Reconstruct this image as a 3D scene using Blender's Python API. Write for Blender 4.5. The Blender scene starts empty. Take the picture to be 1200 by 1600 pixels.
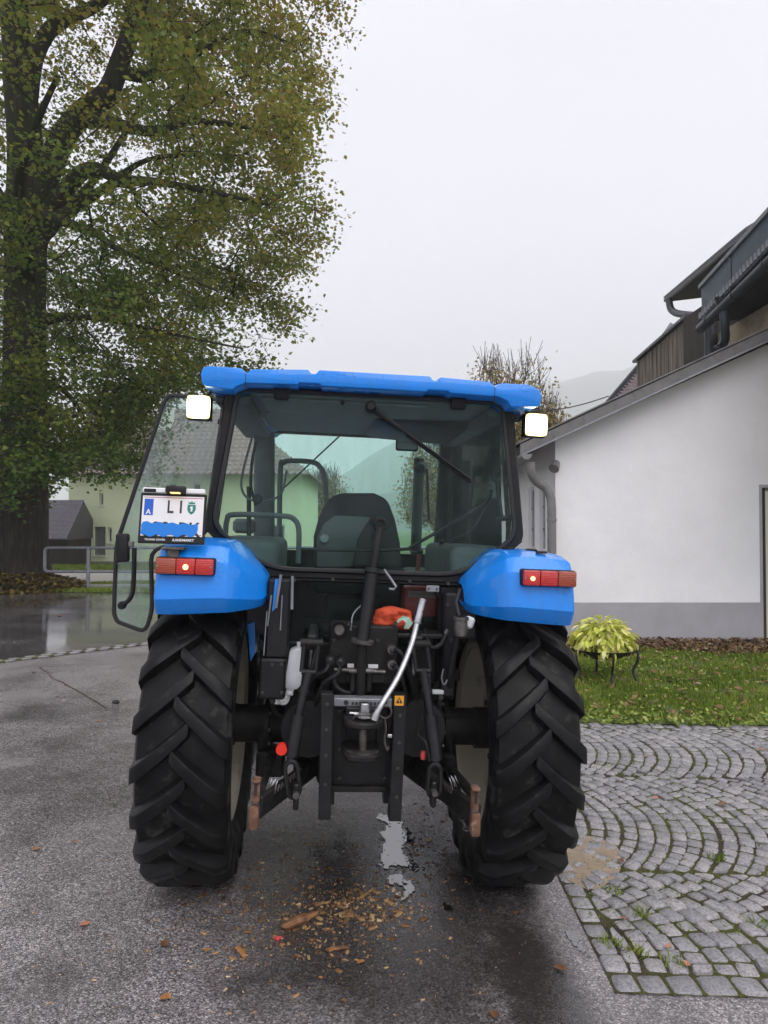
import bpy, bmesh, math, random
import numpy as np
from mathutils import Vector, Matrix, noise
from mathutils.kdtree import KDTree

R = math.radians
random.seed(7)
rng = np.random.default_rng(7)
scene = bpy.context.scene
C = scene.collection

# ------------------------------------------------------------------ camera
CAM_H, CAM_PITCH, FPX = 1.77, R(1.3), 1109.0
cam_d = bpy.data.cameras.new('camera')
cam_d.sensor_fit = 'VERTICAL'
cam_d.sensor_height = 36.0
cam_d.lens = 36.0 * FPX / 1600.0
cam_d.clip_start = 0.05
cam_d.clip_end = 9000
cam = bpy.data.objects.new('camera', cam_d)
C.objects.link(cam)
cam.location = (0, 0, CAM_H)
cam.rotation_euler = (R(90) + CAM_PITCH, 0, 0)
scene.camera = cam

# ------------------------------------------------------------------ world: overcast sky
SUN_EL, SUN_AZ = R(50), R(150)      # azimuth clockwise from +Y
world = bpy.data.worlds.new('World')
scene.world = world
world.use_nodes = True
wn, wl = world.node_tree.nodes, world.node_tree.links
wn.clear()
w_out = wn.new('ShaderNodeOutputWorld')
w_bg = wn.new('ShaderNodeBackground')
w_bg.inputs['Strength'].default_value = 0.1
w_sky = wn.new('ShaderNodeTexSky')
w_sky.sky_type = 'NISHITA'
w_sky.sun_disc = False
w_sky.sun_elevation = SUN_EL
w_sky.sun_rotation = SUN_AZ
w_sky.dust_density = 4.0
w_tc = wn.new('ShaderNodeTexCoord')
w_sep = wn.new('ShaderNodeSeparateXYZ')
wl.new(w_tc.outputs['Generated'], w_sep.inputs[0])
w_map = wn.new('ShaderNodeMapping')
w_map.inputs['Scale'].default_value = (1.0, 1.0, 2.6)
wl.new(w_tc.outputs['Generated'], w_map.inputs[0])
w_noise = wn.new('ShaderNodeTexNoise')
w_noise.inputs['Scale'].default_value = 1.7
w_noise.inputs['Detail'].default_value = 3.0
w_noise.inputs['Roughness'].default_value = 0.45
wl.new(w_map.outputs[0], w_noise.inputs['Vector'])
w_ramp = wn.new('ShaderNodeValToRGB')          # cloud layer, darker at the horizon, brighter overhead
w_ramp.color_ramp.elements[0].position = 0.0
w_ramp.color_ramp.elements[0].color = (0.785, 0.775, 0.885, 1)
w_ramp.color_ramp.elements[1].position = 1.0
w_ramp.color_ramp.elements[1].color = (1.36, 1.34, 1.42, 1)
w_e = w_ramp.color_ramp.elements.new(0.6)
w_e.color = (0.705, 0.695, 0.785, 1)
wl.new(w_sep.outputs[2], w_ramp.inputs[0])
w_var = wn.new('ShaderNodeMapRange')
w_var.inputs[1].default_value = 0.3
w_var.inputs[2].default_value = 0.7
w_var.inputs[3].default_value = 9.3
w_var.inputs[4].default_value = 10.5
wl.new(w_noise.outputs[0], w_var.inputs[0])
w_mul = wn.new('ShaderNodeVectorMath')
w_mul.operation = 'SCALE'
wl.new(w_ramp.outputs[0], w_mul.inputs[0])
wl.new(w_var.outputs[0], w_mul.inputs['Scale'])
w_mix = wn.new('ShaderNodeMix')
w_mix.data_type = 'RGBA'
w_mix.inputs[0].default_value = 0.94
wl.new(w_sky.outputs[0], w_mix.inputs[6])
wl.new(w_mul.outputs[0], w_mix.inputs[7])
wl.new(w_mix.outputs[2], w_bg.inputs[0])
wl.new(w_bg.outputs[0], w_out.inputs[0])

# ------------------------------------------------------------------ soft sun behind the clouds
sun_d = bpy.data.lights.new('sun', 'SUN')
sun_d.energy = 1.5
sun_d.angle = R(50)
sun_d.color = (1.0, 0.97, 0.93)
sun = bpy.data.objects.new('sun', sun_d)
C.objects.link(sun)
sdir = Vector((math.sin(SUN_AZ) * math.cos(SUN_EL), math.cos(SUN_AZ) * math.cos(SUN_EL), math.sin(SUN_EL)))
sun.rotation_euler = sdir.to_track_quat('Z', 'Y').to_euler()

scene.view_settings.view_transform = 'Standard'
scene.view_settings.look = 'None'
scene.view_settings.exposure = 0.5
scene.view_settings.gamma = 1.0
scene.view_settings.use_curve_mapping = False
scene.render.engine = 'CYCLES'
scene.cycles.use_denoising = True
scene.cycles.max_bounces = 7
scene.cycles.diffuse_bounces = 3
scene.cycles.glossy_bounces = 3
scene.cycles.transparent_max_bounces = 24
scene.cycles.volume_bounces = 3

# ------------------------------------------------------------------ pixel to place helpers
def ray(u, v):
    a, b = (u - 600) / FPX, (800 - v) / FPX
    return Vector((a, math.cos(CAM_PITCH) - math.sin(CAM_PITCH) * b, math.sin(CAM_PITCH) + math.cos(CAM_PITCH) * b))

def at(u, v, Y):
    d = ray(u, v)
    return Vector((0, 0, CAM_H)) + d * (Y / d.y)

def gz(x):
    return -0.12 * math.tanh(0.0385 * (x + 0.185) / 0.12)

def on_ground(u, v, dz=0.0):
    d = ray(u, v)
    z = 0.0
    for _ in range(12):
        p = Vector((0, 0, CAM_H)) + d * ((z - CAM_H) / d.z)
        z = gz(p.x) + dz
    return p

def project(p):
    d = Vector(p) - Vector((0, 0, CAM_H))
    yy = d.y * math.cos(CAM_PITCH) + d.z * math.sin(CAM_PITCH)
    zz = -d.y * math.sin(CAM_PITCH) + d.z * math.cos(CAM_PITCH)
    return (600 + FPX * d.x / yy, 800 - FPX * zz / yy)

# ------------------------------------------------------------------ mesh builder
class MB:
    def __init__(self):
        self.v, self.f = [], []

    def add(self, vs, fs):
        o = len(self.v)
        self.v += [tuple(p) for p in vs]
        self.f += [tuple(i + o for i in f) for f in fs]
        return self

    def box(self, c, s, rot=None):
        c = Vector(c)
        vs = []
        for z in (-.5, .5):
            for x, y in ((-.5, -.5), (.5, -.5), (.5, .5), (-.5, .5)):
                p = Vector((x * s[0], y * s[1], z * s[2]))
                if rot is not None:
                    p = rot @ p
                vs.append(c + p)
        return self.add(vs, [(3, 2, 1, 0), (4, 5, 6, 7), (0, 1, 5, 4), (1, 2, 6, 5), (2, 3, 7, 6), (3, 0, 4, 7)])

    def b2(self, p, q):
        p, q = Vector(p), Vector(q)
        return self.box((p + q) / 2, tuple(abs(a) for a in (q - p)))

    def prism(self, pts, ext):
        n = len(pts)
        ext = Vector(ext)
        vs = [Vector(p) for p in pts] + [Vector(p) + ext for p in pts]
        fs = [tuple(range(n))[::-1], tuple(range(n, 2 * n))] + [(i, (i + 1) % n, n + (i + 1) % n, n + i) for i in range(n)]
        return self.add(vs, fs)

    def ring(self, outer, inner, ext):
        n = len(outer)
        ext = Vector(ext)
        o = [Vector(p) for p in outer]
        i_ = [Vector(p) for p in inner]
        vs = o + i_ + [p + ext for p in o] + [p + ext for p in i_]
        fs = []
        for k in range(n):
            j = (k + 1) % n
            fs += [(k, j, n + j, n + k), (2 * n + j, 2 * n + k, 3 * n + k, 3 * n + j),
                   (k, 2 * n + k, 2 * n + j, j), (n + j, 3 * n + j, 3 * n + k, n + k)]
        return self.add(vs, fs)

    def tube(self, path, r, n=10, caps=True, closed=False):
        path = [Vector(p) for p in path]
        m = len(path)
        rs = r if isinstance(r, (list, tuple)) else [r] * m
        vs, fs = [], []
        prev = None
        for i, p in enumerate(path):
            if closed:
                t = path[(i + 1) % m] - path[i - 1]
            else:
                t = path[min(i + 1, m - 1)] - path[max(i - 1, 0)]
            if t.length < 1e-9:
                t = Vector((0, 0, 1))
            t.normalize()
            if prev is None:
                a = t.cross(Vector((0, 0, 1)))
                if a.length < 1e-3:
                    a = t.cross(Vector((0, 1, 0)))
            else:
                a = prev - t * prev.dot(t)
                if a.length < 1e-6:
                    a = t.orthogonal()
            a.normalize()
            prev = a
            b = t.cross(a)
            for k in range(n):
                w = 2 * math.pi * k / n
                vs.append(p + (a * math.cos(w) + b * math.sin(w)) * rs[i])
        for i in range(m if closed else m - 1):
            j = (i + 1) % m
            for k in range(n):
                l = (k + 1) % n
                fs.append((i * n + k, i * n + l, j * n + l, j * n + k))
        if caps and not closed:
            fs.append(tuple(range(n))[::-1])
            fs.append(tuple(range((m - 1) * n, m * n)))
        return self.add(vs, fs)

    def lathe(self, prof, c=(0, 0, 0), axis='X', n=48, closed=False):
        # prof: list of (along, radius)
        c = Vector(c)
        vs, fs = [], []
        m = len(prof)
        for a, r in prof:
            for k in range(n):
                w = 2 * math.pi * k / n
                u, q = r * math.cos(w), r * math.sin(w)
                p = {'X': (a, u, q), 'Y': (u, a, q), 'Z': (u, q, a)}[axis]
                vs.append(c + Vector(p))
        for i in range(m if closed else m - 1):
            j = (i + 1) % m
            for k in range(n):
                l = (k + 1) % n
                fs.append((i * n + k, i * n + l, j * n + l, j * n + k))
        if not closed:
            fs.append(tuple(range(n)))
            fs.append(tuple(range((m - 1) * n, m * n)))
        return self.add(vs, fs)

    def grid(self, rows):
        n, m = len(rows), len(rows[0])
        vs = [p for r in rows for p in r]
        fs = [(i * m + k, i * m + k + 1, (i + 1) * m + k + 1, (i + 1) * m + k) for i in range(n - 1) for k in range(m - 1)]
        return self.add(vs, fs)

    def mesh(self, name, mat=None, bevel=0.0, seg=1, smooth=35, fix=True):
        me = bpy.data.meshes.new(name)
        bm = bmesh.new()
        vs = [bm.verts.new(p) for p in self.v]
        for f in self.f:
            try:
                bm.faces.new([vs[i] for i in f])
            except ValueError:
                pass
        if fix:
            bmesh.ops.recalc_face_normals(bm, faces=bm.faces)
        if bevel > 0:
            es = [e for e in bm.edges if len(e.link_faces) == 2 and e.calc_face_angle(0) > R(28)]
            bmesh.ops.bevel(bm, geom=es, offset=bevel, segments=seg, profile=0.5, affect='EDGES', clamp_overlap=True)
        bm.to_mesh(me)
        bm.free()
        if smooth:
            for p in me.polygons:
                p.use_smooth = True
            me.set_sharp_from_angle(angle=R(smooth))
        if mat is not None:
            me.materials.append(mat)
        return me

    def build(self, name, mat=None, parent=None, loc=None, **kw):
        o = bpy.data.objects.new(name, self.mesh(name, mat, **kw))
        C.objects.link(o)
        if parent is not None:
            o.parent = parent
        if loc is not None:
            o.location = loc
        return o

def link(name, me, parent=None, loc=(0, 0, 0), rot=(0, 0, 0)):
    o = bpy.data.objects.new(name, me)
    C.objects.link(o)
    o.parent = parent
    o.location = loc
    o.rotation_euler = rot
    return o

def tag(o, label=None, cat=None, group=None, kind=None):
    if label:
        o['label'] = label
    if cat:
        o['category'] = cat
    if group:
        o['group'] = group
    if kind:
        o['kind'] = kind
    return o

def thing(name, label, cat, loc=(0, 0, 0), rot=(0, 0, 0), group=None):
    o = bpy.data.objects.new(name, None)
    C.objects.link(o)
    o.location = loc
    o.rotation_euler = rot
    return tag(o, label, cat, group)

def raw_mesh(name, V, faces_flat, nper, mat, tint=None, smooth=False):
    """fast mesh from numpy: V (n,3), faces_flat flat index array, nper verts per face"""
    me = bpy.data.meshes.new(name)
    nf = len(faces_flat) // nper
    me.vertices.add(len(V))
    me.vertices.foreach_set('co', np.asarray(V, dtype=np.float32).ravel())
    me.loops.add(len(faces_flat))
    me.loops.foreach_set('vertex_index', np.asarray(faces_flat, dtype=np.int32))
    me.polygons.add(nf)
    me.polygons.foreach_set('loop_start', np.arange(0, nf * nper, nper, dtype=np.int32))
    if smooth:
        me.polygons.foreach_set('use_smooth', np.ones(nf, dtype=bool))
    me.update(calc_edges=True)
    if tint is not None:
        a = me.attributes.new('tint', 'FLOAT', 'FACE')
        a.data.foreach_set('value', np.asarray(tint, dtype=np.float32))
    me.materials.append(mat)
    return me

def bez(pts, n=8):
    """smooth Catmull-Rom path through points"""
    p = [Vector(q) for q in pts]
    p = [p[0] * 2 - p[1]] + p + [p[-1] * 2 - p[-2]]
    out = []
    for i in range(1, len(p) - 2):
        for k in range(n):
            t = k / n
            a, b, c, d = p[i - 1], p[i], p[i + 1], p[i + 2]
            out.append(0.5 * ((2 * b) + (c - a) * t + (2 * a - 5 * b + 4 * c - d) * t * t + (3 * b - a - 3 * c + d) * t ** 3))
    out.append(p[-2])
    return out

def text_mesh(name, txt, size, mat, M, ext=0.0006, align='CENTER', bold=0.0):
    cu = bpy.data.curves.new(name, 'FONT')
    cu.body = txt
    cu.size = size
    cu.align_x = align
    cu.align_y = 'CENTER'
    cu.extrude = ext
    cu.offset = bold
    cu.resolution_u = 3
    o = bpy.data.objects.new(name, cu)
    C.objects.link(o)
    dg = bpy.context.evaluated_depsgraph_get()
    me = bpy.data.meshes.new_from_object(o.evaluated_get(dg))
    bpy.data.objects.remove(o)
    bpy.data.curves.remove(cu)
    me.transform(M)
    me.materials.clear()
    me.materials.append(mat)
    return me

def frame_matrix(o, ex, ey):
    ex, ey = Vector(ex).normalized(), Vector(ey).normalized()
    ez = ex.cross(ey).normalized()
    ey = ez.cross(ex)
    M = Matrix((ex, ey, ez)).transposed().to_4x4()
    M.translation = Vector(o)
    return M
# ------------------------------------------------------------------ materials
def new_mat(name):
    m = bpy.data.materials.new(name)
    m.use_nodes = True
    nt = m.node_tree
    nt.nodes.clear()
    out = nt.nodes.new('ShaderNodeOutputMaterial')
    return m, nt, out

def N(nt, typ, **kw):
    n = nt.nodes.new(typ)
    for k, v in kw.items():
        if isinstance(k, str) and hasattr(n, k):
            setattr(n, k, v)
        else:
            n.inputs[k.replace('_', ' ')].default_value = v
    return n

def col(c):
    return (c[0], c[1], c[2], 1.0)

def coords(nt, stretch=None, out='Object'):
    tc = nt.nodes.new('ShaderNodeTexCoord')
    if stretch is None:
        return tc.outputs[out]
    mp = nt.nodes.new('ShaderNodeMapping')
    mp.inputs['Scale'].default_value = stretch
    nt.links.new(tc.outputs[out], mp.inputs[0])
    return mp.outputs[0]

def tex(nt, vec, scale, detail=5, rough=0.6, dist=0.0):
    n = nt.nodes.new('ShaderNodeTexNoise')
    n.inputs['Scale'].default_value = scale
    n.inputs['Detail'].default_value = detail
    n.inputs['Roughness'].default_value = rough
    n.inputs['Distortion'].default_value = dist
    nt.links.new(vec, n.inputs['Vector'])
    return n.outputs[0]

def ramp(nt, fac, stops, interp='LINEAR'):
    r = nt.nodes.new('ShaderNodeValToRGB')
    r.color_ramp.interpolation = interp
    e = r.color_ramp.elements
    while len(e) < len(stops):
        e.new(0.5)
    for i, (p, c) in enumerate(stops):
        e[i].position = p
        e[i].color = col(c) if not isinstance(c, (int, float)) else (c, c, c, 1)
    nt.links.new(fac, r.inputs[0])
    return r.outputs[0]

def mixc(nt, fac, a, b, blend='MIX'):
    m = nt.nodes.new('ShaderNodeMix')
    m.data_type = 'RGBA'
    m.blend_type = blend
    for sock, val in ((0, fac), (6, a), (7, b)):
        if hasattr(val, 'is_linked') or hasattr(val, 'links'):
            nt.links.new(val, m.inputs[sock])
        elif isinstance(val, (int, float)):
            m.inputs[sock].default_value = val if sock == 0 else (val, val, val, 1)
        else:
            m.inputs[sock].default_value = col(val)
    return m.outputs[2]

def math_(nt, op, a, b=None):
    m = nt.nodes.new('ShaderNodeMath')
    m.operation = op
    for i, v in enumerate((a, b)):
        if v is None:
            continue
        if isinstance(v, (int, float)):
            m.inputs[i].default_value = v
        else:
            nt.links.new(v, m.inputs[i])
    return m.outputs[0]

def bump(nt, h, strength, dist, prev=None):
    b = nt.nodes.new('ShaderNodeBump')
    b.inputs['Strength'].default_value = strength
    b.inputs['Distance'].default_value = dist
    nt.links.new(h, b.inputs['Height'])
    if prev is not None:
        nt.links.new(prev, b.inputs['Normal'])
    return b.outputs[0]

def principled(nt, out, base=None, rough=0.5, metal=0.0, normal=None, coat=0.0, spec=0.5, coat_rough=0.05):
    p = nt.nodes.new('ShaderNodeBsdfPrincipled')
    for sock, val in (('Base Color', base), ('Roughness', rough), ('Metallic', metal), ('Coat Weight', coat)):
        if val is None:
            continue
        if isinstance(val, (int, float)):
            p.inputs[sock].default_value = val if sock != 'Base Color' else (val, val, val, 1)
        elif isinstance(val, (tuple, list)):
            p.inputs[sock].default_value = col(val)
        else:
            nt.links.new(val, p.inputs[sock])
    p.inputs['Coat Roughness'].default_value = coat_rough
    p.inputs['Specular IOR Level'].default_value = spec
    if normal is not None:
        nt.links.new(normal, p.inputs['Normal'])
    nt.links.new(p.outputs[0], out.inputs[0])
    return p

def pm(name, c1, c2=None, scale=6.0, rough=0.5, rough2=None, metal=0.0, bmp=0.0, bscale=60.0, bdist=0.002,
       coat=0.0, spec=0.5, lo=0.35, hi=0.65, stretch=None, c3=None, scale3=2.0, lo3=0.55, hi3=0.7, detail=6):
    m, nt, out = new_mat(name)
    vec = coords(nt, stretch)
    base = c1
    n1 = tex(nt, vec, scale, detail)
    if c2 is not None:
        base = ramp(nt, n1, [(lo, c1), (hi, c2)])
    if c3 is not None:
        base = mixc(nt, ramp(nt, tex(nt, vec, scale3, 8, 0.7), [(lo3, 0.0), (hi3, 1.0)]), base, c3)
    rg = rough
    if rough2 is not None:
        rg = ramp(nt, tex(nt, vec, scale * 1.7, 5), [(0.35, rough), (0.65, rough2)])
    nm = None
    if bmp > 0:
        nm = bump(nt, tex(nt, vec, bscale, 5), bmp, bdist)
    principled(nt, out, base, rg, metal, nm, coat, spec)
    return m

def emit(name, c, s):
    m, nt, out = new_mat(name)
    e = nt.nodes.new('ShaderNodeEmission')
    e.inputs[0].default_value = col(c)
    e.inputs[1].default_value = s
    nt.links.new(e.outputs[0], out.inputs[0])
    return m

def leaf_mat(name, stops, trans=0.35, rough=0.45):
    """leaf colour from the per-leaf tint attribute"""
    m, nt, out = new_mat(name)
    a = nt.nodes.new('ShaderNodeAttribute')
    a.attribute_name = 'tint'
    c = ramp(nt, a.outputs['Fac'], stops)
    p = nt.nodes.new('ShaderNodeBsdfPrincipled')
    p.inputs['Roughness'].default_value = rough
    p.inputs['Specular IOR Level'].default_value = 0.35
    nt.links.new(c, p.inputs['Base Color'])
    t = nt.nodes.new('ShaderNodeBsdfTranslucent')
    nt.links.new(c, t.inputs[0])
    mx = nt.nodes.new('ShaderNodeMixShader')
    mx.inputs[0].default_value = trans
    nt.links.new(p.outputs[0], mx.inputs[1])
    nt.links.new(t.outputs[0], mx.inputs[2])
    nt.links.new(mx.outputs[0], out.inputs[0])
    return m

def glass_mat(name, tint, haze=0.06, drops=True):
    m, nt, out = new_mat(name)
    vec = coords(nt)
    tr = nt.nodes.new('ShaderNodeBsdfTransparent')
    tr.inputs[0].default_value = col(tint)
    gl = nt.nodes.new('ShaderNodeBsdfGlossy')
    gl.inputs['Roughness'].default_value = 0.03
    fr = nt.nodes.new('ShaderNodeFresnel')
    fr.inputs['IOR'].default_value = 1.17
    mx = nt.nodes.new('ShaderNodeMixShader')
    nt.links.new(fr.outputs[0], mx.inputs[0])
    nt.links.new(tr.outputs[0], mx.inputs[1])
    nt.links.new(gl.outputs[0], mx.inputs[2])
    df = nt.nodes.new('ShaderNodeBsdfDiffuse')
    df.inputs[0].default_value = (0.45, 0.48, 0.48, 1)
    # wet film and dust: streaky, plus rain drops
    film = ramp(nt, tex(nt, coords(nt, (3.0, 3.0, 0.7)), 2.5, 7, 0.65), [(0.35, 0.0), (0.75, haze * 2.2)])
    if drops:
        vo = nt.nodes.new('ShaderNodeTexVoronoi')
        vo.inputs['Scale'].default_value = 95.0
        nt.links.new(vec, vo.inputs['Vector'])
        dots = ramp(nt, vo.outputs['Distance'], [(0.10, 1.0), (0.2, 0.0)])
        keep = ramp(nt, tex(nt, vec, 9.0, 4), [(0.5, 0.0), (0.62, 0.5)])
        film = math_(nt, 'ADD', film, math_(nt, 'MULTIPLY', math_(nt, 'MULTIPLY', dots, keep), 0.55))
    mx2 = nt.nodes.new('ShaderNodeMixShader')
    nt.links.new(film, mx2.inputs[0])
    nt.links.new(mx.outputs[0], mx2.inputs[1])
    nt.links.new(df.outputs[0], mx2.inputs[2])
    nt.links.new(mx2.outputs[0], out.inputs[0])
    return m

MAT = {}
M_ = MAT
M_['blue'] = pm('blue_paint', (0.003, 0.215, 0.76), (0.004, 0.235, 0.80), 3, rough=0.30, rough2=0.40, coat=0.5, spec=0.3, bmp=0.04, bscale=300, bdist=0.0005)
M_['black'] = pm('black_paint', (0.006, 0.006, 0.0065), (0.013, 0.013, 0.0135), 14, rough=0.34, rough2=0.55, bmp=0.15, bscale=90, spec=0.3)
M_['black_dirty'] = pm('dirty_black_metal', (0.007, 0.007, 0.007), (0.018, 0.016, 0.015), 10, rough=0.4, rough2=0.7, bmp=0.4, bscale=60, bdist=0.003,
                      c3=(0.042, 0.034, 0.027), scale3=9, lo3=0.6, hi3=0.75, spec=0.3)
M_['plastic'] = pm('black_plastic', (0.008, 0.008, 0.009), (0.014, 0.014, 0.015), 20, rough=0.5, spec=0.3, bmp=0.1, bscale=400, bdist=0.0006)
M_['rubber'] = pm('wet_rubber', (0.006, 0.006, 0.0065), (0.012, 0.012, 0.0125), 7, spec=0.16, rough=0.36, rough2=0.62, bmp=0.25, bscale=70, bdist=0.002,
                  c3=(0.075, 0.072, 0.066), scale3=9.0, lo3=0.55, hi3=0.72)
M_['lug'] = pm('lug_rubber', (0.0045, 0.0045, 0.005), (0.009, 0.009, 0.0095), 9, spec=0.16, rough=0.28, rough2=0.5, bmp=0.3, bscale=45, bdist=0.003, c3=(0.05, 0.049, 0.046), scale3=11, lo3=0.58, hi3=0.74)
M_['seal'] = pm('rubber_seal', (0.012, 0.012, 0.013), rough=0.55)
M_['rim'] = pm('cream_rim_paint', (0.72, 0.68, 0.56), (0.64, 0.60, 0.48), 5, rough=0.45, bmp=0.1, c3=(0.20, 0.16, 0.11), scale3=4, lo3=0.58, hi3=0.8)
M_['steel'] = pm('bright_steel', (0.52, 0.52, 0.53), (0.36, 0.36, 0.37), 25, rough=0.25, rough2=0.4, metal=1.0)
M_['worn_steel'] = pm('worn_steel', (0.20, 0.19, 0.18), (0.07, 0.06, 0.055), 18, rough=0.4, rough2=0.6, metal=0.8, bmp=0.2)
M_['galv'] = pm('galvanised_steel', (0.30, 0.31, 0.33), (0.21, 0.22, 0.24), 12, rough=0.45, rough2=0.6, metal=0.6, bmp=0.1)
M_['rust'] = pm('rusty_iron', (0.10, 0.045, 0.025), (0.24, 0.13, 0.085), 28, rough=0.7, rough2=0.85, metal=0.2, bmp=0.5, bscale=90, c3=(0.42, 0.30, 0.22), scale3=14, lo3=0.6, hi3=0.7)
M_['glass'] = glass_mat('tinted_cab_glass', (0.88, 0.985, 0.96), 0.016)
M_['glass_low'] = glass_mat('lower_cab_glass', (0.70, 0.78, 0.76), 0.008)
M_['glass_clear'] = glass_mat('cab_side_glass', (0.90, 0.985, 0.965), 0.022)
M_['glass_door'] = glass_mat('wet_door_glass', (0.88, 0.98, 0.95), 0.20)
M_['pane'] = pm('dark_window_pane', (0.03, 0.035, 0.04), rough=0.06, spec=0.6)
M_['mirror'] = pm('mirror_glass', (0.8, 0.82, 0.82), rough=0.02, metal=1.0)
M_['lamp'] = emit('lamp_led', (1.0, 0.95, 0.74), 7.0)
M_['bulb'] = emit('lit_bulb', (1.0, 0.42, 0.16), 4.0)
M_['plate_lamp'] = emit('plate_lamp_glow', (1.0, 0.62, 0.25), 1.4)
M_['red_lens'] = pm('red_lens', (0.50, 0.012, 0.010), (0.42, 0.010, 0.008), 40, rough=0.14, coat=0.5, bmp=0.5, bscale=1.0, bdist=0.002)
M_['amber_lens'] = pm('amber_lens', (0.34, 0.055, 0.015), (0.28, 0.045, 0.012), 40, rough=0.2, coat=0.5)
M_['white_plastic'] = pm('translucent_white_plastic', (0.66, 0.68, 0.72), (0.55, 0.57, 0.60), 8, rough=0.4)
M_['white'] = pm('white_plate_paint', (0.80, 0.79, 0.80), (0.74, 0.73, 0.75), 9, rough=0.3)
M_['eu_blue'] = pm('plate_blue', (0.012, 0.10, 0.52), rough=0.3)
M_['scribble'] = pm('bright_blue_cover', (0.003, 0.19, 0.65), rough=0.45)
M_['crest'] = pm('crest_green', (0.02, 0.20, 0.16), rough=0.4)
M_['ink'] = pm('black_ink', (0.018, 0.017, 0.018), rough=0.4)
M_['plate_red'] = pm('plate_red_line', (0.45, 0.03, 0.05), rough=0.4)
M_['yellow'] = pm('yellow_sticker', (0.75, 0.33, 0.02), rough=0.4)
M_['orange'] = pm('orange_cloth', (0.62, 0.085, 0.025), (0.50, 0.055, 0.018), 9, rough=0.75, bmp=0.5, bscale=18, bdist=0.006)
M_['mint'] = pm('pale_mint_cloth', (0.42, 0.62, 0.50), rough=0.8)
M_['red_plastic'] = pm('dull_red_plastic', (0.58, 0.06, 0.06), (0.48, 0.05, 0.05), 10, rough=0.45)
M_['red'] = pm('red_plastic', (0.70, 0.025, 0.012), rough=0.4)
M_['grey_text'] = pm('pale_print', (0.45, 0.36, 0.36), rough=0.6)
M_['white_text'] = pm('white_print', (0.75, 0.75, 0.75), rough=0.5)
M_['trim'] = pm('grey_cab_trim', (0.11, 0.115, 0.12), (0.085, 0.09, 0.095), 12, rough=0.7, bmp=0.2, bscale=200)
M_['liner'] = pm('grey_headliner', (0.23, 0.235, 0.24), (0.20, 0.205, 0.21), 14, rough=0.8, bmp=0.2, bscale=150)
M_['fabric'] = pm('dark_seat_fabric', (0.010, 0.010, 0.011), (0.016, 0.016, 0.017), 60, rough=0.85, bmp=0.3, bscale=300)
M_['seat_shell'] = pm('grey_seat_shell', (0.055, 0.058, 0.062), (0.045, 0.047, 0.05), 10, rough=0.5)
# building surfaces
M_['plaster'] = pm('white_plaster', (0.88, 0.87, 0.88), (0.83, 0.82, 0.835), 1.1, rough=0.85, bmp=0.45, bscale=4.5, bdist=0.018, c3=(0.815, 0.805, 0.815), scale3=1.6, lo3=0.5, hi3=0.8)
M_['plinth'] = pm('grey_plinth_paint', (0.40, 0.393, 0.415), (0.35, 0.343, 0.363), 2.5, rough=0.7, bmp=0.25, bscale=20, bdist=0.004)
M_['roof_sheet'] = pm('grey_roof_edge', (0.115, 0.112, 0.112), (0.17, 0.165, 0.16), 4, rough=0.5, rough2=0.7, bmp=0.2, bscale=30, c3=(0.075, 0.07, 0.066), scale3=5)
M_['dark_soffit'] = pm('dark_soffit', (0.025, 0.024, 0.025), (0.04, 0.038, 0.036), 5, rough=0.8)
M_['slate_metal'] = pm('blue_grey_sheet_metal', (0.075, 0.098, 0.13), (0.062, 0.082, 0.11), 3, rough=0.42, rough2=0.55, metal=0.2)
M_['pipe_dark'] = pm('dark_gutter_metal', (0.035, 0.04, 0.05), (0.028, 0.032, 0.04), 8, rough=0.35, metal=0.3)
M_['pipe_grey'] = pm('grey_downpipe', (0.20, 0.195, 0.195), (0.16, 0.155, 0.155), 8, rough=0.5)
M_['lever_red'] = pm('worn_lever_red', (0.16, 0.03, 0.022), (0.10, 0.02, 0.016), 20, rough=0.5)
M_['wood'] = pm('weathered_boards', (0.27, 0.235, 0.195), (0.12, 0.10, 0.08), 6, rough=0.85, stretch=(1, 1, 0.12), bmp=0.4, bscale=40)
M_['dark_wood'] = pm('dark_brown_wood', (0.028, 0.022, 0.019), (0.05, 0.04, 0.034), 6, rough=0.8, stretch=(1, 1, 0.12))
M_['rough_plaster'] = pm('old_ochre_plaster', (0.46, 0.38, 0.27), (0.33, 0.27, 0.19), 3, rough=0.9, bmp=0.5, bscale=12, c3=(0.08, 0.065, 0.05), scale3=2)
M_['door'] = pm('cream_door', (0.70, 0.68, 0.58), (0.66, 0.64, 0.54), 3, rough=0.5)
M_['window_white'] = pm('white_window_paint', (0.62, 0.61, 0.62), rough=0.5)
M_['shutter'] = pm('grey_window_grille', (0.26, 0.255, 0.265), (0.20, 0.195, 0.2), 4, rough=0.55)
M_['house'] = pm('pale_green_render', (0.80, 0.87, 0.60), (0.76, 0.83, 0.57), 1.5, rough=0.9, bmp=0.2, bscale=40)
M_['house_white'] = pm('off_white_trim', (0.74, 0.74, 0.68), rough=0.8)
M_['tile'] = pm('brown_roof_tile', (0.30, 0.22, 0.20), (0.22, 0.165, 0.155), 5, rough=0.45, c3=(0.36, 0.31, 0.29), scale3=2)
M_['slate'] = pm('violet_grey_slate', (0.105, 0.095, 0.115), (0.07, 0.064, 0.078), 6, rough=0.5)
M_['concrete'] = pm('grey_concrete', (0.27, 0.265, 0.26), (0.20, 0.195, 0.19), 6, rough=0.85, bmp=0.4)
M_['cable'] = pm('black_cable', (0.01, 0.01, 0.01), rough=0.6)
M_['iron'] = pm('black_iron', (0.012, 0.012, 0.012), (0.03, 0.024, 0.02), 30, rough=0.5)
M_['soil'] = pm('dark_soil', (0.035, 0.024, 0.016), (0.06, 0.042, 0.028), 12, rough=0.9, bmp=0.8, bscale=30, bdist=0.02)
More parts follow.
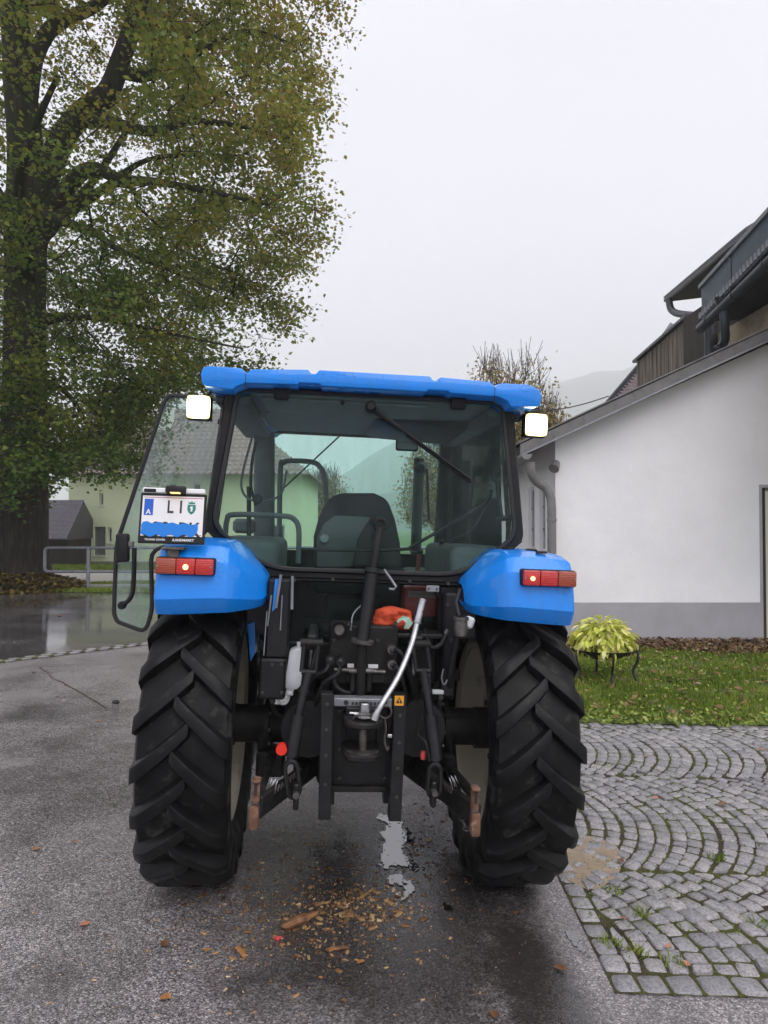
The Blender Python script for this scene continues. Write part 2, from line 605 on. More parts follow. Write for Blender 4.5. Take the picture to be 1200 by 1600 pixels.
M_['grass_soil'] = pm('grassy_soil', (0.050, 0.085, 0.016), (0.09, 0.12, 0.028), 6, rough=0.9, bmp=0.6, bscale=25, bdist=0.02, c3=(0.085, 0.055, 0.028), scale3=3.5, lo3=0.55, hi3=0.68)
M_['gravel'] = pm('pale_gravel', (0.50, 0.47, 0.43), (0.38, 0.355, 0.32), 30, rough=0.9, bmp=0.5)
M_['meadow'] = pm('far_meadow', (0.055, 0.105, 0.02), (0.08, 0.13, 0.03), 0.4, rough=0.9)
M_['forest'] = pm('forest_hill', (0.014, 0.026, 0.016), (0.030, 0.045, 0.026), 0.05, rough=1.0, c3=(0.055, 0.042, 0.022), scale3=0.012)
M_['leafbrown'] = pm('brown_leaf', (0.16, 0.075, 0.03), (0.10, 0.045, 0.02), 40, rough=0.5)
M_['leaftan'] = pm('tan_leaf', (0.34, 0.17, 0.055), (0.24, 0.10, 0.035), 40, rough=0.45)
M_['leafpink'] = pm('orange_pink_leaf', (0.42, 0.17, 0.10), (0.33, 0.13, 0.07), 40, rough=0.45)
M_['bark_bit'] = pm('split_wood', (0.26, 0.12, 0.045), (0.055, 0.026, 0.014), 30, rough=0.7, bmp=0.5, bscale=80, stretch=(1, 1, 1))

def bark_mat():
    m, nt, out = new_mat('mossy_bark')
    v = coords(nt, (1, 1, 0.16))
    n1 = tex(nt, v, 14, 8, 0.7)
    c = ramp(nt, n1, [(0.3, (0.010, 0.008, 0.006)), (0.55, (0.045, 0.037, 0.030)), (0.75, (0.12, 0.105, 0.092))])
    moss = ramp(nt, tex(nt, coords(nt), 1.1, 7, 0.65), [(0.40, 0.0), (0.56, 0.9)])
    geo = nt.nodes.new('ShaderNodeNewGeometry')
    sp = nt.nodes.new('ShaderNodeSeparateXYZ')
    nt.links.new(geo.outputs['Position'], sp.inputs[0])
    high = nt.nodes.new('ShaderNodeMapRange')
    high.inputs[1].default_value = 2.2
    high.inputs[2].default_value = 6.0
    nt.links.new(sp.outputs[2], high.inputs[0])
    fac = math_(nt, 'MULTIPLY', moss, high.outputs[0])
    c = mixc(nt, fac, c, (0.030, 0.036, 0.009))
    nm = bump(nt, n1, 1.0, 0.05)
    principled(nt, out, c, 0.85, 0, nm, spec=0.2)
    return m
M_['bark'] = bark_mat()
M_['twig'] = pm('dark_twig', (0.022, 0.018, 0.014), (0.04, 0.034, 0.022), 4, rough=0.9, spec=0.2)
M_['twig2'] = pm('brown_twig', (0.06, 0.045, 0.04), (0.09, 0.07, 0.06), 4, rough=0.9, spec=0.2)
M_['crown'] = leaf_mat('autumn_linden_leaves', [(0.0, (0.065, 0.125, 0.03)), (0.3, (0.14, 0.205, 0.038)), (0.55, (0.27, 0.275, 0.052)), (0.8, (0.42, 0.33, 0.075)), (1.0, (0.46, 0.26, 0.08))], 0.5)
M_['crown2'] = leaf_mat('yellow_brown_leaves', [(0.0, (0.22, 0.21, 0.075)), (0.5, (0.40, 0.30, 0.12)), (1.0, (0.33, 0.16, 0.075))], 0.3)
M_['blade'] = leaf_mat('grass_blades', [(0.0, (0.085, 0.14, 0.018)), (0.5, (0.20, 0.28, 0.035)), (0.85, (0.36, 0.42, 0.085)), (1.0, (0.42, 0.35, 0.15))], 0.3)
M_['litter'] = leaf_mat('leaf_litter', [(0.0, (0.05, 0.026, 0.014)), (0.4, (0.13, 0.07, 0.03)), (0.75, (0.24, 0.145, 0.06)), (1.0, (0.34, 0.26, 0.16))], 0.15)
M_['hedge'] = leaf_mat('fallen_yellow_leaves', [(0.0, (0.05, 0.045, 0.012)), (0.4, (0.12, 0.075, 0.025)), (0.75, (0.22, 0.16, 0.04)), (1.0, (0.30, 0.27, 0.07))], 0.2)
M_['chip'] = leaf_mat('wood_chips', [(0.0, (0.10, 0.05, 0.022)), (0.4, (0.24, 0.13, 0.055)), (0.8, (0.46, 0.30, 0.15)), (1.0, (0.66, 0.50, 0.30))], 0.0, 0.6)

def hosta_mat():
    m, nt, out = new_mat('hosta_leaf')
    oi = nt.nodes.new('ShaderNodeObjectInfo')
    c = ramp(nt, oi.outputs['Random'], [(0.0, (0.36, 0.46, 0.04)), (0.3, (0.60, 0.66, 0.08)), (0.65, (0.76, 0.74, 0.16)), (0.85, (0.82, 0.79, 0.40)), (1.0, (0.55, 0.36, 0.09))])
    v = coords(nt)
    c = mixc(nt, ramp(nt, tex(nt, v, 30, 4), [(0.45, 0.0), (0.7, 0.6)]), c, (0.66, 0.64, 0.36))
    p = principled(nt, out, c, 0.35, 0, bump(nt, tex(nt, coords(nt, (60, 6, 6)), 3, 3), 0.3, 0.003), spec=0.4)
    t = nt.nodes.new('ShaderNodeBsdfTranslucent')
    nt.links.new(c, t.inputs[0])
    mx = nt.nodes.new('ShaderNodeMixShader')
    mx.inputs[0].default_value = 0.3
    nt.links.new(p.outputs[0], mx.inputs[1])
    nt.links.new(t.outputs[0], mx.inputs[2])
    nt.links.new(mx.outputs[0], out.inputs[0])
    return m
M_['hosta'] = hosta_mat()

def asphalt(name, agg, base_lo, base_hi, r_dry, r_wet, bstr, wet_lo, wet_hi, spills=(), ior=1.5):
    m, nt, out = new_mat(name)
    v = coords(nt)
    vo = nt.nodes.new('ShaderNodeTexVoronoi')
    vo.inputs['Scale'].default_value = agg
    nt.links.new(v, vo.inputs['Vector'])
    sep = nt.nodes.new('ShaderNodeSeparateColor')
    nt.links.new(vo.outputs['Color'], sep.inputs[0])
    speck = ramp(nt, sep.outputs[0], [(0.0, base_lo), (0.55, tuple((a + b) / 2 for a, b in zip(base_lo, base_hi))), (0.86, base_hi), (1.0, (0.60, 0.57, 0.56))])
    edge = ramp(nt, vo.outputs['Distance'], [(0.3, 1.0), (0.85, 0.5)])
    c = mixc(nt, 1.0, speck, edge, 'MULTIPLY')
    big = tex(nt, v, 0.55, 6, 0.6)
    stain = tex(nt, v, 1.3, 8, 0.7)
    c = mixc(nt, ramp(nt, stain, [(0.46, 0.0), (0.68, 0.72)]), c, (0.034, 0.030, 0.029))
    wet = ramp(nt, big, [(wet_lo, 0.0), (wet_hi, 1.0)])
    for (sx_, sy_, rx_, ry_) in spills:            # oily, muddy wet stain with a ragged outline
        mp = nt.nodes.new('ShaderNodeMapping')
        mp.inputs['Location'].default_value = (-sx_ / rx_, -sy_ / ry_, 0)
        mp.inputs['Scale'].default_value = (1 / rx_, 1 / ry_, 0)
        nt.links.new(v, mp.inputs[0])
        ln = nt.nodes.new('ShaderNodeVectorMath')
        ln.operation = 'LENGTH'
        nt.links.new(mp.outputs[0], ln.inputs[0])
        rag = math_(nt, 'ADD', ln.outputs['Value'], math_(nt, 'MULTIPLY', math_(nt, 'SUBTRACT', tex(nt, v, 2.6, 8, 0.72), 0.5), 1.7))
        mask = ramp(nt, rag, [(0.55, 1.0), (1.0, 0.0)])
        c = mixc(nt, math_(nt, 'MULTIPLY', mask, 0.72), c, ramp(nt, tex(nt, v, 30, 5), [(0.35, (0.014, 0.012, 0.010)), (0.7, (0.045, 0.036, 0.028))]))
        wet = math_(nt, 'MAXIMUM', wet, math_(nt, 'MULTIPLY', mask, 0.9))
    c = mixc(nt, math_(nt, 'MULTIPLY', wet, 0.45), c, (0.018, 0.017, 0.018))
    rg = nt.nodes.new('ShaderNodeMapRange')
    rg.inputs[3].default_value = r_dry
    rg.inputs[4].default_value = r_wet
    nt.links.new(wet, rg.inputs[0])
    h = mixc(nt, 0.45, ramp(nt, vo.outputs['Distance'], [(0.0, 1.0), (0.7, 0.0)]), tex(nt, v, agg * 0.45, 4))
    bs = nt.nodes.new('ShaderNodeBump')
    bs.inputs['Distance'].default_value = 0.004
    st = nt.nodes.new('ShaderNodeMapRange')
    st.inputs[3].default_value = bstr
    st.inputs[4].default_value = bstr * 0.35
    nt.links.new(wet, st.inputs[0])
    nt.links.new(st.outputs[0], bs.inputs['Strength'])
    nt.links.new(h, bs.inputs['Height'])
    p = principled(nt, out, c, rg.outputs[0], 0, bs.outputs[0], spec=0.95 if ior < 1.6 else 0.5)
    p.inputs['IOR'].default_value = ior
    return m
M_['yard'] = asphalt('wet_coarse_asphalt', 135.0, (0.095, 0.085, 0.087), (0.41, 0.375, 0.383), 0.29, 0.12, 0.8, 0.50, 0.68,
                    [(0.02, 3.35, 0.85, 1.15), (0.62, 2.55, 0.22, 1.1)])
M_['road'] = asphalt('wet_smooth_asphalt', 60.0, (0.07, 0.065, 0.067), (0.16, 0.15, 0.153), 0.20, 0.06, 0.10, 0.32, 0.55, ior=1.95)

def water_mat():
    m, nt, out = new_mat('puddle_water')
    p = principled(nt, out, (0.012, 0.011, 0.010), 0.015, 0, None, spec=0.5)
    p.inputs['IOR'].default_value = 2.9
    return m
M_['water'] = water_mat()

def granite():
    m, nt, out = new_mat('granite_setts')
    v = coords(nt)
    oi = nt.nodes.new('ShaderNodeObjectInfo')
    geo = nt.nodes.new('ShaderNodeNewGeometry')
    big = tex(nt, v, 7.0, 3)
    tone = ramp(nt, math_(nt, 'ADD', math_(nt, 'MULTIPLY', math_(nt, 'FRACT', math_(nt, 'ADD', geo.outputs['Random Per Island'], oi.outputs['Random'])), 0.6), math_(nt, 'MULTIPLY', big, 0.4)),
                [(0.1, (0.19, 0.183, 0.197)), (0.5, (0.29, 0.28, 0.292)), (0.9, (0.39, 0.37, 0.365))])
    sp = tex(nt, v, 75, 6, 0.85)
    c = mixc(nt, ramp(nt, sp, [(0.46, 0.0), (0.60, 0.85)]), tone, (0.085, 0.080, 0.086))
    c = mixc(nt, ramp(nt, tex(nt, v, 210, 2, 0.6), [(0.62, 0.0), (0.7, 0.6)]), c, (0.55, 0.54, 0.54))
    nm = bump(nt, tex(nt, v, 45, 6, 0.7), 0.7, 0.006)
    rg = ramp(nt, big, [(0.35, 0.20), (0.65, 0.42)])
    principled(nt, out, c, rg, 0, nm, spec=0.5)
    return m
M_['granite'] = granite()

def bed_mat():
    m, nt, out = new_mat('mossy_joint_soil')
    v = coords(nt)
    c = ramp(nt, tex(nt, v, 30, 6), [(0.35, (0.018, 0.015, 0.010)), (0.65, (0.055, 0.042, 0.028))])
    c = mixc(nt, ramp(nt, tex(nt, v, 1.6, 6, 0.65), [(0.42, 0.0), (0.58, 0.9)]), c, ramp(nt, tex(nt, v, 60, 4), [(0.35, (0.035, 0.042, 0.008)), (0.7, (0.10, 0.105, 0.022))]))
    nm = bump(nt, tex(nt, v, 120, 5), 0.9, 0.006)
    principled(nt, out, c, 0.85, 0, nm, spec=0.25)
    return m
M_['bed'] = bed_mat()

def lens_mat(name, c):
    m, nt, out = new_mat(name)
    wv = nt.nodes.new('ShaderNodeTexWave')
    wv.bands_direction = 'X'
    wv.inputs['Scale'].default_value = 42.0
    nt.links.new(coords(nt), wv.inputs['Vector'])
    v2 = nt.nodes.new('ShaderNodeTexWave')
    v2.bands_direction = 'Z'
    v2.inputs['Scale'].default_value = 42.0
    nt.links.new(coords(nt), v2.inputs['Vector'])
    h = math_(nt, 'ADD', wv.outputs['Fac'], v2.outputs['Fac'])
    base = mixc(nt, ramp(nt, tex(nt, coords(nt), 25, 5), [(0.4, 0.0), (0.75, 0.35)]), c, tuple(x * 0.45 for x in c))
    principled(nt, out, base, 0.12, 0, bump(nt, h, 0.35, 0.003), coat=0.6)
    return m
M_['red_lens'] = lens_mat('ribbed_red_lens', (0.52, 0.012, 0.010))
M_['amber_lens'] = lens_mat('ribbed_amber_lens', (0.33, 0.045, 0.014))

def lamp_mat():
    """work light: bright at the LEDs, warmer towards the edge of the lens"""
    m, nt, out = new_mat('work_light_lens')
    tc = nt.nodes.new('ShaderNodeTexCoord')
    mp = nt.nodes.new('ShaderNodeMapping')
    mp.inputs['Location'].default_value = (-0.5, 0, -0.5)
    mp.inputs['Scale'].default_value = (1, 0, 1)
    nt.links.new(tc.outputs['Generated'], mp.inputs[0])
    ln = nt.nodes.new('ShaderNodeVectorMath')
    ln.operation = 'LENGTH'
    nt.links.new(mp.outputs[0], ln.inputs[0])
    e = nt.nodes.new('ShaderNodeEmission')
    nt.links.new(ramp(nt, ln.outputs['Value'], [(0.0, (1.0, 0.98, 0.90)), (0.40, (1.0, 0.95, 0.70)), (0.56, (1.0, 0.86, 0.40)), (0.68, (0.9, 0.70, 0.25))]), e.inputs[0])
    st = nt.nodes.new('ShaderNodeMapRange')
    st.inputs[1].default_value = 0.25
    st.inputs[2].default_value = 0.62
    st.inputs[3].default_value = 14.0
    st.inputs[4].default_value = 1.6
    nt.links.new(ln.outputs['Value'], st.inputs[0])
    nt.links.new(st.outputs[0], e.inputs[1])
    nt.links.new(e.outputs[0], out.inputs[0])
    return m
M_['lamp'] = lamp_mat()

def wet_paint():
    """blue enamel with a thin road film, water runs and standing rain drops"""
    m, nt, out = new_mat('wet_blue_enamel')
    v = coords(nt)
    c = ramp(nt, tex(nt, v, 3, 5), [(0.35, (0.003, 0.215, 0.76)), (0.65, (0.004, 0.235, 0.80))])
    film = ramp(nt, tex(nt, coords(nt, (6, 6, 1.2)), 3.0, 8, 0.7), [(0.48, 0.0), (0.8, 0.42)])
    c = mixc(nt, film, c, (0.055, 0.15, 0.36))
    grime = ramp(nt, tex(nt, v, 38, 6, 0.75), [(0.62, 0.0), (0.72, 0.5)])
    c = mixc(nt, grime, c, (0.03, 0.10, 0.28))
    vo = nt.nodes.new('ShaderNodeTexVoronoi')
    vo.inputs['Scale'].default_value = 75.0
    nt.links.new(v, vo.inputs['Vector'])
    drop = math_(nt, 'MULTIPLY', ramp(nt, vo.outputs['Distance'], [(0.12, 1.0), (0.30, 0.0)]), ramp(nt, tex(nt, v, 7.0, 4), [(0.46, 0.0), (0.58, 1.0)]))
    nm = bump(nt, drop, 0.6, 0.004, bump(nt, tex(nt, v, 300, 3), 0.04, 0.0005))
    rg = ramp(nt, tex(nt, v, 5, 6), [(0.35, 0.24), (0.7, 0.44)])
    principled(nt, out, c, rg, 0, nm, coat=0.5, spec=0.3)
    return m
M_['blue'] = wet_paint()
# ------------------------------------------------------------------ ground sheets
XS = [-3000, -60, -14, -8] + [x * 0.5 for x in range(-12, 13)] + [8, 14, 60, 3000]

def clip(poly, axis_x, keep_ge):
    out = []
    n = len(poly)
    for i in range(n):
        a, b = poly[i], poly[(i + 1) % n]
        ia = a[0] >= axis_x if keep_ge else a[0] <= axis_x
        ib = b[0] >= axis_x if keep_ge else b[0] <= axis_x
        if ia:
            out.append(a)
        if ia != ib:
            t = (axis_x - a[0]) / (b[0] - a[0])
            out.append((axis_x, a[1] + t * (b[1] - a[1])))
    return out

def sheet(name, poly, dz, mat, parent=None, kind='structure'):
    mb = MB()
    for a, b in zip(XS[:-1], XS[1:]):
        q = clip(clip(poly, a, True), b, False) if poly else []
        if len(q) >= 3:
            mb.add([(x, y, gz(x) + dz) for x, y in q], [tuple(range(len(q)))])
    o = mb.build(name, mat, parent, smooth=0)
    bm = bmesh.new()
    bm.from_mesh(o.data)
    bmesh.ops.remove_doubles(bm, verts=bm.verts, dist=1e-4)
    bmesh.ops.recalc_face_normals(bm, faces=bm.faces)
    if sum(f.normal.z for f in bm.faces) < 0:
        bmesh.ops.reverse_faces(bm, faces=bm.faces)
    bm.to_mesh(o.data)
    bm.free()
    if kind and parent is None:
        o['kind'] = kind
    return o

ground = sheet('ground', [(-2400, -200), (2400, -200), (2400, 2500), (-2400, 2500)], -0.03, M_['meadow'])

sa, sb = on_ground(0, 1034), on_ground(215, 1008)         # drain line between yard and road
sdx, sdy = (sb - sa).x, (sb - sa).y
def seam(x):
    return sa.y + (x - sa.x) * sdy / sdx
fen0 = on_ground(60, 926)
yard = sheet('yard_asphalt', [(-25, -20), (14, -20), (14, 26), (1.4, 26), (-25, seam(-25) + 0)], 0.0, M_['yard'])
def kerb_y(x):
    return 18.1 + 0.0 * x
road = sheet('road', [(-40, seam(-40) - 2), (-40, kerb_y(-40)), (3.0, kerb_y(3)), (3.0, seam(3.0)), (-25, seam(-25))], 0.004, M_['road'])

# drain channel of small setts between the two asphalts
chan = tag(sheet('drain_channel', [(-12, seam(-12) - 0.16), (2.4, seam(2.4) - 0.16), (2.4, seam(2.4) + 0.16), (-12, seam(-12) + 0.16)], 0.008, M_['bed']), kind='structure')
ang = math.atan2(sdy, sdx)
def sett_mesh(name, lx, ly, lz, seed):
    rr = random.Random(seed)
    mb = MB()
    def ringp(s, z):
        pts = []
        for sx, sy in ((-1, -1), (1, -1), (1, 1), (-1, 1)):
            cx, cy = sx * lx / 2 * s, sy * ly / 2 * s
            k = 0.22
            if sx * sy > 0:
                pts += [(cx - sx * lx * k * 0.4, cy, z), (cx, cy - sy * ly * k * 0.4, z)]
            else:
                pts += [(cx, cy - sy * ly * k * 0.4, z), (cx - sx * lx * k * 0.4, cy, z)]
        return [(p[0] + rr.uniform(-.04, .04) * lx, p[1] + rr.uniform(-.04, .04) * ly, p[2]) for p in pts]
    vs = ringp(0.97, -lz) + ringp(1.0, -0.01) + ringp(0.88, 0.0) + [(0, 0, 0.004)]
    # bottom two rings share the outline so the walls stay straight
    n = 8
    fs = []
    for r in (0, 1):
        fs += [(r * n + i, r * n + (i + 1) % n, (r + 1) * n + (i + 1) % n, (r + 1) * n + i) for i in range(n)]
    fs += [(2 * n + i, 2 * n + (i + 1) % n, 3 * n) for i in range(n)]
    mb.add(vs, fs)
    return mb.mesh(name, M_['granite'], smooth=0)
sett_variants = [sett_mesh('sett', 0.13, 0.10, 0.03, s) for s in range(5)]
x = -5.4
while x < 0.4:
    for row in (-0.055, 0.055):
        xx = x + (0.06 if row > 0 else 0)
        o = link('sett', random.choice(sett_variants), chan, (xx - math.sin(ang) * row, seam(xx) + math.cos(ang) * row, gz(xx) + 0.017 + random.uniform(-.003, .003)),
                 (0, 0, ang + random.uniform(-.06, .06)))
    x += 0.137

# crack in the yard asphalt
def ribbon(name, pts, w, dz, mat, parent=None):
    mb = MB()
    rows = []
    for i, p in enumerate(pts):
        t = (pts[min(i + 1, len(pts) - 1)] - pts[max(i - 1, 0)]).normalized()
        nrm = Vector((-t.y, t.x, 0))
        ww = w * random.uniform(0.4, 1.3)
        rows.append([p + nrm * ww / 2 + Vector((0, 0, dz)), p - nrm * ww / 2 + Vector((0, 0, dz))])
    mb.grid(rows)
    return mb.build(name, mat, parent, smooth=0)
ck = [on_ground(u, v) for u, v in ((62, 1043), (75, 1052), (82, 1060), (97, 1066), (110, 1074), (122, 1080), (135, 1088), (152, 1098), (168, 1108))]
tag(ribbon('asphalt_crack', ck, 0.022, 0.003, M_['soil']), kind='structure')

# ------------------------------------------------------------------ cobble paving
CX0, CY0, CY1 = 0.90, 2.80, 6.72
paving = sheet('cobble_paving', [(CX0, CY0), (7.5, CY0), (7.5, CY1), (CX0, CY1)], 0.004, M_['bed'])
stones = []       # list of corner quads (x,y)
def inset(q, j):
    c = Vector((sum(p[0] for p in q) / len(q), sum(p[1] for p in q) / len(q)))
    out = []
    for p in q:
        d = Vector(p) - c
        l = d.length
        if l < 1e-5:
            return None
        out.append(c + d * max(0.2, (l - j * 1.35) / l))
    return out
def area(q):
    return abs(sum(q[i][0] * q[(i + 1) % len(q)][1] - q[(i + 1) % len(q)][0] * q[i][1] for i in range(len(q)))) / 2
# border rows
y = CY0 + 0.125
while y < CY1:
    l = random.uniform(0.09, 0.13)
    stones.append([(CX0, y), (CX0 + 0.105, y), (CX0 + 0.105, y + l), (CX0, y + l)])
    y += l
x = CX0
while x < 4.5:
    l = random.uniform(0.10, 0.15)
    stones.append([(x, CY0), (x + l, CY0), (x + l, CY0 + 0.125), (x, CY0 + 0.125)])
    x += l
x = CX0 + 0.115
while x < 5.5:
    l = random.uniform(0.10, 0.15)
    stones.append([(x, CY1 - 0.12), (x + l, CY1 - 0.12), (x + l, CY1), (x, CY1)])
    x += l
S, SAG = 0.097, 0.33
BX0, BY0, BY1 = CX0 + 0.105, CY0 + 0.125, CY1 - 0.12
bands = [(2.30, 3.80), (3.80, 5.28), (5.28, 6.75)]
for (b0, b1) in bands:
    yc, hw = (b0 + b1) / 2, (b1 - b0) / 2
    fx = lambda k, yy: BX0 - 0.36 + k * S + SAG * (1 - ((yy - yc) / hw) ** 2)
    for k in range(0, 50):
        wob = random.uniform(-.008, .008)
        yy = b0 - random.uniform(0, 0.08)
        while yy < b1:
            sl = -2 * SAG * (yy - yc) / hw ** 2
            cs = 1 / math.sqrt(1 + sl * sl)
            l = random.uniform(0.080, 0.112) * cs
            y2 = yy + l
            q = []
            for kk, ys in ((k, yy), (k, y2), (k + 1, y2), (k + 1, yy)):
                s2 = -2 * SAG * (ys - yc) / hw ** 2
                yq = ys if kk == k else ys - s2 / (1 + s2 * s2) * S
                yq = min(max(yq, b0), b1)
                q.append((fx(kk, yq) + wob, yq))
            # clip to the paved field
            def cl(p):
                return (max(p[0], BX0), min(max(p[1], BY0), BY1))
            q = [cl(p) for p in q]
            cx = sum(p[0] for p in q) / 4
            if area(q) > 0.0036 and cx < 5.4:
                stones.append(q)
            yy = y2
def cobble(q, mb, rr):
    q = inset(q, rr.uniform(0.0025, 0.0065))
    if q is None:
        return False
    if sum(q[i].x * q[(i + 1) % 4].y - q[(i + 1) % 4].x * q[i].y for i in range(4)) < 0:
        q = q[::-1]
    c = sum(q, Vector((0, 0))) / 4
    top = 0.012 + rr.uniform(-0.006, 0.006)
    tx, ty = rr.uniform(-.05, .05), rr.uniform(-.05, .05)
    out = []
    for i in range(4):
        p, a, b = q[i], q[i - 1], q[(i + 1) % 4]
        out += [p.lerp(a, rr.uniform(.06, .17)), p.lerp(b, rr.uniform(.06, .17))]
    out = [o + Vector((rr.uniform(-.004, .004), rr.uniform(-.004, .004))) for o in out]
    g = gz(c.x)
    def zt(p, h):
        return g + h + (p.x - c.x) * tx + (p.y - c.y) * ty
    n = 8
    vs = [(p.x, p.y, g - 0.03) for p in out] + [(p.x, p.y, zt(p, top - 0.010)) for p in out]
    ins = [c + (p - c) * rr.uniform(0.80, 0.88) for p in out]
    vs += [(p.x, p.y, zt(p, top + rr.uniform(-.002, .002))) for p in ins] + [(c.x, c.y, g + top + 0.003)]
    fs = []
    for r in (0, 1):
        fs += [(r * n + i, r * n + (i + 1) % n, (r + 1) * n + (i + 1) % n, (r + 1) * n + i) for i in range(n)]
    fs += [(2 * n + i, 2 * n + (i + 1) % n, 3 * n) for i in range(n)]
    mb.add(vs, fs)
    return True
def stone_rank(q):
    c = (sum(p[0] for p in q) / 4, sum(p[1] for p in q) / 4)
    pr = [project((p[0], p[1], gz(p[0]))) for p in q]
    a = area(pr)
    u = sum(p[0] for p in pr) / 4
    v = sum(p[1] for p in pr) / 4
    vis = u < 1215 and v < 1610 and not (u < 905 and 1000 < v < 1330)
    return a if vis else a * 0.001
stones.sort(key=stone_rank, reverse=True)
rr = random.Random(3)
for q in stones[:300]:
    mb = MB()
    if cobble(q, mb, rr):
        mb.build('cobble', M_['granite'], paving, smooth=50, fix=False)
mb = MB()
for q in stones[300:]:
    cobble(q, mb, rr)
tag(mb.build('remaining_cobbles', M_['granite'], paving, smooth=50, fix=False), kind='stuff')

# sand washed over the stones behind the tyre
def blob(name, cpts, dz, mat, kind='structure', h=0.0, n=3):
    pts = bez(cpts + [cpts[0]], n)[:-1]
    pts = [Vector((p.x + random.uniform(-.012, .012), p.y + random.uniform(-.012, .012), gz(p.x) + dz)) for p in pts]
    c = sum(pts, Vector()) / len(pts)
    c.z = gz(c.x) + dz + h
    mb = MB().add(pts + [c], [(i, (i + 1) % len(pts), len(pts)) for i in range(len(pts))])
    return tag(mb.build(name, mat, smooth=0), kind=kind)
M_['sand'] = pm('washed_sand', (0.20, 0.15, 0.10), (0.29, 0.225, 0.16), 14, rough=0.55, bmp=0.5, bscale=90, c3=(0.10, 0.08, 0.06), scale3=9)
blob('washed_sand', [on_ground(*p) for p in ((893, 1305), (930, 1312), (965, 1325), (968, 1350), (960, 1378), (930, 1392), (895, 1385), (878, 1350))], 0.010, M_['sand'], h=0.004)

# puddles
def puddle(cu, cv, su, sv, thr, seed, tilt=0.0, cell=0.011):
    """thin broken film of water: cells kept where a noise field plus a falloff is high"""
    c = on_ground(cu, cv)
    ex = (on_ground(cu + su, cv) - c).length
    ey = (on_ground(cu, cv - sv) - c).length
    nx, ny = int(ex * 2.6 / cell), int(ey * 2.6 / cell)
    mb = MB()
    idx = {}
    def vid(i, j):
        if (i, j) not in idx:
            x, y = c.x + (i - nx / 2) * cell, c.y + (j - ny / 2) * cell
            idx[(i, j)] = len(mb.v)
            mb.v.append((x + random.uniform(-.3, .3) * cell, y + random.uniform(-.3, .3) * cell, gz(x) + 0.005))
        return idx[(i, j)]
    for i in range(nx):
        for j in range(ny):
            x, y = (i + .5 - nx / 2) * cell, (j + .5 - ny / 2) * cell
            xr = x + tilt * y
            f = 1 - (xr / ex) ** 2 - (y / ey) ** 2
            v = Vector(((c.x + x) * 7, (c.y + y) * 4.5, seed))
            nz = noise.noise(v) * .8 + noise.noise(v * 2.7) * .8 + noise.noise(v * 6.5) * .45
            if f * 0.9 + nz > thr:
                mb.f.append((vid(i, j), vid(i + 1, j), vid(i + 1, j + 1), vid(i, j + 1)))
    return tag(mb.build('puddle', M_['water'], smooth=0), kind='structure')
puddle(617, 1318, 27, 62, .34, 1.0, .06, .008)
puddle(640, 1352, 40, 16, .55, 2.0, 0, .008)
puddle(700, 1415, 12, 10, .3, 3.0)
puddle(902, 1478, 17, 42, .62, 4.0, .18)

# ------------------------------------------------------------------ lawn by the barn
WALL_Y = 11.62
lawn = sheet('lawn', [(1.75, CY1 + 0.01), (9, CY1 + 0.01), (9, WALL_Y - 0.05), (1.2, WALL_Y - 0.05)], 0.012, M_['grass_soil'])

def blades(name, n, xr, yr, hmin, hmax, mat, accept=None, w=0.006, base=0.01, lean=0.5, parent=None):
    X = rng.uniform(*xr, n)
    Y = rng.uniform(*yr, n)
    if accept is not None:
        k = accept(X, Y)
        X, Y = X[k], Y[k]
        n = len(X)
    Z = -0.12 * np.tanh(0.0385 * (X + 0.185) / 0.12) + base
    h = rng.uniform(hmin, hmax, n)
    a = rng.uniform(0, 2 * np.pi, n)
    la = rng.uniform(0, 2 * np.pi, n)
    ll = rng.uniform(0.1, 1.0, n) * lean * h
    B = np.stack([X, Y, Z], 1)
    d = np.stack([np.cos(a), np.sin(a), np.zeros(n)], 1) * (w * rng.uniform(0.6, 1.4, n))[:, None]
    mid = B + np.stack([np.cos(la) * ll * .35, np.sin(la) * ll * .35, h * .6], 1)
    tip = B + np.stack([np.cos(la) * ll, np.sin(la) * ll, h], 1)
    V = np.stack([B - d, B + d, mid + d * .8, tip, mid - d * .8], 1).reshape(-1, 3)
    base_i = np.arange(n)[:, None] * 5
    Fq = (base_i + np.array([[0, 1, 2, 3, 4]])).ravel()
    patch = np.array([noise.noise(Vector((x * 1.7, y * 1.7, 0))) for x, y in zip(X, Y)]) * 0.35
    tint = np.clip(rng.normal(0.42, 0.22, n) + patch, 0, 1)
    me = raw_mesh(name, V, Fq, 5, mat, tint)
    o = link(name, me, parent)
    return o
def patchy(X, Y):
    v = np.array([noise.noise(Vector((x * 2.3, y * 2.3, 5))) for x, y in zip(X, Y)])
    litter = Y > 10.75 + 0.25 * np.sin(X * 2.1)
    return (v > -0.28 + rng.uniform(-.2, .2, len(X))) & ~litter
tag(blades('lawn_grass', 60000, (1.75, 6.9), (CY1 + 0.03, WALL_Y - 0.1), 0.03, 0.085, M_['blade'], patchy, 0.0055), 'short ragged green grass in front of the white barn wall', 'grass', kind='stuff')
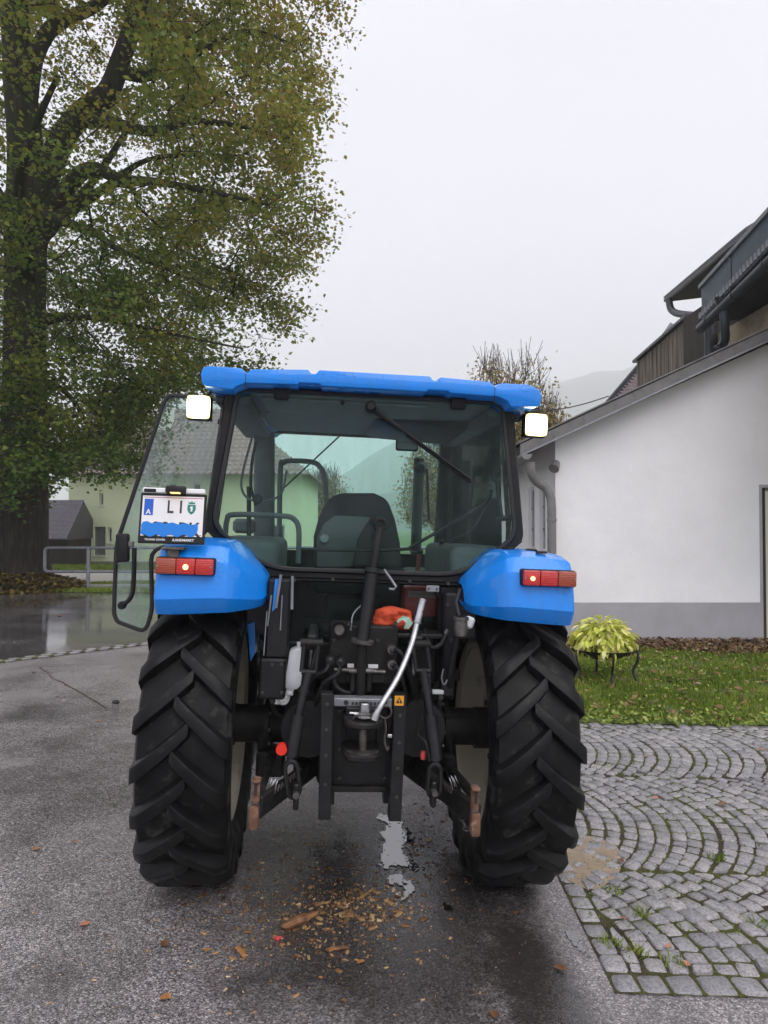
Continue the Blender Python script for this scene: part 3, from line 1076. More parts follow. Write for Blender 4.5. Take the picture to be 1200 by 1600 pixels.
# broad weeds along the edge
def scatter_leaves(name, n, xr, yr, size, mat, zfun, tilt=0.5, accept=None, zr=(0, 0.03), tint_mu=0.5, tint_sd=0.25, parent=None):
    X = rng.uniform(*xr, n)
    Y = rng.uniform(*yr, n)
    if accept is not None:
        k = accept(X, Y)
        X, Y = X[k], Y[k]
        n = len(X)
    Z = zfun(X, Y) + rng.uniform(*zr, n)
    a = rng.uniform(0, 2 * np.pi, n)
    u = np.stack([np.cos(a), np.sin(a), rng.normal(0, tilt, n)], 1)
    u /= np.linalg.norm(u, axis=1)[:, None]
    w = np.stack([-np.sin(a), np.cos(a), rng.normal(0, tilt, n)], 1)
    w /= np.linalg.norm(w, axis=1)[:, None]
    s = (size * rng.uniform(0.6, 1.4, n))[:, None]
    P = np.stack([X, Y, Z], 1)
    up = np.array([[0, 0, 1]])
    V = np.stack([P - u * s, P + w * s * .62 + up * s * .12 - u * s * .1, P + u * s * 1.1 + up * s * .1, P - w * s * .62 + up * s * .12 - u * s * .1], 1).reshape(-1, 3)
    Fq = (np.arange(n)[:, None] * 4 + np.array([[0, 1, 2, 0, 2, 3]])).ravel()
    tint = np.repeat(np.clip(rng.normal(tint_mu, tint_sd, n), 0, 1), 2)
    return link(name, raw_mesh(name, V, Fq, 3, mat, tint), parent)
gzn = lambda X, Y: -0.12 * np.tanh(0.0385 * (X + 0.185) / 0.12)
tag(scatter_leaves('lawn_weeds', 2600, (1.75, 6.9), (CY1, 11.0), 0.022, M_['blade'], lambda X, Y: gzn(X, Y) + 0.03, 0.5, None, (0, 0.05), 0.62, 0.2), 'broad leaved weeds growing among the lawn grass', 'weeds', kind='stuff')
tag(scatter_leaves('lawn_edge_weeds', 1500, (1.75, 6.9), (CY1 - 0.10, CY1 + 0.3), 0.025, M_['blade'], lambda X, Y: gzn(X, Y) + 0.022, 0.5, None, (0, 0.05), 0.55, 0.22), 'leafy weeds along the edge of the cobbles', 'weeds', kind='stuff')
tag(scatter_leaves('leaf_litter', 6500, (1.6, 6.9), (10.3, WALL_Y - 0.05), 0.032, M_['litter'], lambda X, Y: gzn(X, Y) + 0.04, 0.5,
                   lambda X, Y: Y > 10.75 + 0.25 * np.sin(X * 2.1) - rng.exponential(0.15, len(X)), (0, 0.07), 0.4, 0.3), 'brown leaf litter heaped along the foot of the wall', 'leaf litter', kind='stuff')
tag(scatter_leaves('lawn_leaves', 900, (1.75, 6.9), (CY1 - 0.05, 11.0), 0.034, M_['litter'], lambda X, Y: gzn(X, Y) + 0.055, 0.35, None, (0, 0.02), 0.55, 0.2), 'dead brown leaves lying scattered on the lawn', 'leaves', kind='stuff')
# moss and grass tufts in the joints
def joint_ok(X, Y):
    v = np.array([noise.noise(Vector((x * 1.3, y * 1.3, 9))) for x, y in zip(X, Y)])
    return v > 0.12
tag(blades('joint_moss', 9000, (CX0 + .05, 4.2), (CY0 + .1, 5.6), 0.010, 0.022, M_['blade'], joint_ok, 0.004, 0.0, 1.0), 'moss and tiny grass in the joints between cobbles', 'moss', kind='stuff')

# ------------------------------------------------------------------ far side of the road: kerb, verge, gravel, lawn strips
KY = kerb_y(0)
verge = sheet('verge', [(-40, KY), (2.5, KY), (2.5, 21.5), (-40, 21.5)], 0.012, M_['grass_soil'])
gravel = sheet('gravel_path', [(-40, 21.5), (4, 21.5), (4, 26.5), (-40, 26.5)], 0.010, M_['gravel'])
lawn2 = sheet('house_lawn', [(-40, 26.5), (6, 26.5), (6, 60), (-40, 60)], 0.012, M_['grass_soil'])
tag(blades('verge_grass', 26000, (-9.0, 0.5), (KY + 0.1, 21.4), 0.05, 0.12, M_['blade'], lambda X, Y: X > -8.0 + rng.exponential(0.6, len(X)) * 0 + 0.8 * np.sin(Y * 3) - 0.3, 0.012, 0.012), 'green verge grass below the tubular railing', 'grass', kind='stuff')
tag(blades('house_grass', 14000, (-18, -3), (26.6, 31), 0.05, 0.12, M_['blade'], None, 0.02, 0.012), 'bright grass strip in front of the pale green house', 'grass', kind='stuff')
kerb = MB()
p0, p1 = on_ground(95, 917), on_ground(330, 912)
kerb.b2((p0.x, KY + 0.75, 0.09), (p0.x + 7.0, KY + 0.95, 0.27))
tag(kerb.build('kerb_stone', M_['concrete'], bevel=0.02), 'long low grey concrete kerb under the railing', 'kerb')
# heap of fallen leaves round the tree foot
hx, hy = -10.3, 19.0
def heap(X, Y):
    d = ((X - hx) / 2.5) ** 2 + ((Y - hy) / 1.1) ** 2
    return 0.1 + 0.42 * np.clip(1 - d, 0, 1) ** 0.6
tag(scatter_leaves('leaf_heap', 9000, (-14, -6.2), (17.6, 20.4), 0.075, M_['hedge'], heap, 0.6, lambda X, Y: ((X - hx) / 2.6) ** 2 + ((Y - hy) / 1.35) ** 2 < 1 + rng.normal(0, .08, len(X)), (-0.05, 0.08), 0.45, 0.28), 'heap of yellow brown fallen leaves round the tree foot', 'leaf heap', kind='stuff')
tag(scatter_leaves('road_leaves', 420, (-13, -3), (16.6, 18.6), 0.05, M_['hedge'], lambda X, Y: gzn(X, Y) + 0.012, 0.12, lambda X, Y: Y > 18.4 - rng.exponential(0.5, len(X)), (0, 0.01), 0.5, 0.25), 'wet fallen leaves along the far edge of the road', 'leaves', kind='stuff')

# hills: real terrain far behind, forested, in the mist
def hill(name, crest, y0, depth, zb=-5):
    """crest: list of (x, z) of the ridge at distance y0+depth"""
    cx = [c[0] for c in crest]
    cz = [c[1] for c in crest]
    rows = []
    nx = 90
    for j in range(14):
        t = j / 13
        row = []
        for i in range(nx):
            x = cx[0] + (cx[-1] - cx[0]) * i / (nx - 1)
            zc = np.interp(x, cx, cz)
            f = math.sin(min(1.0, t * 1.25) * math.pi / 2) if t <= .8 else 1 - (t - .8) * 1.2
            z = zb + (zc - zb) * f * (1 + 0.05 * noise.noise(Vector((x * .02, t * 6, 1)))) + 5 * noise.noise(Vector((x * .03, t * 14, 3))) * (1 if t > 0 else 0)
            row.append((x, y0 + depth * t, z))
        rows.append(row)
    o = MB().grid(rows).build(name, M_['forest'], smooth=180)
    o['kind'] = 'structure'
    return o
def crest_px(pts, Y):
    return [(at(u, v, Y).x, at(u, v, Y).z) for u, v in pts]
hill('hill', crest_px([(-900, 800), (150, 800), (520, 770), (640, 690), (760, 640), (860, 618), (960, 598), (1080, 592), (1300, 600), (2400, 660)], 2200), 1150, 1050)
hill('hill', crest_px([(300, 830), (700, 760), (840, 690), (900, 668), (1000, 645), (1200, 625), (2200, 650)], 1100), 600, 500)
# ------------------------------------------------------------------ barn with the white wall
barn = thing('white_barn', 'low white plastered barn with grey plinth and sloping lean-to roof', 'barn', (0, 0, 0))
bz = lambda: -0.14
WX0 = at(868, 800, WALL_Y).x
WX1 = 6.9
def verge(x):     # underside of the roof verge over the wall
    a, b = at(838, 702, WALL_Y), at(1200, 540, WALL_Y)
    return a.z + (x - a.x) * (b.z - a.z) / (b.x - a.x)
PL_Z = at(1000, 941, WALL_Y).z
DX0 = at(1191, 800, WALL_Y).x
DZ1 = at(1191, 762, WALL_Y).z
wt = 0.35
W = MB()
# front wall with a door opening; slightly uneven plaster as a fine grid
rows = []
nx, nz = 44, 30
def wallz(x, t):
    return PL_Z + (verge(x) + 0.02 - PL_Z) * t
grid_rows = []
for j in range(nz + 1):
    row = []
    for i in range(nx + 1):
        x = WX0 + (DX0 - 0.05 - WX0) * i / nx
        z = wallz(x, j / nz)
        dy = 0.012 * noise.noise(Vector((x * 1.6, z * 1.6, 2))) + 0.005 * noise.noise(Vector((x * 6, z * 6, 4)))
        if i == 0 or i == nx or j == nz:
            dy = 0
        row.append((x, WALL_Y + dy, z))
    grid_rows.append(row)
W.grid(grid_rows)
W.b2((DX0 - 0.05, WALL_Y, DZ1 + 0.05), (WX1 + 2, WALL_Y + wt, verge(DX0)))
W.prism([(DX0 - 0.05, WALL_Y, verge(DX0)), (WX1 + 2, WALL_Y, verge(DX0)), (WX1 + 2, WALL_Y, verge(WX1 + 2))], (0, wt, 0))
front = W.build('front_wall', M_['plaster'], barn, smooth=30)
P_ = MB()
P_.b2((WX0 - 0.01, WALL_Y - 0.012, -0.3), (DX0 - 0.05, WALL_Y + wt, PL_Z))
P_.build('plinth', M_['plinth'], barn, bevel=0.006)
# side wall receding on the left, with two window openings
SY1 = 17.5
def side_z(y):
    return verge(WX0) + 0.0
win = [((2.78 * FPX) / (852 - 600) * WX0 / 2.78, (2.78 * FPX) / (843 - 600) * WX0 / 2.78), (WX0 * FPX / (835 - 600), WX0 * FPX / (826 - 600))]
wz0, wz1 = at(840, 862, 12.7).z, at(840, 757, 12.7).z
s = MB()
segs = [WALL_Y, win[0][0], win[0][1], win[1][0], win[1][1], SY1]
for a, b, hole in ((0, 1, 0), (1, 2, 1), (2, 3, 0), (3, 4, 1), (4, 5, 0)):
    ya, yb = segs[a], segs[b]
    if hole:
        s.b2((WX0, ya, -0.3), (WX0 + wt, yb, wz0))
        s.b2((WX0, ya, wz1), (WX0 + wt, yb, side_z(0)))
    else:
        s.b2((WX0, ya + (0.001 if a == 0 else 0), -0.3), (WX0 + wt, yb, side_z(0)))
s.build('side_wall', M_['plaster'], barn, smooth=0)
for ya, yb in win:
    f = MB()
    f.b2((WX0 + .05, ya, wz0), (WX0 + .11, ya + .05, wz1)).b2((WX0 + .05, yb - .05, wz0), (WX0 + .11, yb, wz1))
    f.b2((WX0 + .05, ya + .05, wz0), (WX0 + .11, yb - .05, wz0 + .06)).b2((WX0 + .05, ya + .05, wz1 - .06), (WX0 + .11, yb - .05, wz1))
    fo = f.build('window', M_['window_white'], barn, bevel=0.004)
    g = MB().b2((WX0 + .085, ya + .05, wz0 + .06), (WX0 + .095, yb - .05, wz1 - .06))
    g.build('pane', M_['pane'], fo, smooth=0)
    b = MB()
    for k in (1, 2):
        z = wz0 + (wz1 - wz0) * k / 3
        b.b2((WX0 + .045, ya + .05, z - .02), (WX0 + .08, yb - .05, z + .02))
    b.b2((WX0 + .04, (ya + yb) / 2 - .018, wz0 + .06), (WX0 + .083, (ya + yb) / 2 + .018, wz1 - .06))
    b.build('glazing_bar', M_['shutter'], fo, bevel=0.003)
    si = MB().b2((WX0 - .06, ya - .04, wz0 - .05), (WX0 + .04, yb + .04, wz0 - .002))
    si.build('sill', M_['concrete'], fo, bevel=0.006)
# body so that the barn is closed
MB().b2((WX0 + wt, SY1 - wt, -0.3), (WX1 + 2, SY1, 3.0)).build('back_wall', M_['plaster'], barn, smooth=0)
MB().b2((WX0 + wt + .001, WALL_Y + 1.2, -0.2), (WX1 + 2, SY1 - wt - .001, -0.05)).build('inner_floor', M_['concrete'], barn, smooth=0)
# lean-to roof: sloping slab with a thick sheet-metal verge towards the yard
OH = 0.42
rx0 = at(812, 708, WALL_Y - OH).x
def roof_pts(y, dz):
    out = []
    a, b = at(815, 712, WALL_Y - OH), at(1200, 533, WALL_Y - OH)
    sl = (b.z - a.z) / (b.x - a.x)
    return (a.x, y, a.z + dz), (WX1 + 2.2, y, a.z + sl * (WX1 + 2.2 - a.x) + dz)
q0, q1 = roof_pts(WALL_Y - OH, 0)
up = 0.185
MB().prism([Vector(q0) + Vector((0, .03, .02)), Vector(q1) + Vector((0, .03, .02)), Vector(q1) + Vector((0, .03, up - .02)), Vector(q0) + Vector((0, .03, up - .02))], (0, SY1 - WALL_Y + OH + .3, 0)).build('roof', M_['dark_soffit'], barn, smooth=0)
MB().prism([Vector(q0) + Vector((-.02, 0, 0)), q1, Vector(q1) + Vector((0, 0, up)), Vector(q0) + Vector((-.02, 0, up))], (0, .03, 0)).build('verge_board', M_['roof_sheet'], barn, bevel=0.008)
MB().prism([Vector(q0) + Vector((-.03, -.025, -.022)), Vector(q1) + Vector((0, -.025, -.022)), Vector(q1) + Vector((0, -.025, .012)), Vector(q0) + Vector((-.03, -.025, .012))], (0, .06, 0)).build('drip_edge', M_['galv'], barn, bevel=0.004)
MB().prism([Vector(q0) + Vector((-.05, -.02, up + .001)), Vector(q1) + Vector((0, -.02, up + .001)), Vector(q1) + Vector((0, -.02, up + .03)), Vector(q0) + Vector((-.05, -.02, up + .03))], (0, SY1 - WALL_Y + OH + .35, 0)).build('roof_sheet', M_['roof_sheet'], barn, bevel=0.006)
# gutter along the low eave and its downpipe
ga = at(824, 712, WALL_Y - OH)
g = MB()
prof = [(math.cos(w) * .085, math.sin(w) * .085) for w in np.linspace(math.pi, 2 * math.pi, 9)]
prof += [(c * .9, s_ * .9) for c, s_ in prof[::-1]]
for y in (WALL_Y - OH - .05, SY1):
    pass
g.prism([(ga.x - .02 + c, WALL_Y - OH - .05, ga.z + .02 + s_) for c, s_ in prof], (0, SY1 - WALL_Y + OH, 0))
g.build('gutter', M_['pipe_grey'], barn)
MB().prism([(ga.x - .02 + math.cos(w) * .084, WALL_Y - OH - .052, ga.z + .02 + math.sin(w) * .084) for w in np.linspace(math.pi, 2 * math.pi, 9)], (0, .012, 0)).build('gutter_end', M_['pipe_grey'], barn)
DPY = WALL_Y - 0.14
dp = [at(829, 722, WALL_Y - .3), at(830, 738, WALL_Y - .28), at(838, 752, WALL_Y - .2), at(852, 762, DPY), at(860, 776, DPY), at(862, 795, DPY), at(863, 900, DPY)]
dp[-1].z = 0.0
path = bez(dp[:6], 5) + [Vector((dp[5].x, dp[5].y, -0.1))]
MB().tube(path, 0.072, 14).build('downpipe', M_['pipe_grey'], barn)
for z in (1.9, 0.9):
    MB().tube([(dp[5].x, DPY, z - .02), (dp[5].x, DPY, z + .02)], 0.082, 14).build('pipe_clamp', M_['pipe_grey'], barn)
# spotlight on the corner
sp = at(868, 727, WALL_Y - .1)
sl = MB().lathe([(-.10, .035), (-.06, .06), (.08, .085), (.10, .085), (.10, .075), (.085, .07)], (0, 0, 0), 'Z', 16)
slo = sl.build('corner_spotlight', M_['pipe_grey'], barn)
slo.location = sp
slo.rotation_euler = (R(40), R(215), 0)
MB().tube([sp, sp + Vector((.06, .1, .03))], .018).build('spotlight_arm', M_['pipe_grey'], barn)
# door at the right edge
d = MB().b2((DX0 + .07, WALL_Y + .06, -0.12), (DX0 + 1.0, WALL_Y + .10, DZ1 - .05))
do = d.build('door', M_['door'], barn, bevel=0.004)
MB().b2((DX0 + .14, WALL_Y + .045, .2), (DX0 + .5, WALL_Y + .059, DZ1 - .2)).build('door_panel', M_['door'], do, bevel=0.006)
MB().b2((DX0 - .05, WALL_Y - .005, -0.14), (DX0, WALL_Y + .2, DZ1 + .05)).b2((DX0, WALL_Y - .005, DZ1 - .0), (DX0 + 1.1, WALL_Y + .2, DZ1 + .05)).build('door_frame', M_['plinth'], barn, bevel=0.004)
MB().b2((DX0, WALL_Y + .04, -0.14), (DX0 + .07, WALL_Y + .2, DZ1 - .001)).build('door_jamb', M_['dark_wood'], barn, smooth=0)
MB().b2((DX0 + 1.0, WALL_Y, -0.3), (WX1 + 2, WALL_Y + wt, DZ1)).build('wall_beyond_door', M_['plaster'], barn, smooth=0)

# ------------------------------------------------------------------ tall farm building behind the barn
farm = thing('farm_building', 'tall old farm building with blue grey metal eaves behind the white barn', 'building')
# main eave running towards the camera: blue grey fascia, tooth strip, gutter
def L3(u, v, X):     # point on pixel ray at world x = X
    dd = ray(u, v)
    return Vector((0, 0, CAM_H)) + dd * (X / dd.x)
EX = 5.75
e0, e1 = L3(1097, 500, EX), L3(1215, 376, EX)
t0, t1 = L3(1095, 449, EX), L3(1215, 315, EX)
sl_b = (e1.z - e0.z) / (e1.y - e0.y)
MB().prism([e0, e1, t1, t0], (.05, 0, 0)).build('eave_fascia', M_['slate_metal'], farm, bevel=0.006)
dirn = (t1 - t0)
MB().prism([t0 + Vector((-.04, .03, -.03)), t1 + Vector((-.04, -.03, -.03)), t1 + Vector((-.04, -.03, .05)), t0 + Vector((-.04, .03, .05))], (.14, 0, 0)).build('fascia_cap', M_['galv'], farm, bevel=0.006)
for k in range(2):
    a = t0.lerp(t1, .43 + .5 * k)
    b = e0.lerp(e1, .43 + .5 * k)
    MB().prism([a + Vector((-.012, 0, 0)), b + Vector((-.012, 0, 0)), b + Vector((-.012, -.04, 0)), a + Vector((-.012, -.04, 0))], (.03, 0, 0)).build('sheet_seam', M_['pipe_dark'], farm)
tooth = MB().add([(-.07, -.055, 0), (-.07, .055, 0), (-.07, .03, .11), (-.07, -.03, .11), (-.05, -.055, 0), (-.05, .055, 0), (-.05, .03, .11), (-.05, -.03, .11)],
                 [(0, 1, 2, 3), (7, 6, 5, 4), (0, 4, 5, 1), (1, 5, 6, 2), (2, 6, 7, 3), (3, 7, 4, 0)]).mesh('roof_tooth', M_['galv'], smooth=0)
for k in range(22):
    p = e0.lerp(e1, (k + .5) / 22)
    link('roof_tooth', tooth, farm, p + Vector((0, 0, .0)))
gp0, gp1 = e0 + Vector((.02, .12, -.13)), e1 + Vector((.02, -.3, -.13))
MB().tube([gp0, gp1], .088, 16).build('eave_gutter', M_['pipe_dark'], farm)
for k in (.12, .45, .78):
    p = gp0.lerp(gp1, k)
    tt_ = (gp1 - gp0).normalized()
    MB().tube([p - tt_ * .02, p + tt_ * .02], .098, 16).build('gutter_bracket', M_['pipe_dark'], farm)
# dark soffit and wall under the eave
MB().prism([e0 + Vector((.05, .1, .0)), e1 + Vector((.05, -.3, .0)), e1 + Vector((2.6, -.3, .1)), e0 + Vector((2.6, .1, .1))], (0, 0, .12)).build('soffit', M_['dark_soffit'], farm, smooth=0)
MB().b2((6.45, e1.y - 1, 2.5), (9.0, 14.4, e0.z + .0)).build('wall', M_['rough_plaster'], farm, smooth=0)
MB().prism([t0 + Vector((0.05, 0, 0)), t1 + Vector((0.05, 0, 0)), t1 + Vector((4, 0, 3.0)), t0 + Vector((4, 0, 3.0))], (0, 0, .1)).build('roof', M_['slate_metal'], farm, smooth=0)
# downpipe under the eave
dpp = [L3(1131, 478, EX + .05), L3(1132, 505, EX + .05), L3(1133, 528, EX + .1), L3(1128, 540, EX + .1), L3(1119, 547, EX + .0)]
MB().tube(bez(dpp, 5), .075, 12).build('downpipe', M_['pipe_dark'], farm)
MB().lathe([(-.12, .07), (.12, .16)], dpp[0] + Vector((0, 0, .02)), 'Z', 14).build('pipe_funnel', M_['pipe_dark'], farm)
# board clad gable wall and its corner post
BXc = 6.35
b_tl, b_tr = L3(995, 566, BXc), L3(1074, 497, BXc)
boards = MB()
nb = 26
for k in range(nb):
    ya, yb = b_tl.y + (b_tr.y - b_tl.y) * k / nb, b_tl.y + (b_tr.y - b_tl.y) * (k + 1) / nb
    zt_ = b_tl.z + (b_tr.z - b_tl.z) * (k + .5) / nb
    off = .012 if k % 2 else 0.0
    boards.b2((BXc + off + random.uniform(0, .006), yb + .006, 2.6), (BXc + .06, ya - .006, zt_ - random.uniform(0, .02)))
boards.b2((BXc + .05, b_tr.y, 2.6), (BXc + .5, b_tl.y, min(b_tl.z, b_tr.z) - .05))
tag(boards.build('board_cladding', M_['wood'], farm, smooth=0), kind='stuff')
MB().prism([b_tl + Vector((-.08, .1, 0)), b_tr + Vector((-.08, -.1, 0)), b_tr + Vector((-.08, -.1, .07)), b_tl + Vector((-.08, .1, .07))], (.5, 0, 0)).build('cladding_cap', M_['pipe_dark'], farm, bevel=0.004)
pc = L3(1089, 530, BXc - .1)
MB().b2((BXc - .1, 13.7, 2.6), (BXc + .3, b_tr.y - .02, b_tr.z - .02)).build('corner_post', M_['dark_wood'], farm, bevel=0.01)
MB().tube([(BXc - .06, 13.62, 2.6), (BXc - .06, 13.62, b_tr.z - .05)], .10, 12).build('rain_pipe', M_['pipe_dark'], farm)
# second, higher roof beyond: dark underside, gutter elbow
RX = 7.2
r0, r1 = L3(1037, 472, RX), L3(1165, 366, RX)
MB().prism([r0, r1, r1 + Vector((0, 0, .07)), r0 + Vector((0, 0, .07))], (.06, 0, 0)).build('upper_eave', M_['pipe_dark'], farm, bevel=0.005)
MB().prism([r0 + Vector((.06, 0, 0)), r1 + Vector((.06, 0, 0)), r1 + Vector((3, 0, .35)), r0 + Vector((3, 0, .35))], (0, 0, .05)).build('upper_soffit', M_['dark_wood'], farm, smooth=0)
MB().prism([r0 + Vector((.0, 0, .08)), r1 + Vector((.0, 0, .08)), r1 + Vector((3, 0, 1.9)), r0 + Vector((3, 0, 1.9))], (0, 0, .06)).build('upper_roof', M_['slate'], farm, smooth=0)
MB().b2((8.6, r1.y, 3), (11, r0.y - .3, r0.z + .3)).build('upper_wall', M_['dark_wood'], farm, smooth=0)
ep = [L3(1045, 468, RX - .02), L3(1048, 482, RX - .02), L3(1056, 489, RX), L3(1075, 492, RX), L3(1094, 493, RX)]
MB().tube(bez(ep, 4), .085, 10).build('gutter_elbow', M_['pipe_dark'], farm)

# tiled hip roof of another house beyond
hh = thing('tiled_house', 'house with pinkish grey tiled hip roof peeking over the barn roof', 'house')
hY = 26.0
pA, pB, pC, pD = at(930, 652, hY), at(1003, 566, hY), at(1150, 430, hY), at(1150, 652, hY)
MB().prism([pA, pB, pC + Vector((0, 6, 0)), pD], (5.0, 5.5, 0)).build('roof_body', M_['slate'], hh, smooth=0)
trow = MB()
M_['pinktile'] = pm('pinkish_grey_tile', (0.30, 0.235, 0.245), (0.22, 0.17, 0.185), 6, rough=0.6)
ntr = 40
for k in range(ntr):
    z0 = pA.z + (pB.z - pA.z) * k / ntr
    z1 = pA.z + (pB.z - pA.z) * (k + 1) / ntr
    x0 = pA.x + (pB.x - pA.x) * k / ntr
    nn = int((pD.x - x0) / .16)
    for j in range(nn):
        xa = x0 + .12 + j * .16 + (.08 if k % 2 else 0)
        trow.b2((xa, hY - .09, z0), (xa + .152, hY - .022, z1 - .012))
tag(trow.build('roof_tiles', M_['pinktile'], hh, smooth=0), kind='stuff')
MB().tube([pA + Vector((-.05, -.05, 0)), pB + Vector((-.05, -.05, 0))], .06, 8).build('verge_strip', M_['pipe_dark'], hh)
MB().b2((pA.x + .5, hY + .2, 0), (pD.x, hY + 5, pA.z + .02)).build('wall', M_['house_white'], hh, smooth=0)

# overhead cable
ca, cb = at(780, 640, 24.0), at(951, 619, 26.0)
pts = [ca.lerp(cb, t) + Vector((0, 0, -.25 * math.sin(math.pi * t))) for t in np.linspace(0, 1, 14)]
tag(MB().tube(pts, .022, 6).build('overhead_cable', M_['cable']), 'thin black overhead cable running to the tiled roof', 'cable')

# ------------------------------------------------------------------ pale green house across the road
HY = 33.5
house = thing('pale_green_house', 'pale green two storey house behind the big tree', 'house')
hx0, hx1 = at(107, 800, HY).x, at(472, 800, HY).x
hz1 = at(150, 735, HY).z
openings = []
for (u0, u1, v0, v1) in ((124, 131, 822, 842), (133, 140, 822, 850), (147, 165, 823, 868), (168, 175, 824, 848), (155, 162, 770, 790), (262, 276, 755, 800), (300, 314, 755, 800), (262, 276, 830, 868), (425, 445, 820, 868), (395, 410, 825, 866)):
    a, b = at(u0, v1, HY), at(u1, v0, HY)
    openings.append((a.x, b.x, a.z, b.z))
xs = sorted(set([hx0, hx1] + [o[0] for o in openings] + [o[1] for o in openings]))
zs = sorted(set([0.2, hz1] + [o[2] for o in openings] + [o[3] for o in openings]))
hw = MB()
for xa, xb in zip(xs[:-1], xs[1:]):
    for za, zb in zip(zs[:-1], zs[1:]):
        mx, mz = (xa + xb) / 2, (za + zb) / 2
        if not any(o[0] < mx < o[1] and o[2] < mz < o[3] for o in openings):
            hw.b2((xa, HY, za), (xb, HY + .3, zb))
bmx = hw.build('wall', M_['house'], house, smooth=0)
MB().b2((hx0, HY + .301, 0), (hx1, HY + 8, hz1)).build('side_walls', M_['house'], house, smooth=0)
MB().b2((hx0 - .03, HY - .04, 0.0), (hx1 + .03, HY + .2, at(150, 877, HY).z)).build('plinth', M_['concrete'], house, bevel=0.02)
for i, (xa, xb, za, zb) in enumerate(openings):
    f = MB()
    fw = .07
    f.b2((xa, HY + .1, za), (xa + fw, HY + .17, zb)).b2((xb - fw, HY + .1, za), (xb, HY + .17, zb)).b2((xa + fw, HY + .1, za), (xb - fw, HY + .17, za + fw)).b2((xa + fw, HY + .1, zb - fw), (xb - fw, HY + .17, zb))
    fo = f.build('window', M_['house_white'] if i != 2 else M_['concrete'], house, smooth=0)
    MB().b2((xa + fw, HY + .13, za + fw), (xb - fw, HY + .14, zb - fw)).build('pane', M_['pane'] if i != 2 else M_['galv'], fo, smooth=0)
    MB().b2((xa - .05, HY - .05, za - .06), (xb + .05, HY + .1, za - .001)).build('sill', M_['house_white'], fo, smooth=0)
# roof: tile courses, each course a step, hipped at the right end
rz = hz1
rf = MB()
nc = 16
hip = lambda k: hx1 + .5 - k * .30
for k in range(nc):
    ya, yb = HY - .6 + k * .30, HY - .6 + (k + 1) * .30 + .04
    za = rz - .25 + k * .24
    xr0, xr1 = hip(k), hip(k + 1.1)
    rf.add([(hx0 - .5, ya, za), (xr0, ya, za), (xr1, yb, za + .235), (hx0 - .5, yb, za + .235), (hx0 - .5, ya, za + .05), (xr0, ya, za + .05), (xr1, yb, za + .285), (hx0 - .5, yb, za + .285)],
           [(0, 1, 2, 3), (4, 5, 6, 7), (0, 1, 5, 4), (1, 2, 6, 5), (2, 3, 7, 6), (3, 0, 4, 7)])
rib = int((hx1 - hx0 + 1) / .3)
for k in range(rib):
    xx = hx0 - .5 + .15 + k * .3
    f = min(1.0, max(0.05, (hx1 + .5 - xx) / 4.8))
    y1_, z1_ = HY - .62 + 4.82 * f, rz - .19 + 3.86 * f
    rf.add([(xx - .05, HY - .62, rz - .19), (xx + .05, HY - .62, rz - .19), (xx + .05, y1_, z1_), (xx - .05, y1_, z1_), (xx, HY - .62, rz - .13), (xx, y1_, z1_ + .06)],
           [(0, 4, 5, 3), (4, 1, 2, 5), (0, 1, 4), (2, 3, 5)])
rfo = rf.build('roof', M_['tile'], house, smooth=0)
MB().b2((hx0 + 3.2, HY + 2.5, rz + 1.8), (hx0 + 4.0, HY + 3.3, rz + 4.2)).build('chimney', M_['house_white'], rfo, bevel=0.02)
MB().add([(hx0 - .45, HY + 4.2, rz + 3.58), (hip(16), HY + 4.2, rz + 3.58), (hx1 + .45, HY + 8.6, rz - .3), (hx0 - .45, HY + 8.6, rz - .3)], [(0, 1, 2, 3)]).build('rear_roof', M_['tile'], house, smooth=0)
MB().add([(hx1 + .48, HY - .58, rz - .26), (hx1 + .48, HY + 8.6, rz - .28), (hip(16) - .02, HY + 4.2, rz + 3.57)], [(0, 1, 2)]).build('hip_roof', M_['tile'], house, smooth=0)
MB().prism([(hx0, HY, rz), (hx0, HY + 8, rz), (hx0, HY + 4.2, rz + 3.4)], (.3, 0, 0)).build('gable', M_['house'], house, smooth=0)

# dark shed beside the house
shed = thing('wooden_shed', 'dark wooden shed with violet grey slate roof beside the pale house', 'shed')
SY = 31.0
sx0, sx1 = at(40, 800, SY).x, at(106, 800, SY).x
szr = at(80, 838, SY).z
for k in range(22):
    xa = sx0 + (sx1 - sx0) * k / 22
    MB().b2((xa + .006, SY + random.uniform(0, .02), 0.1), (xa + (sx1 - sx0) / 22 - .006, SY + .06, szr)).build('plank', M_['dark_wood'], shed, smooth=0)
MB().b2((sx0, SY + .061, 0.1), (sx1, SY + 3.5, szr)).build('wall', M_['dark_wood'], shed, smooth=0)
sr = MB()
for k in range(9):
    for j in range(16):
        xa = sx0 - .2 + j * (sx1 - sx0 + .3) / 16
        ya, za = SY - .35 + k * .2, szr - .12 + k * .19
        w_ = (sx1 - sx0 + .3) / 16 - .012
        sr.add([(xa, ya, za), (xa + w_, ya, za), (xa + w_, ya + .24, za + .215), (xa, ya + .24, za + .215), (xa, ya, za + .03), (xa + w_, ya, za + .03), (xa + w_, ya + .24, za + .245), (xa, ya + .24, za + .245)],
               [(0, 1, 2, 3), (4, 5, 6, 7), (0, 1, 5, 4), (1, 2, 6, 5), (2, 3, 7, 6), (3, 0, 4, 7)])
tag(sr.build('roof_slates', M_['slate'], shed, smooth=0), kind='stuff')
MB().prism([(sx0 - .2, SY - .34, szr - .16), (sx0 - .2, SY + 1.5, szr + 1.55), (sx0 - .2, SY + 3.6, szr - .1)], (sx1 - sx0 + .28, 0, 0)).build('roof', M_['slate'], shed, smooth=0)

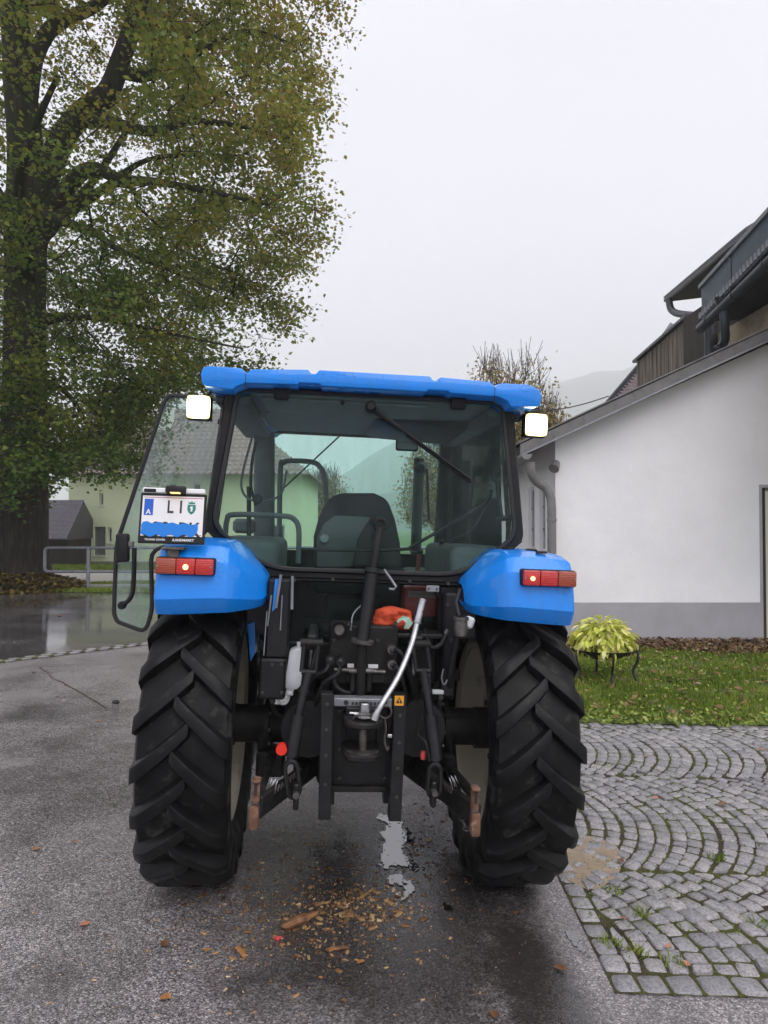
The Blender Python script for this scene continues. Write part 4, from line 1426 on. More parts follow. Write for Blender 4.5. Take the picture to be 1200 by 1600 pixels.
# tubular railing
FY = 18.85
rail = thing('tubular_railing', 'galvanised tubular railing with two rails beside the tree', 'railing', (0, 0, 0))
zt_, zb_ = at(140, 856, FY).z, at(140, 893, FY).z
xa, xb = at(70, 870, FY).x, 1.5
rr_ = .1
loop = [Vector((xb, FY, zt_)), Vector((xa + rr_, FY, zt_))] + [Vector((xa + rr_ - math.sin(w) * rr_, FY, zt_ - rr_ + math.cos(w) * rr_)) for w in np.linspace(.3, math.pi / 2, 4)] + \
       [Vector((xa + rr_ - math.cos(w) * rr_, FY, zb_ + rr_ - math.sin(w) * rr_)) for w in np.linspace(0, math.pi / 2, 4)] + [Vector((xb, FY, zb_))]
MB().tube(loop, .042, 10).build('rail_loop', M_['galv'], rail)
px_ = at(138, 870, FY).x
for k in range(5):
    xx = px_ + k * 2.05
    MB().tube([(xx, FY, 0.02), (xx, FY, zt_ + .0)], .05, 10).build('post', M_['galv'], rail)

# ------------------------------------------------------------------ hosta in an iron bowl stand
pc = on_ground(942, 1062, 0.03)
pl = thing('bowl_planter', 'black iron fire bowl on curved legs standing on the lawn', 'planter', (pc.x, pc.y, gz(pc.x) + 0.03))
sc_ = pc.y / FPX
bw = 52 * sc_ / 1.0
bh = (1062 - 1024) * sc_
MB().lathe([(bh - .03, .04), (bh - .02, bw * .5), (bh + .03, bw * .82), (bh + .09, bw), (bh + .095, bw), (bh + .05, bw * .8), (bh + .01, bw * .5), (bh + .0, .03)], (0, 0, 0), 'Z', 32).build('bowl', M_['iron'], pl)
for w in (R(205), R(335), R(85), R(270)):
    c_, s_ = math.cos(w), math.sin(w)
    MB().tube(bez([(c_ * bw * .98, s_ * bw * .98, bh + .09), (c_ * bw * 1.0, s_ * bw * 1.0, bh - .02), (c_ * bw * .86, s_ * bw * .86, bh * .45), (c_ * bw * .98, s_ * bw * .98, 0)], 5), .016, 8).build('leg', M_['iron'], pl)
hos = thing('hosta_plant', 'yellow green hosta spilling over the rim of the iron bowl', 'plant', (pc.x, pc.y, gz(pc.x) + 0.03 + bh + 0.03))
MB().lathe([(-.0, .03), (0.0, bw * .55), (.05, bw * .78), (.09, bw * .6), (.12, .02)], (0, 0, 0), 'Z', 20).build('root_soil', M_['soil'], hos)
def hosta_leaf(l, w, droop, seed):
    rr = random.Random(seed)
    rows = []
    n = 6
    for i in range(n + 1):
        t = i / n
        ww = w * (math.sin(math.pi * min(1, t * .93 + .05)) ** .8) * .5
        yy = l * (t - .18 * droop * t * t * t)
        z = -droop * l * t * t * .75 + .05 * math.sin(t * 5 + seed)* l
        rows.append([(-ww, yy, z + ww * .35), (-ww * .45, yy, z + .01 * l), (0, yy, z - ww * .14), (ww * .45, yy, z + .01 * l), (ww, yy, z + ww * .35)])
    return MB().grid(rows).mesh('leaf', M_['hosta'], smooth=180)
lv = [hosta_leaf(.092 + .007 * k, .044 + .004 * (k % 3), .35 + .12 * k, k) for k in range(7)]
DR, DH = 56 * sc_, 52 * sc_
inner = MB()
for k in range(860):
    a = random.uniform(0, 2 * math.pi)
    sn = random.uniform(-.02, 1.0)
    th_ = math.asin(max(-1, min(1, sn)))
    q = random.uniform(.68, .88) if k < 300 else random.uniform(.45, .72)
    pos = Vector((math.cos(a) * math.cos(th_) * DR * q, math.sin(a) * math.cos(th_) * DR * q, .075 + math.sin(th_) * DH * q))
    elev = th_ - R(48) + random.gauss(0, .3)
    rot = (elev, random.gauss(0, .45), a - math.pi / 2 + random.gauss(0, .45))
    me = lv[min(6, max(0, int((1 - sn) * 6 + random.uniform(-1.5, 1.5))))]
    if k < 300:
        link('leaf', me, hos, pos, rot)
    else:
        from mathutils import Euler
        MM = Matrix.Translation(pos) @ Euler(rot).to_matrix().to_4x4()
        inner.add([MM @ v.co for v in me.vertices], [tuple(p.vertices) for p in me.polygons])
tag(inner.build('inner_leaves', M_['hosta'], hos, smooth=180, fix=False), kind='stuff')
# ------------------------------------------------------------------ tractor
TL, TPSI, TTH = Vector((-0.172, 3.73, 0.0)), R(4.9), R(2.2)
tractor = thing('tractor', 'blue farm tractor seen from behind with work lights on and left door open', 'tractor', TL, (0, TTH, TPSI))
TM = Matrix.Rotation(TPSI, 3, 'Z') @ Matrix.Rotation(TTH, 3, 'Y')
TMi = TM.transposed()
def T(u, v, y):
    o = TMi @ (Vector((0, 0, CAM_H)) - TL)
    dd = TMi @ ray(u, v)
    return o + dd * ((y - o.y) / dd.y)
def TP(mb, name, mat, parent=tractor, **kw):
    return mb.build(name, M_[mat], parent, **kw)
def ngon(c, r, n, axis='Y', ph=0.0):
    out = []
    for k in range(n):
        w = 2 * math.pi * k / n + ph
        out.append((c[0] + r * math.cos(w), c[1], c[2] + r * math.sin(w)))
    return out
def cyl(mb, a, b, r, n=16):
    return mb.tube([a, b], r, n)
def frustum_bar(mb, a, b, w, h):
    """flat bar from a to b, w across x, h vertical"""
    a, b = Vector(a), Vector(b)
    t = (b - a).normalized()
    s_ = t.cross(Vector((0, 0, 1)))
    if s_.length < .05:
        s_ = Vector((1, 0, 0))
    s_.normalize()
    n_ = s_.cross(t)
    vs = []
    for p in (a, b):
        for i, j in ((-1, -1), (1, -1), (1, 1), (-1, 1)):
            vs.append(p + s_ * w / 2 * i + n_ * h / 2 * j)
    return mb.add(vs, [(0, 1, 2, 3), (7, 6, 5, 4), (0, 4, 5, 1), (1, 5, 6, 2), (2, 6, 7, 3), (3, 7, 4, 0)])

# ---- wheels
RW, TW, TX = 0.745, 0.404, 0.772
def carcass(RW, hw, rim_r, name, mat):
    o = RW - 0.052
    prof = [(-hw * .74, rim_r), (-hw * .80, rim_r + .03), (-hw * .96, rim_r + (o - rim_r) * .35), (-hw * 1.01, rim_r + (o - rim_r) * .58), (-hw * .985, o - .06), (-hw * .9, o - .022), (-hw * .6, o - .007), (0, o)]
    prof = prof + [(-a, r) for a, r in prof[-2::-1]]
    return MB().lathe(prof, (0, 0, 0), 'X', 72, closed=True).mesh(name, mat, smooth=50)
def lug_mesh(RW, hw, side, name, wid=.052, arc=.215):
    """one chevron bar from just past the centre line to over the shoulder, on the rear (-y) of the wheel"""
    o = RW - .052
    n = 9
    vs = []
    for i in range(n):
        t = i / (n - 1)
        xx = side * (-.035 + t * (hw * 1.0 + .035))
        ax = abs(xx)
        rb = o - .007 * (ax / (hw * .6)) ** 2 if ax < hw * .6 else o - .007 - (.055) * ((ax - hw * .6) / (hw * .44)) ** 1.6
        rb -= .012
        phi = -(arc * (t ** .92)) / RW
        hh_ = .064 if t < .9 else .06
        rt = min(RW - .004 * t, rb + hh_ + .012)
        if t == 0:
            rt -= .004
        w2 = wid / 2 * (1.0 + .25 * t)
        # bar direction ~45 deg: offset edges along circumference
        dphi = w2 * 1.25 / RW
        for r_, k in ((rb, 1.35), (rt, .92)):
            for sg in (-1, 1):
                p_ = phi + sg * dphi * k
                vs.append((xx, -r_ * math.cos(p_), r_ * math.sin(p_)))
    fs = []
    for i in range(n - 1):
        a, b = i * 4, (i + 1) * 4
        fs += [(a + 2, b + 2, b + 3, a + 3), (a, a + 2, a + 3, a + 1)] if i == 0 else [(a + 2, b + 2, b + 3, a + 3)]
        fs += [(a, b, b + 2, a + 2), (a + 1, a + 3, b + 3, b + 1)]
    e = (n - 1) * 4
    fs.append((e, e + 1, e + 3, e + 2))
    return MB().add(vs, fs).mesh(name, M_['lug'], bevel=.004, seg=2, smooth=40)
def make_wheel(prefix, RW, hw, rim_r, cx, cy, cz, nl, nlug_mat, flip=1):
    ty = link(prefix + '_tyre', carcass(RW, hw, rim_r, prefix + '_tyre', M_['rubber']), tractor, (cx, cy, cz))
    la, lb = lug_mesh(RW, hw, -1, 'tread_lug'), lug_mesh(RW, hw, 1, 'tread_lug')
    for k in range(nl):
        w = 2 * math.pi * k / nl
        link('tread_lug', la, ty, rot=(w + .06, 0, 0))
        link('tread_lug', lb, ty, rot=(w + math.pi / nl + .06, 0, 0))
    # rim: barrel with a dished disc
    sgn = 1 if cx > 0 else -1
    rp = [(-hw * .79, rim_r + .035), (-hw * .81, rim_r + .02), (-hw * .74, rim_r - .006), (-hw * .45, rim_r - .012), (-hw * .2, rim_r - .05), (hw * .2, rim_r - .05), (hw * .45, rim_r - .012), (hw * .74, rim_r - .006), (hw * .81, rim_r + .02), (hw * .79, rim_r + .035),
          (hw * .77, rim_r + .02), (hw * .72, rim_r - .02), (hw * .4, rim_r - .028), (hw * .18, rim_r - .064), (-hw * .18, rim_r - .064), (-hw * .4, rim_r - .028), (-hw * .70, rim_r - .02), (-hw * .77, rim_r + .02)]
    rim = link(prefix + '_rim', MB().lathe(rp, (0, 0, 0), 'X', 56, closed=True).mesh(prefix + '_rim', M_['rim'], smooth=50), tractor, (cx, cy, cz))
    dx = sgn * hw * .25
    dp_ = [(dx - .0, rim_r - .055), (dx - sgn * .02, rim_r - .11), (dx - sgn * .10, rim_r * .55), (dx - sgn * .10, .10), (dx - sgn * .085, .10), (dx - sgn * .085, rim_r * .55), (dx + sgn * .0, rim_r - .1), (dx + sgn * .015, rim_r - .055)]
    MB().lathe(dp_, (0, 0, 0), 'X', 48, closed=True).build('disc', M_['rim'], rim, smooth=40)
    MB().lathe([(dx - sgn * .2, .08), (dx - sgn * .2, .105), (dx + sgn * .04, .105), (dx + sgn * .07, .06)], (0, 0, 0), 'X', 24).build('hub', M_['black_dirty'], rim)
    b = MB()
    for k in range(8):
        w = 2 * math.pi * k / 8
        b.tube([(dx - sgn * .12, .15 * math.cos(w), .15 * math.sin(w)), (dx - sgn * .075, .15 * math.cos(w), .15 * math.sin(w))], .016, 6)
    b.build('wheel_nuts', M_['worn_steel'], rim)
    return ty
for sgn in (-1, 1):
    make_wheel('rear', RW, TW / 2, .435, sgn * TX, 0, RW - .006, 21, 'lug')
for sgn in (-1, 1):
    make_wheel('front', .56, .17, .33, sgn * .78, 2.25, .556, 19, 'lug')

# ---- chassis
for sg in (-1, 1):
    TP(MB().tube([(sg * .66, 0, RW), (sg * .30, 0, RW)], .095, 20), 'axle_tube', 'black_dirty')
TP(MB().lathe([(-.34, .13), (-.31, .20), (-.24, .24), (.24, .24), (.31, .20), (.34, .13)], (0, 0, RW + .02), 'X', 28), 'differential_housing', 'black_dirty')
TP(MB().b2((-.2, -.22, .50), (.2, 1.5, 1.08)), 'gearbox', 'black_dirty', bevel=.03, seg=2)
TP(MB().b2((-.23, 1.2, .62), (.23, 2.9, 1.0)), 'engine_block', 'black_dirty', bevel=.03)
TP(MB().tube([(-.66, 2.25, .52), (.66, 2.25, .52)], .085, 14), 'front_axle', 'black_dirty')
hood = MB()
sec = lambda y, w, z0, z1: [(-w, y, z0), (-w, y, z1 - .1), (-w * .8, y, z1 - .02), (0, y, z1), (w * .8, y, z1 - .02), (w, y, z1 - .1), (w, y, z0)]
s0, s1, s2 = sec(1.28, .36, 1.0, 1.56), sec(2.5, .34, .95, 1.46), sec(3.15, .30, .85, 1.30)
hood.add(s0 + s1 + s2, [(r * 7 + i, r * 7 + i + 1, (r + 1) * 7 + i + 1, (r + 1) * 7 + i) for r in (0, 1) for i in range(6)] + [tuple(range(7)), tuple(range(14, 21))])
TP(hood, 'hood', 'blue', bevel=.02, seg=2)
TP(MB().b2((-.3, 2.9, .6), (.3, 3.2, .86)), 'front_weight', 'black', bevel=.02)

# ---- cab shell
ZR, YR, YF = 2.44, -.25, 1.2
oo = [(-.705, 2.45), (.705, 2.45), (.79, 1.735), (.505, 1.515), (-.505, 1.515), (-.79, 1.735)]
def roundpoly(pts, r=.05, n=5):
    out = []
    m = len(pts)
    for i in range(m):
        p, a, b = Vector(pts[i]), Vector(pts[i - 1]), Vector(pts[(i + 1) % m])
        u, w = (a - p).normalized(), (b - p).normalized()
        rad = r if not isinstance(r, (list, tuple)) else r[i]
        d0 = min(rad, (a - p).length * .45, (b - p).length * .45)
        for k in range(n):
            t = k / (n - 1)
            out.append((p + u * d0) * (1 - t) ** 2 + p * 2 * t * (1 - t) + (p + w * d0) * t * t)
    return out
def xz(pts, y):
    return [(p[0], y, p[1]) for p in pts]
gl_o = [(-.660, 2.432), (.660, 2.432), (.752, 1.752), (.482, 1.548), (-.482, 1.548), (-.752, 1.752)]
gl_i = [(-.640, 2.412), (.640, 2.412), (.730, 1.758), (.474, 1.568), (-.474, 1.568), (-.730, 1.758)]
RP = [.03, .03, .07, .12, .12, .07]
TP(MB().ring(xz(roundpoly(oo, .05), YR), xz(roundpoly(gl_o, RP), YR), (0, .07, 0)), 'rear_frame', 'black', bevel=.006)
seal = TP(MB().ring(xz(roundpoly(gl_o, RP), YR - .02), xz(roundpoly(gl_i, RP), YR - .02), (0, .03, 0)), 'rear_window_seal', 'seal', bevel=.004)
rw = TP(MB().prism(xz(roundpoly([(a * .998, b) for a, b in gl_i], RP), YR - .012), (0, .006, 0)), 'rear_window', 'glass', smooth=0)
# pillars
def bar4(a, b, sx, sy):
    return MB().add([Vector(a) + Vector((i * sx / 2, j * sy / 2, 0)) for i, j in ((-1, -1), (1, -1), (1, 1), (-1, 1))] + [Vector(b) + Vector((i * sx / 2, j * sy / 2, 0)) for i, j in ((-1, -1), (1, -1), (1, 1), (-1, 1))],
                    [(3, 2, 1, 0), (4, 5, 6, 7), (0, 1, 5, 4), (1, 2, 6, 5), (2, 3, 7, 6), (3, 0, 4, 7)])
for sg in (-1, 1):
    TP(bar4((sg * .775, YR + .13, 1.72), (sg * .705, YR + .13, 2.45), .055, .12), 'rear_pillar', 'black', bevel=.012)
TP(bar4((-.60, YF, 1.30), (-.645, YF - .02, 2.45), .14, .10), 'front_pillar', 'trim', bevel=.03, seg=2)
TP(bar4((.60, YF, 1.30), (.62, YF - .02, 2.45), .085, .10), 'front_pillar', 'black', bevel=.02, seg=2)
# cab floor and lower bulkhead with inner fender covers
TP(MB().b2((-.5, -.2, 1.02), (.5, 1.2, 1.08)), 'cab_floor', 'plastic', bevel=.01)
for sg in (-1, 1):
    TP(MB().b2((sg * .43, -.17, 1.22), (sg * .78, .75, 1.70)), 'inner_fender', 'trim', bevel=.05, seg=3)
TP(MB().b2((-.57, YF - .03, 1.05), (.57, YF + .04, 1.60)), 'firewall', 'plastic', bevel=.01)
TP(MB().prism([(-.575, YF - .01, 1.605), (.575, YF - .01, 1.605), (.59, YF - .01, 2.40), (-.59, YF - .01, 2.40)], (0, .006, 0)), 'windscreen', 'glass_clear', smooth=0)
TP(MB().ring([(-.60, YF - .03, 1.58), (.60, YF - .03, 1.58), (.61, YF - .03, 2.45), (-.61, YF - .03, 2.45)], [(-.575, YF - .03, 1.605), (.575, YF - .03, 1.605), (.59, YF - .03, 2.405), (-.59, YF - .03, 2.405)], (0, .05, 0)), 'windscreen_frame', 'black', bevel=.005)
# right side door glass, closed
TP(MB().add([(.735, .0, 1.70), (.66, YF - .05, 1.30), (.655, YF - .05, 2.41), (.70, .0, 2.41), (.741, .0, 1.70), (.666, YF - .05, 1.30), (.661, YF - .05, 2.41), (.706, .0, 2.41)],
            [(3, 2, 1, 0), (4, 5, 6, 7), (0, 1, 5, 4), (1, 2, 6, 5), (2, 3, 7, 6), (3, 0, 4, 7)]), 'side_window', 'glass_clear', smooth=0)
TP(MB().tube(bez([(.74, .0, 2.41), (.775, -.0, 1.72), (.76, .25, 1.50), (.67, .75, 1.25), (.655, YF - .05, 1.28), (.66, YF - .05, 2.41)], 4), .016, 8), 'side_window_frame', 'seal')
# rear quarter side glass strips (between rear pillar and rear corner)
# roof
def tz(x):
    return 2.496 - .012 * (abs(x) / .6) ** 2
zb_edge = 2.408
rp_ = [(-.80, 2.412), (-.808, 2.455), (-.800, 2.482), (-.775, 2.494), (-.625, 2.492), (-.598, 2.470), (-.575, 2.490),
       (-.315, 2.503), (-.300, 2.485), (-.278, 2.485), (-.262, 2.504), (.262, 2.504), (.278, 2.485), (.300, 2.485), (.315, 2.503),
       (.555, 2.493), (.580, 2.470), (.605, 2.490), (.74, 2.492), (.792, 2.472), (.808, 2.445), (.803, 2.395), (.785, 2.386), (.66, 2.380), (.645, 2.405), (.60, 2.425), (.36, 2.43), (.355, 2.44), (.255, 2.44), (.25, 2.43),
       (-.25, 2.43), (-.255, 2.44), (-.355, 2.44), (-.36, 2.43), (-.60, 2.425), (-.645, 2.405), (-.66, 2.390), (-.785, 2.400)]
rb = MB()
ys_ = [(-.40, 1.0, 0.0), (-.30, 1.0, .012), (.2, .985, .05), (.9, .96, .05), (1.33, .86, .0)]
vs = []
for (yy, sx, dzz) in ys_:
    for (x_, z_) in rp_:
        vs.append((x_ * sx, yy, z_ + (dzz if z_ > 2.45 else 0)))
n_ = len(rp_)
fs = [(r * n_ + i, r * n_ + (i + 1) % n_, (r + 1) * n_ + (i + 1) % n_, (r + 1) * n_ + i) for r in range(len(ys_) - 1) for i in range(n_)] + [tuple(range(n_)), tuple(range((len(ys_) - 1) * n_, len(ys_) * n_))]
rb.add(vs, fs)
roof = TP(rb, 'roof', 'blue', bevel=.005, seg=2, smooth=50)
for sx in (-.602, .578):
    MB().b2((sx - .003, -.4015, 2.40), (sx + .002, -.385, 2.472)).build('roof_seam', M_['seal'], roof, bevel=.003)
TP(MB().b2((-.655, YR + .08, 2.415), (.655, 1.15, 2.432)), 'headliner', 'liner', bevel=.01)
for sg in (-1, 1):
    TP(MB().b2((sg * .60, YR + .075, 2.362), (sg * .775, 1.2, 2.412)), 'side_header', 'trim', bevel=.015, seg=2)
TP(MB().b2((-.55, YR + .1, 2.395), (.30, 0.25, 2.414)), 'headliner_panel', 'liner', bevel=.015, seg=2)
TP(MB().add([(.05, .35, 2.41), (.62, .3, 2.41), (.62, 1.1, 2.41), (.02, 1.1, 2.41), (.16, .42, 2.385), (.60, .36, 2.37), (.60, 1.05, 2.36), (.14, 1.05, 2.38)],
            [(0, 1, 2, 3), (7, 6, 5, 4), (0, 4, 5, 1), (1, 5, 6, 2), (2, 6, 7, 3), (3, 7, 4, 0)]), 'overhead_console', 'plastic', bevel=.02, seg=2)
# window hinges, plug
for u, v in ((440, 613), (716, 628)):
    p = T(u, v, YR - .03)
    h = TP(MB().box(p, (.075, .05, .075)), 'window_hinge', 'plastic', bevel=.01, seg=2)
    MB().box(p + Vector((0, .0, .05)), (.11, .06, .025)).build('hinge_cap', M_['plastic'], h, bevel=.006)
TP(MB().tube([T(535, 629, YR - .03), T(535, 629, YR + .01)], .012, 12), 'window_plug', 'plastic')
# rear wiper
wp, we = T(579, 636, YR - .05), T(737, 750, YR - .03)
wi = TP(MB().tube([wp, wp.lerp(we, .3)], [.016, .012], 8).tube([wp.lerp(we, .25), we], [.008, .006], 6), 'rear_wiper', 'plastic')
MB().lathe([(-.045, .016), (-.05, .022), (-.02, .028), (.03, .028)], wp, 'Y', 16).build('wiper_pivot', M_['plastic'], wi)
MB().tube([wp.lerp(we, .35) + Vector((0, .012, -.01)), we + Vector((0, .012, -.01))], .007, 6).build('wiper_blade', M_['seal'], wi)
# window handle bar
hb = [T(470, 858, YR + .03), T(560, 860, YR + .03), T(630, 858, YR + .03), T(650, 850, YR + .03), T(740, 798, YR + .03), T(762, 782, YR + .03), T(768, 765, YR + .03)]
hbo = TP(MB().tube(bez(hb, 5), .0085, 8), 'window_handle_bar', 'plastic')
MB().tube([T(733, 802, YR + .03), T(747, 793, YR + .03)], .02, 10).build('handle_clamp', M_['plastic'], hbo)
# gas struts
for a, b in (((771, 710), (783, 806)), ((402, 780), (402, 650))):
    if a[0] > 500:
        p, q = T(*a, YR + .12), T(*b, YR + .03)
        so = TP(MB().tube([p, p.lerp(q, .6)], .006, 8).tube([p.lerp(q, .45), q], .011, 8), 'gas_strut', 'plastic')
        MB().tube([q + Vector((-.02, 0, -.015)), q + Vector((.035, 0, -.01))], .014, 8).build('strut_joint', M_['plastic'], so)
TP(MB().lathe([(-.01, .02), (.0, .024), (.012, .02)], T(402, 780, YR + .02), 'Y', 14), 'window_knob', 'plastic')

# ---- work lights
for (u, v) in ((310, 636), (838, 664)):
    p = T(u, v, -.30)
    wl_ = TP(MB().box(p + Vector((0, .035, 0)), (.118, .06, .118)), 'work_light', 'plastic', bevel=.012, seg=2)
    MB().prism(xz(roundpoly([(p.x - .054, p.z - .054), (p.x + .054, p.z - .054), (p.x + .054, p.z + .054), (p.x - .054, p.z + .054)], .014), p.y - .004), (0, .006, 0)).build('light_face', M_['lamp'], wl_, smooth=0)
    for ix in range(3):
        for iz in range(3):
            q = p + Vector(((ix - 1) * .032, -.0045, (iz - 1) * .032))
            MB().ring(ngon(q, .0145, 14), ngon(q, .0125, 14), (0, -.002, 0)).build('led_collar', M_['galv'], wl_, smooth=0)
    for k in range(5):
        MB().box(p + Vector(((k - 2) * .022, .075, 0)), (.004, .03, .10)).build('cooling_fin', M_['plastic'], wl_)
    sgx = -1 if p.x < 0 else 1
    MB().tube([p + Vector((0, .06, .02)), p + Vector((-sgx * .05, .05, .09)), Vector((sgx * .70, -.2, 2.40))], .010, 8).build('light_bracket', M_['plastic'], wl_)
pb = T(838, 664, -.30)
TP(MB().tube(bez([pb + Vector((-.05, .06, .06)), pb + Vector((-.09, .05, .02)), pb + Vector((-.13, .06, .10))], 4), .006, 6), 'lamp_cable', 'seal')

# ---- open left door
DY = .12
def D(u, v, y=DY):
    return T(u, v, y)
do_px = [(258, 613), (352, 622), (345, 700), (322, 840), (238, 862), (240, 955), (228, 992), (180, 974), (174, 960), (178, 850)]
do_p = [D(u, v, DY + (u - 345) * -.0004) for u, v in do_px]
def inset3(pts, d):
    c = sum((Vector(p) for p in pts), Vector()) / len(pts)
    out = []
    m = len(pts)
    for i in range(m):
        p, a, b = Vector(pts[i]), Vector(pts[i - 1]), Vector(pts[(i + 1) % m])
        e1, e2 = (p - a).normalized(), (b - p).normalized()
        n1, n2 = Vector((e1.z, 0, -e1.x)), Vector((e2.z, 0, -e2.x))
        bis = (n1 + n2)
        if bis.length < 1e-4:
            bis = n1
        bis.normalize()
        out.append(p + bis * d / max(.4, bis.dot(n1)))
    return out
do_r = []
m_ = len(do_p)
for i in range(m_):
    p, a, b = do_p[i], do_p[i - 1], do_p[(i + 1) % m_]
    u_, w_ = (a - p), (b - p)
    dd_ = min(.05, u_.length * .4, w_.length * .4)
    u_, w_ = u_.normalized(), w_.normalized()
    for t in (0, .33, .67, 1):
        do_r.append((p + u_ * dd_) * (1 - t) ** 2 + p * 2 * t * (1 - t) + (p + w_ * dd_) * t * t)
do_in = inset3(do_r, .020)
# keep whichever side is inside
cc = sum(do_r, Vector()) / len(do_r)
if (do_in[0] - cc).length > (do_r[0] - cc).length:
    do_in = inset3(do_r, -.020)
door = TP(MB().prism([p + Vector((0, .008, 0)) for p in do_in], (0, .005, 0)), 'door_glass', 'glass_door', smooth=0)
TP(MB().ring(do_r, do_in, (0, .024, 0)), 'door_frame', 'seal', bevel=.004)
p = D(192, 856, DY - .02)
lk = TP(MB().box(p, (.065, .05, .15), Matrix.Rotation(R(-3), 3, 'Y')), 'door_lock', 'plastic', bevel=.012, seg=2)
MB().box(p + Vector((.04, 0, .02)), (.03, .03, .03)).build('lock_latch', M_['worn_steel'], lk, bevel=.004)
gb = [D(210, 856, DY - .05), D(209, 900, DY - .05), D(207, 925, DY - .05), D(201, 938, DY - .05), D(190, 946, DY - .04)]
gbo = TP(MB().tube(bez(gb, 5), .0125, 10), 'door_grab_bar', 'plastic')
MB().lathe([(-.02, .016), (.0, .022), (.02, .022)], gb[-1], 'Y', 14).build('bar_end', M_['plastic'], gbo)
# hinge and wiring at the top of the door opening
for v in (660, 735):
    TP(MB().box(T(347 - (v - 660) * .1, v, DY - .01), (.04, .05, .03)), 'door_hinge', 'plastic', bevel=.005)

# ---- fenders
fx = [.462, .488, .590, .665, .885, .928, .940]
ztop = [1.520, 1.562, 1.655, 1.688, 1.680, 1.640, 1.56]
zbot = [1.425, 1.392, 1.382, 1.378, 1.366, 1.374, 1.42]
yrr = [-.40, -.455, -.600, -.632, -.635, -.590, -.49]
def fender(sg):
    rows = []
    rows.append([(sg * (x_ * .99), y_ + .10, z_ + .012) for x_, y_, z_ in zip(fx, yrr, zbot)])
    rows.append([(sg * x_, y_ + .030, z_) for x_, y_, z_ in zip(fx, yrr, zbot)])
    for f, yo in ((.22, -.012), (.72, .018), (.93, .065)):
        rows.append([(sg * x_, y_ + yo, zb__ + f * (zt__ - zb__)) for x_, y_, zb__, zt__ in zip(fx, yrr, zbot, ztop)])
    for dy, dz in ((.17, .0), (.45, .010), (.75, .0), (1.0, -.06), (1.2, -.2)):
        rows.append([(sg * x_, y_ + dy, zt__ + dz) for x_, y_, zt__ in zip(fx, yrr, ztop)])
    rows = [[tuple(p) for p in bez(row, 4)] for row in rows]
    o = MB().grid(rows).build('fender', M_['blue'], tractor, smooth=180)
    so = o.modifiers.new('solid', 'SOLIDIFY')
    so.thickness = .008
    so.offset = -1 if sg > 0 else -1
    bv = o.modifiers.new('bevel', 'BEVEL')
    bv.width = .016
    bv.segments = 4
    bv.limit_method = 'ANGLE'
    bv.angle_limit = R(13)
    bv.harden_normals = False
    return o
for sg in (-1, 1):
    fo = fender(sg)
    # tail light cluster
    x0, x1, z0, z1, yy = .672, .912, 1.545, 1.612, -.648
    MB().prism(xz(roundpoly([(sg * (x0 - .004), z0 - .004), (sg * (x1 + .004), z0 - .004), (sg * (x1 + .004), z1 + .004), (sg * (x0 - .004), z1 + .004)], .012), yy), (0, .07, 0)).build('tail_light_base', M_['plastic'], fo, bevel=.003)
    cuts = [(x0, x0 + .0755, 'red_lens'), (x0 + .0765, x0 + .155, 'red_lens'), (x0 + .156, x1, 'amber_lens')]
    for a, b, mm in cuts:
        MB().b2((sg * a, yy - .022, z0), (sg * b, yy + .003, z1)).build('tail_light_lens', M_[mm], fo, bevel=.006, seg=2)
    for sx_ in (x0 + .008, x1 - .008):
        MB().tube([(sg * sx_, yy - .024, (z0 + z1) / 2), (sg * sx_, yy - .02, (z0 + z1) / 2)], .0035, 8).build('lens_screw', M_['galv'], fo)
    bx = x0 + (.115 if sg < 0 else .04)
    MB().lathe([(-.004, .004), (-.0055, .010), (.004, .013 if sg < 0 else .009)], (sg * bx, yy - .022, (z0 + z1) / 2 - .002), 'Y', 14).build('tail_light_bulb', M_['bulb'], fo)
    MB().box((sg * .80, -.50, 1.69), (.05, .03, .012)).build('fender_clip', M_['seal'], fo, bevel=.004)
    # inner liner under the fender
    TP(MB().grid([[(sg * .53, yv, zv - .03), (sg * .70, yv, zv + .02), (sg * .88, yv, zv - .03)] for yv, zv in ((-.46, 1.42), (-.44, 1.50), (-.3, 1.60), (0, 1.63), (.3, 1.60), (.52, 1.48))]), 'fender_liner', 'plastic')
TP(MB().add([T(387, 975, -.2), T(398, 972, -.2), T(399, 1020, -.2), T(391, 1034, -.2)] + [p + Vector((0, .1, 0)) for p in (T(387, 975, -.2), T(398, 972, -.2), T(399, 1020, -.2), T(391, 1034, -.2))],
            [(0, 1, 2, 3), (7, 6, 5, 4), (0, 4, 5, 1), (1, 5, 6, 2), (2, 6, 7, 3), (3, 7, 4, 0)]), 'fender_stay', 'blue')
# caps on the right fender top
for p in (Vector((.69, -.32, 1.688)), Vector((.80, -.34, 1.684))):
    TP(MB().lathe([(-.01, .03), (.012, .03), (.018, .02)], p, 'Z', 16), 'fender_cap', 'plastic')

# ---- number plate
pyl = -.60
pc_ = [T(212, 848, pyl - .03), T(317, 851, pyl - .03), T(325, 773, pyl + .0), T(223, 770, pyl + .0)]
PM_o = (pc_[0] + pc_[1] + pc_[2] + pc_[3]) / 4
pex = ((pc_[1] + pc_[2]) - (pc_[0] + pc_[3])) / 2
pey = ((pc_[2] + pc_[3]) - (pc_[0] + pc_[1])) / 2
PW, PH = pex.length, pey.length
PM = frame_matrix(PM_o, pex, pey)
def plate_box(x0, y0, x1, y1, z0, z1, name, mat, parent, bevel=0.0):
    me = MB().b2((x0, y0, z0), (x1, y1, z1)).mesh(name, M_[mat], bevel=bevel, smooth=35)
    me.transform(PM)
    return link(name, me, parent)
def plate_poly(pts, z0, z1, name, mat, parent):
    me = MB().prism([(a, b, z0) for a, b in pts], (0, 0, z1 - z0)).mesh(name, M_[mat], smooth=0)
    me.transform(PM)
    return link(name, me, parent)
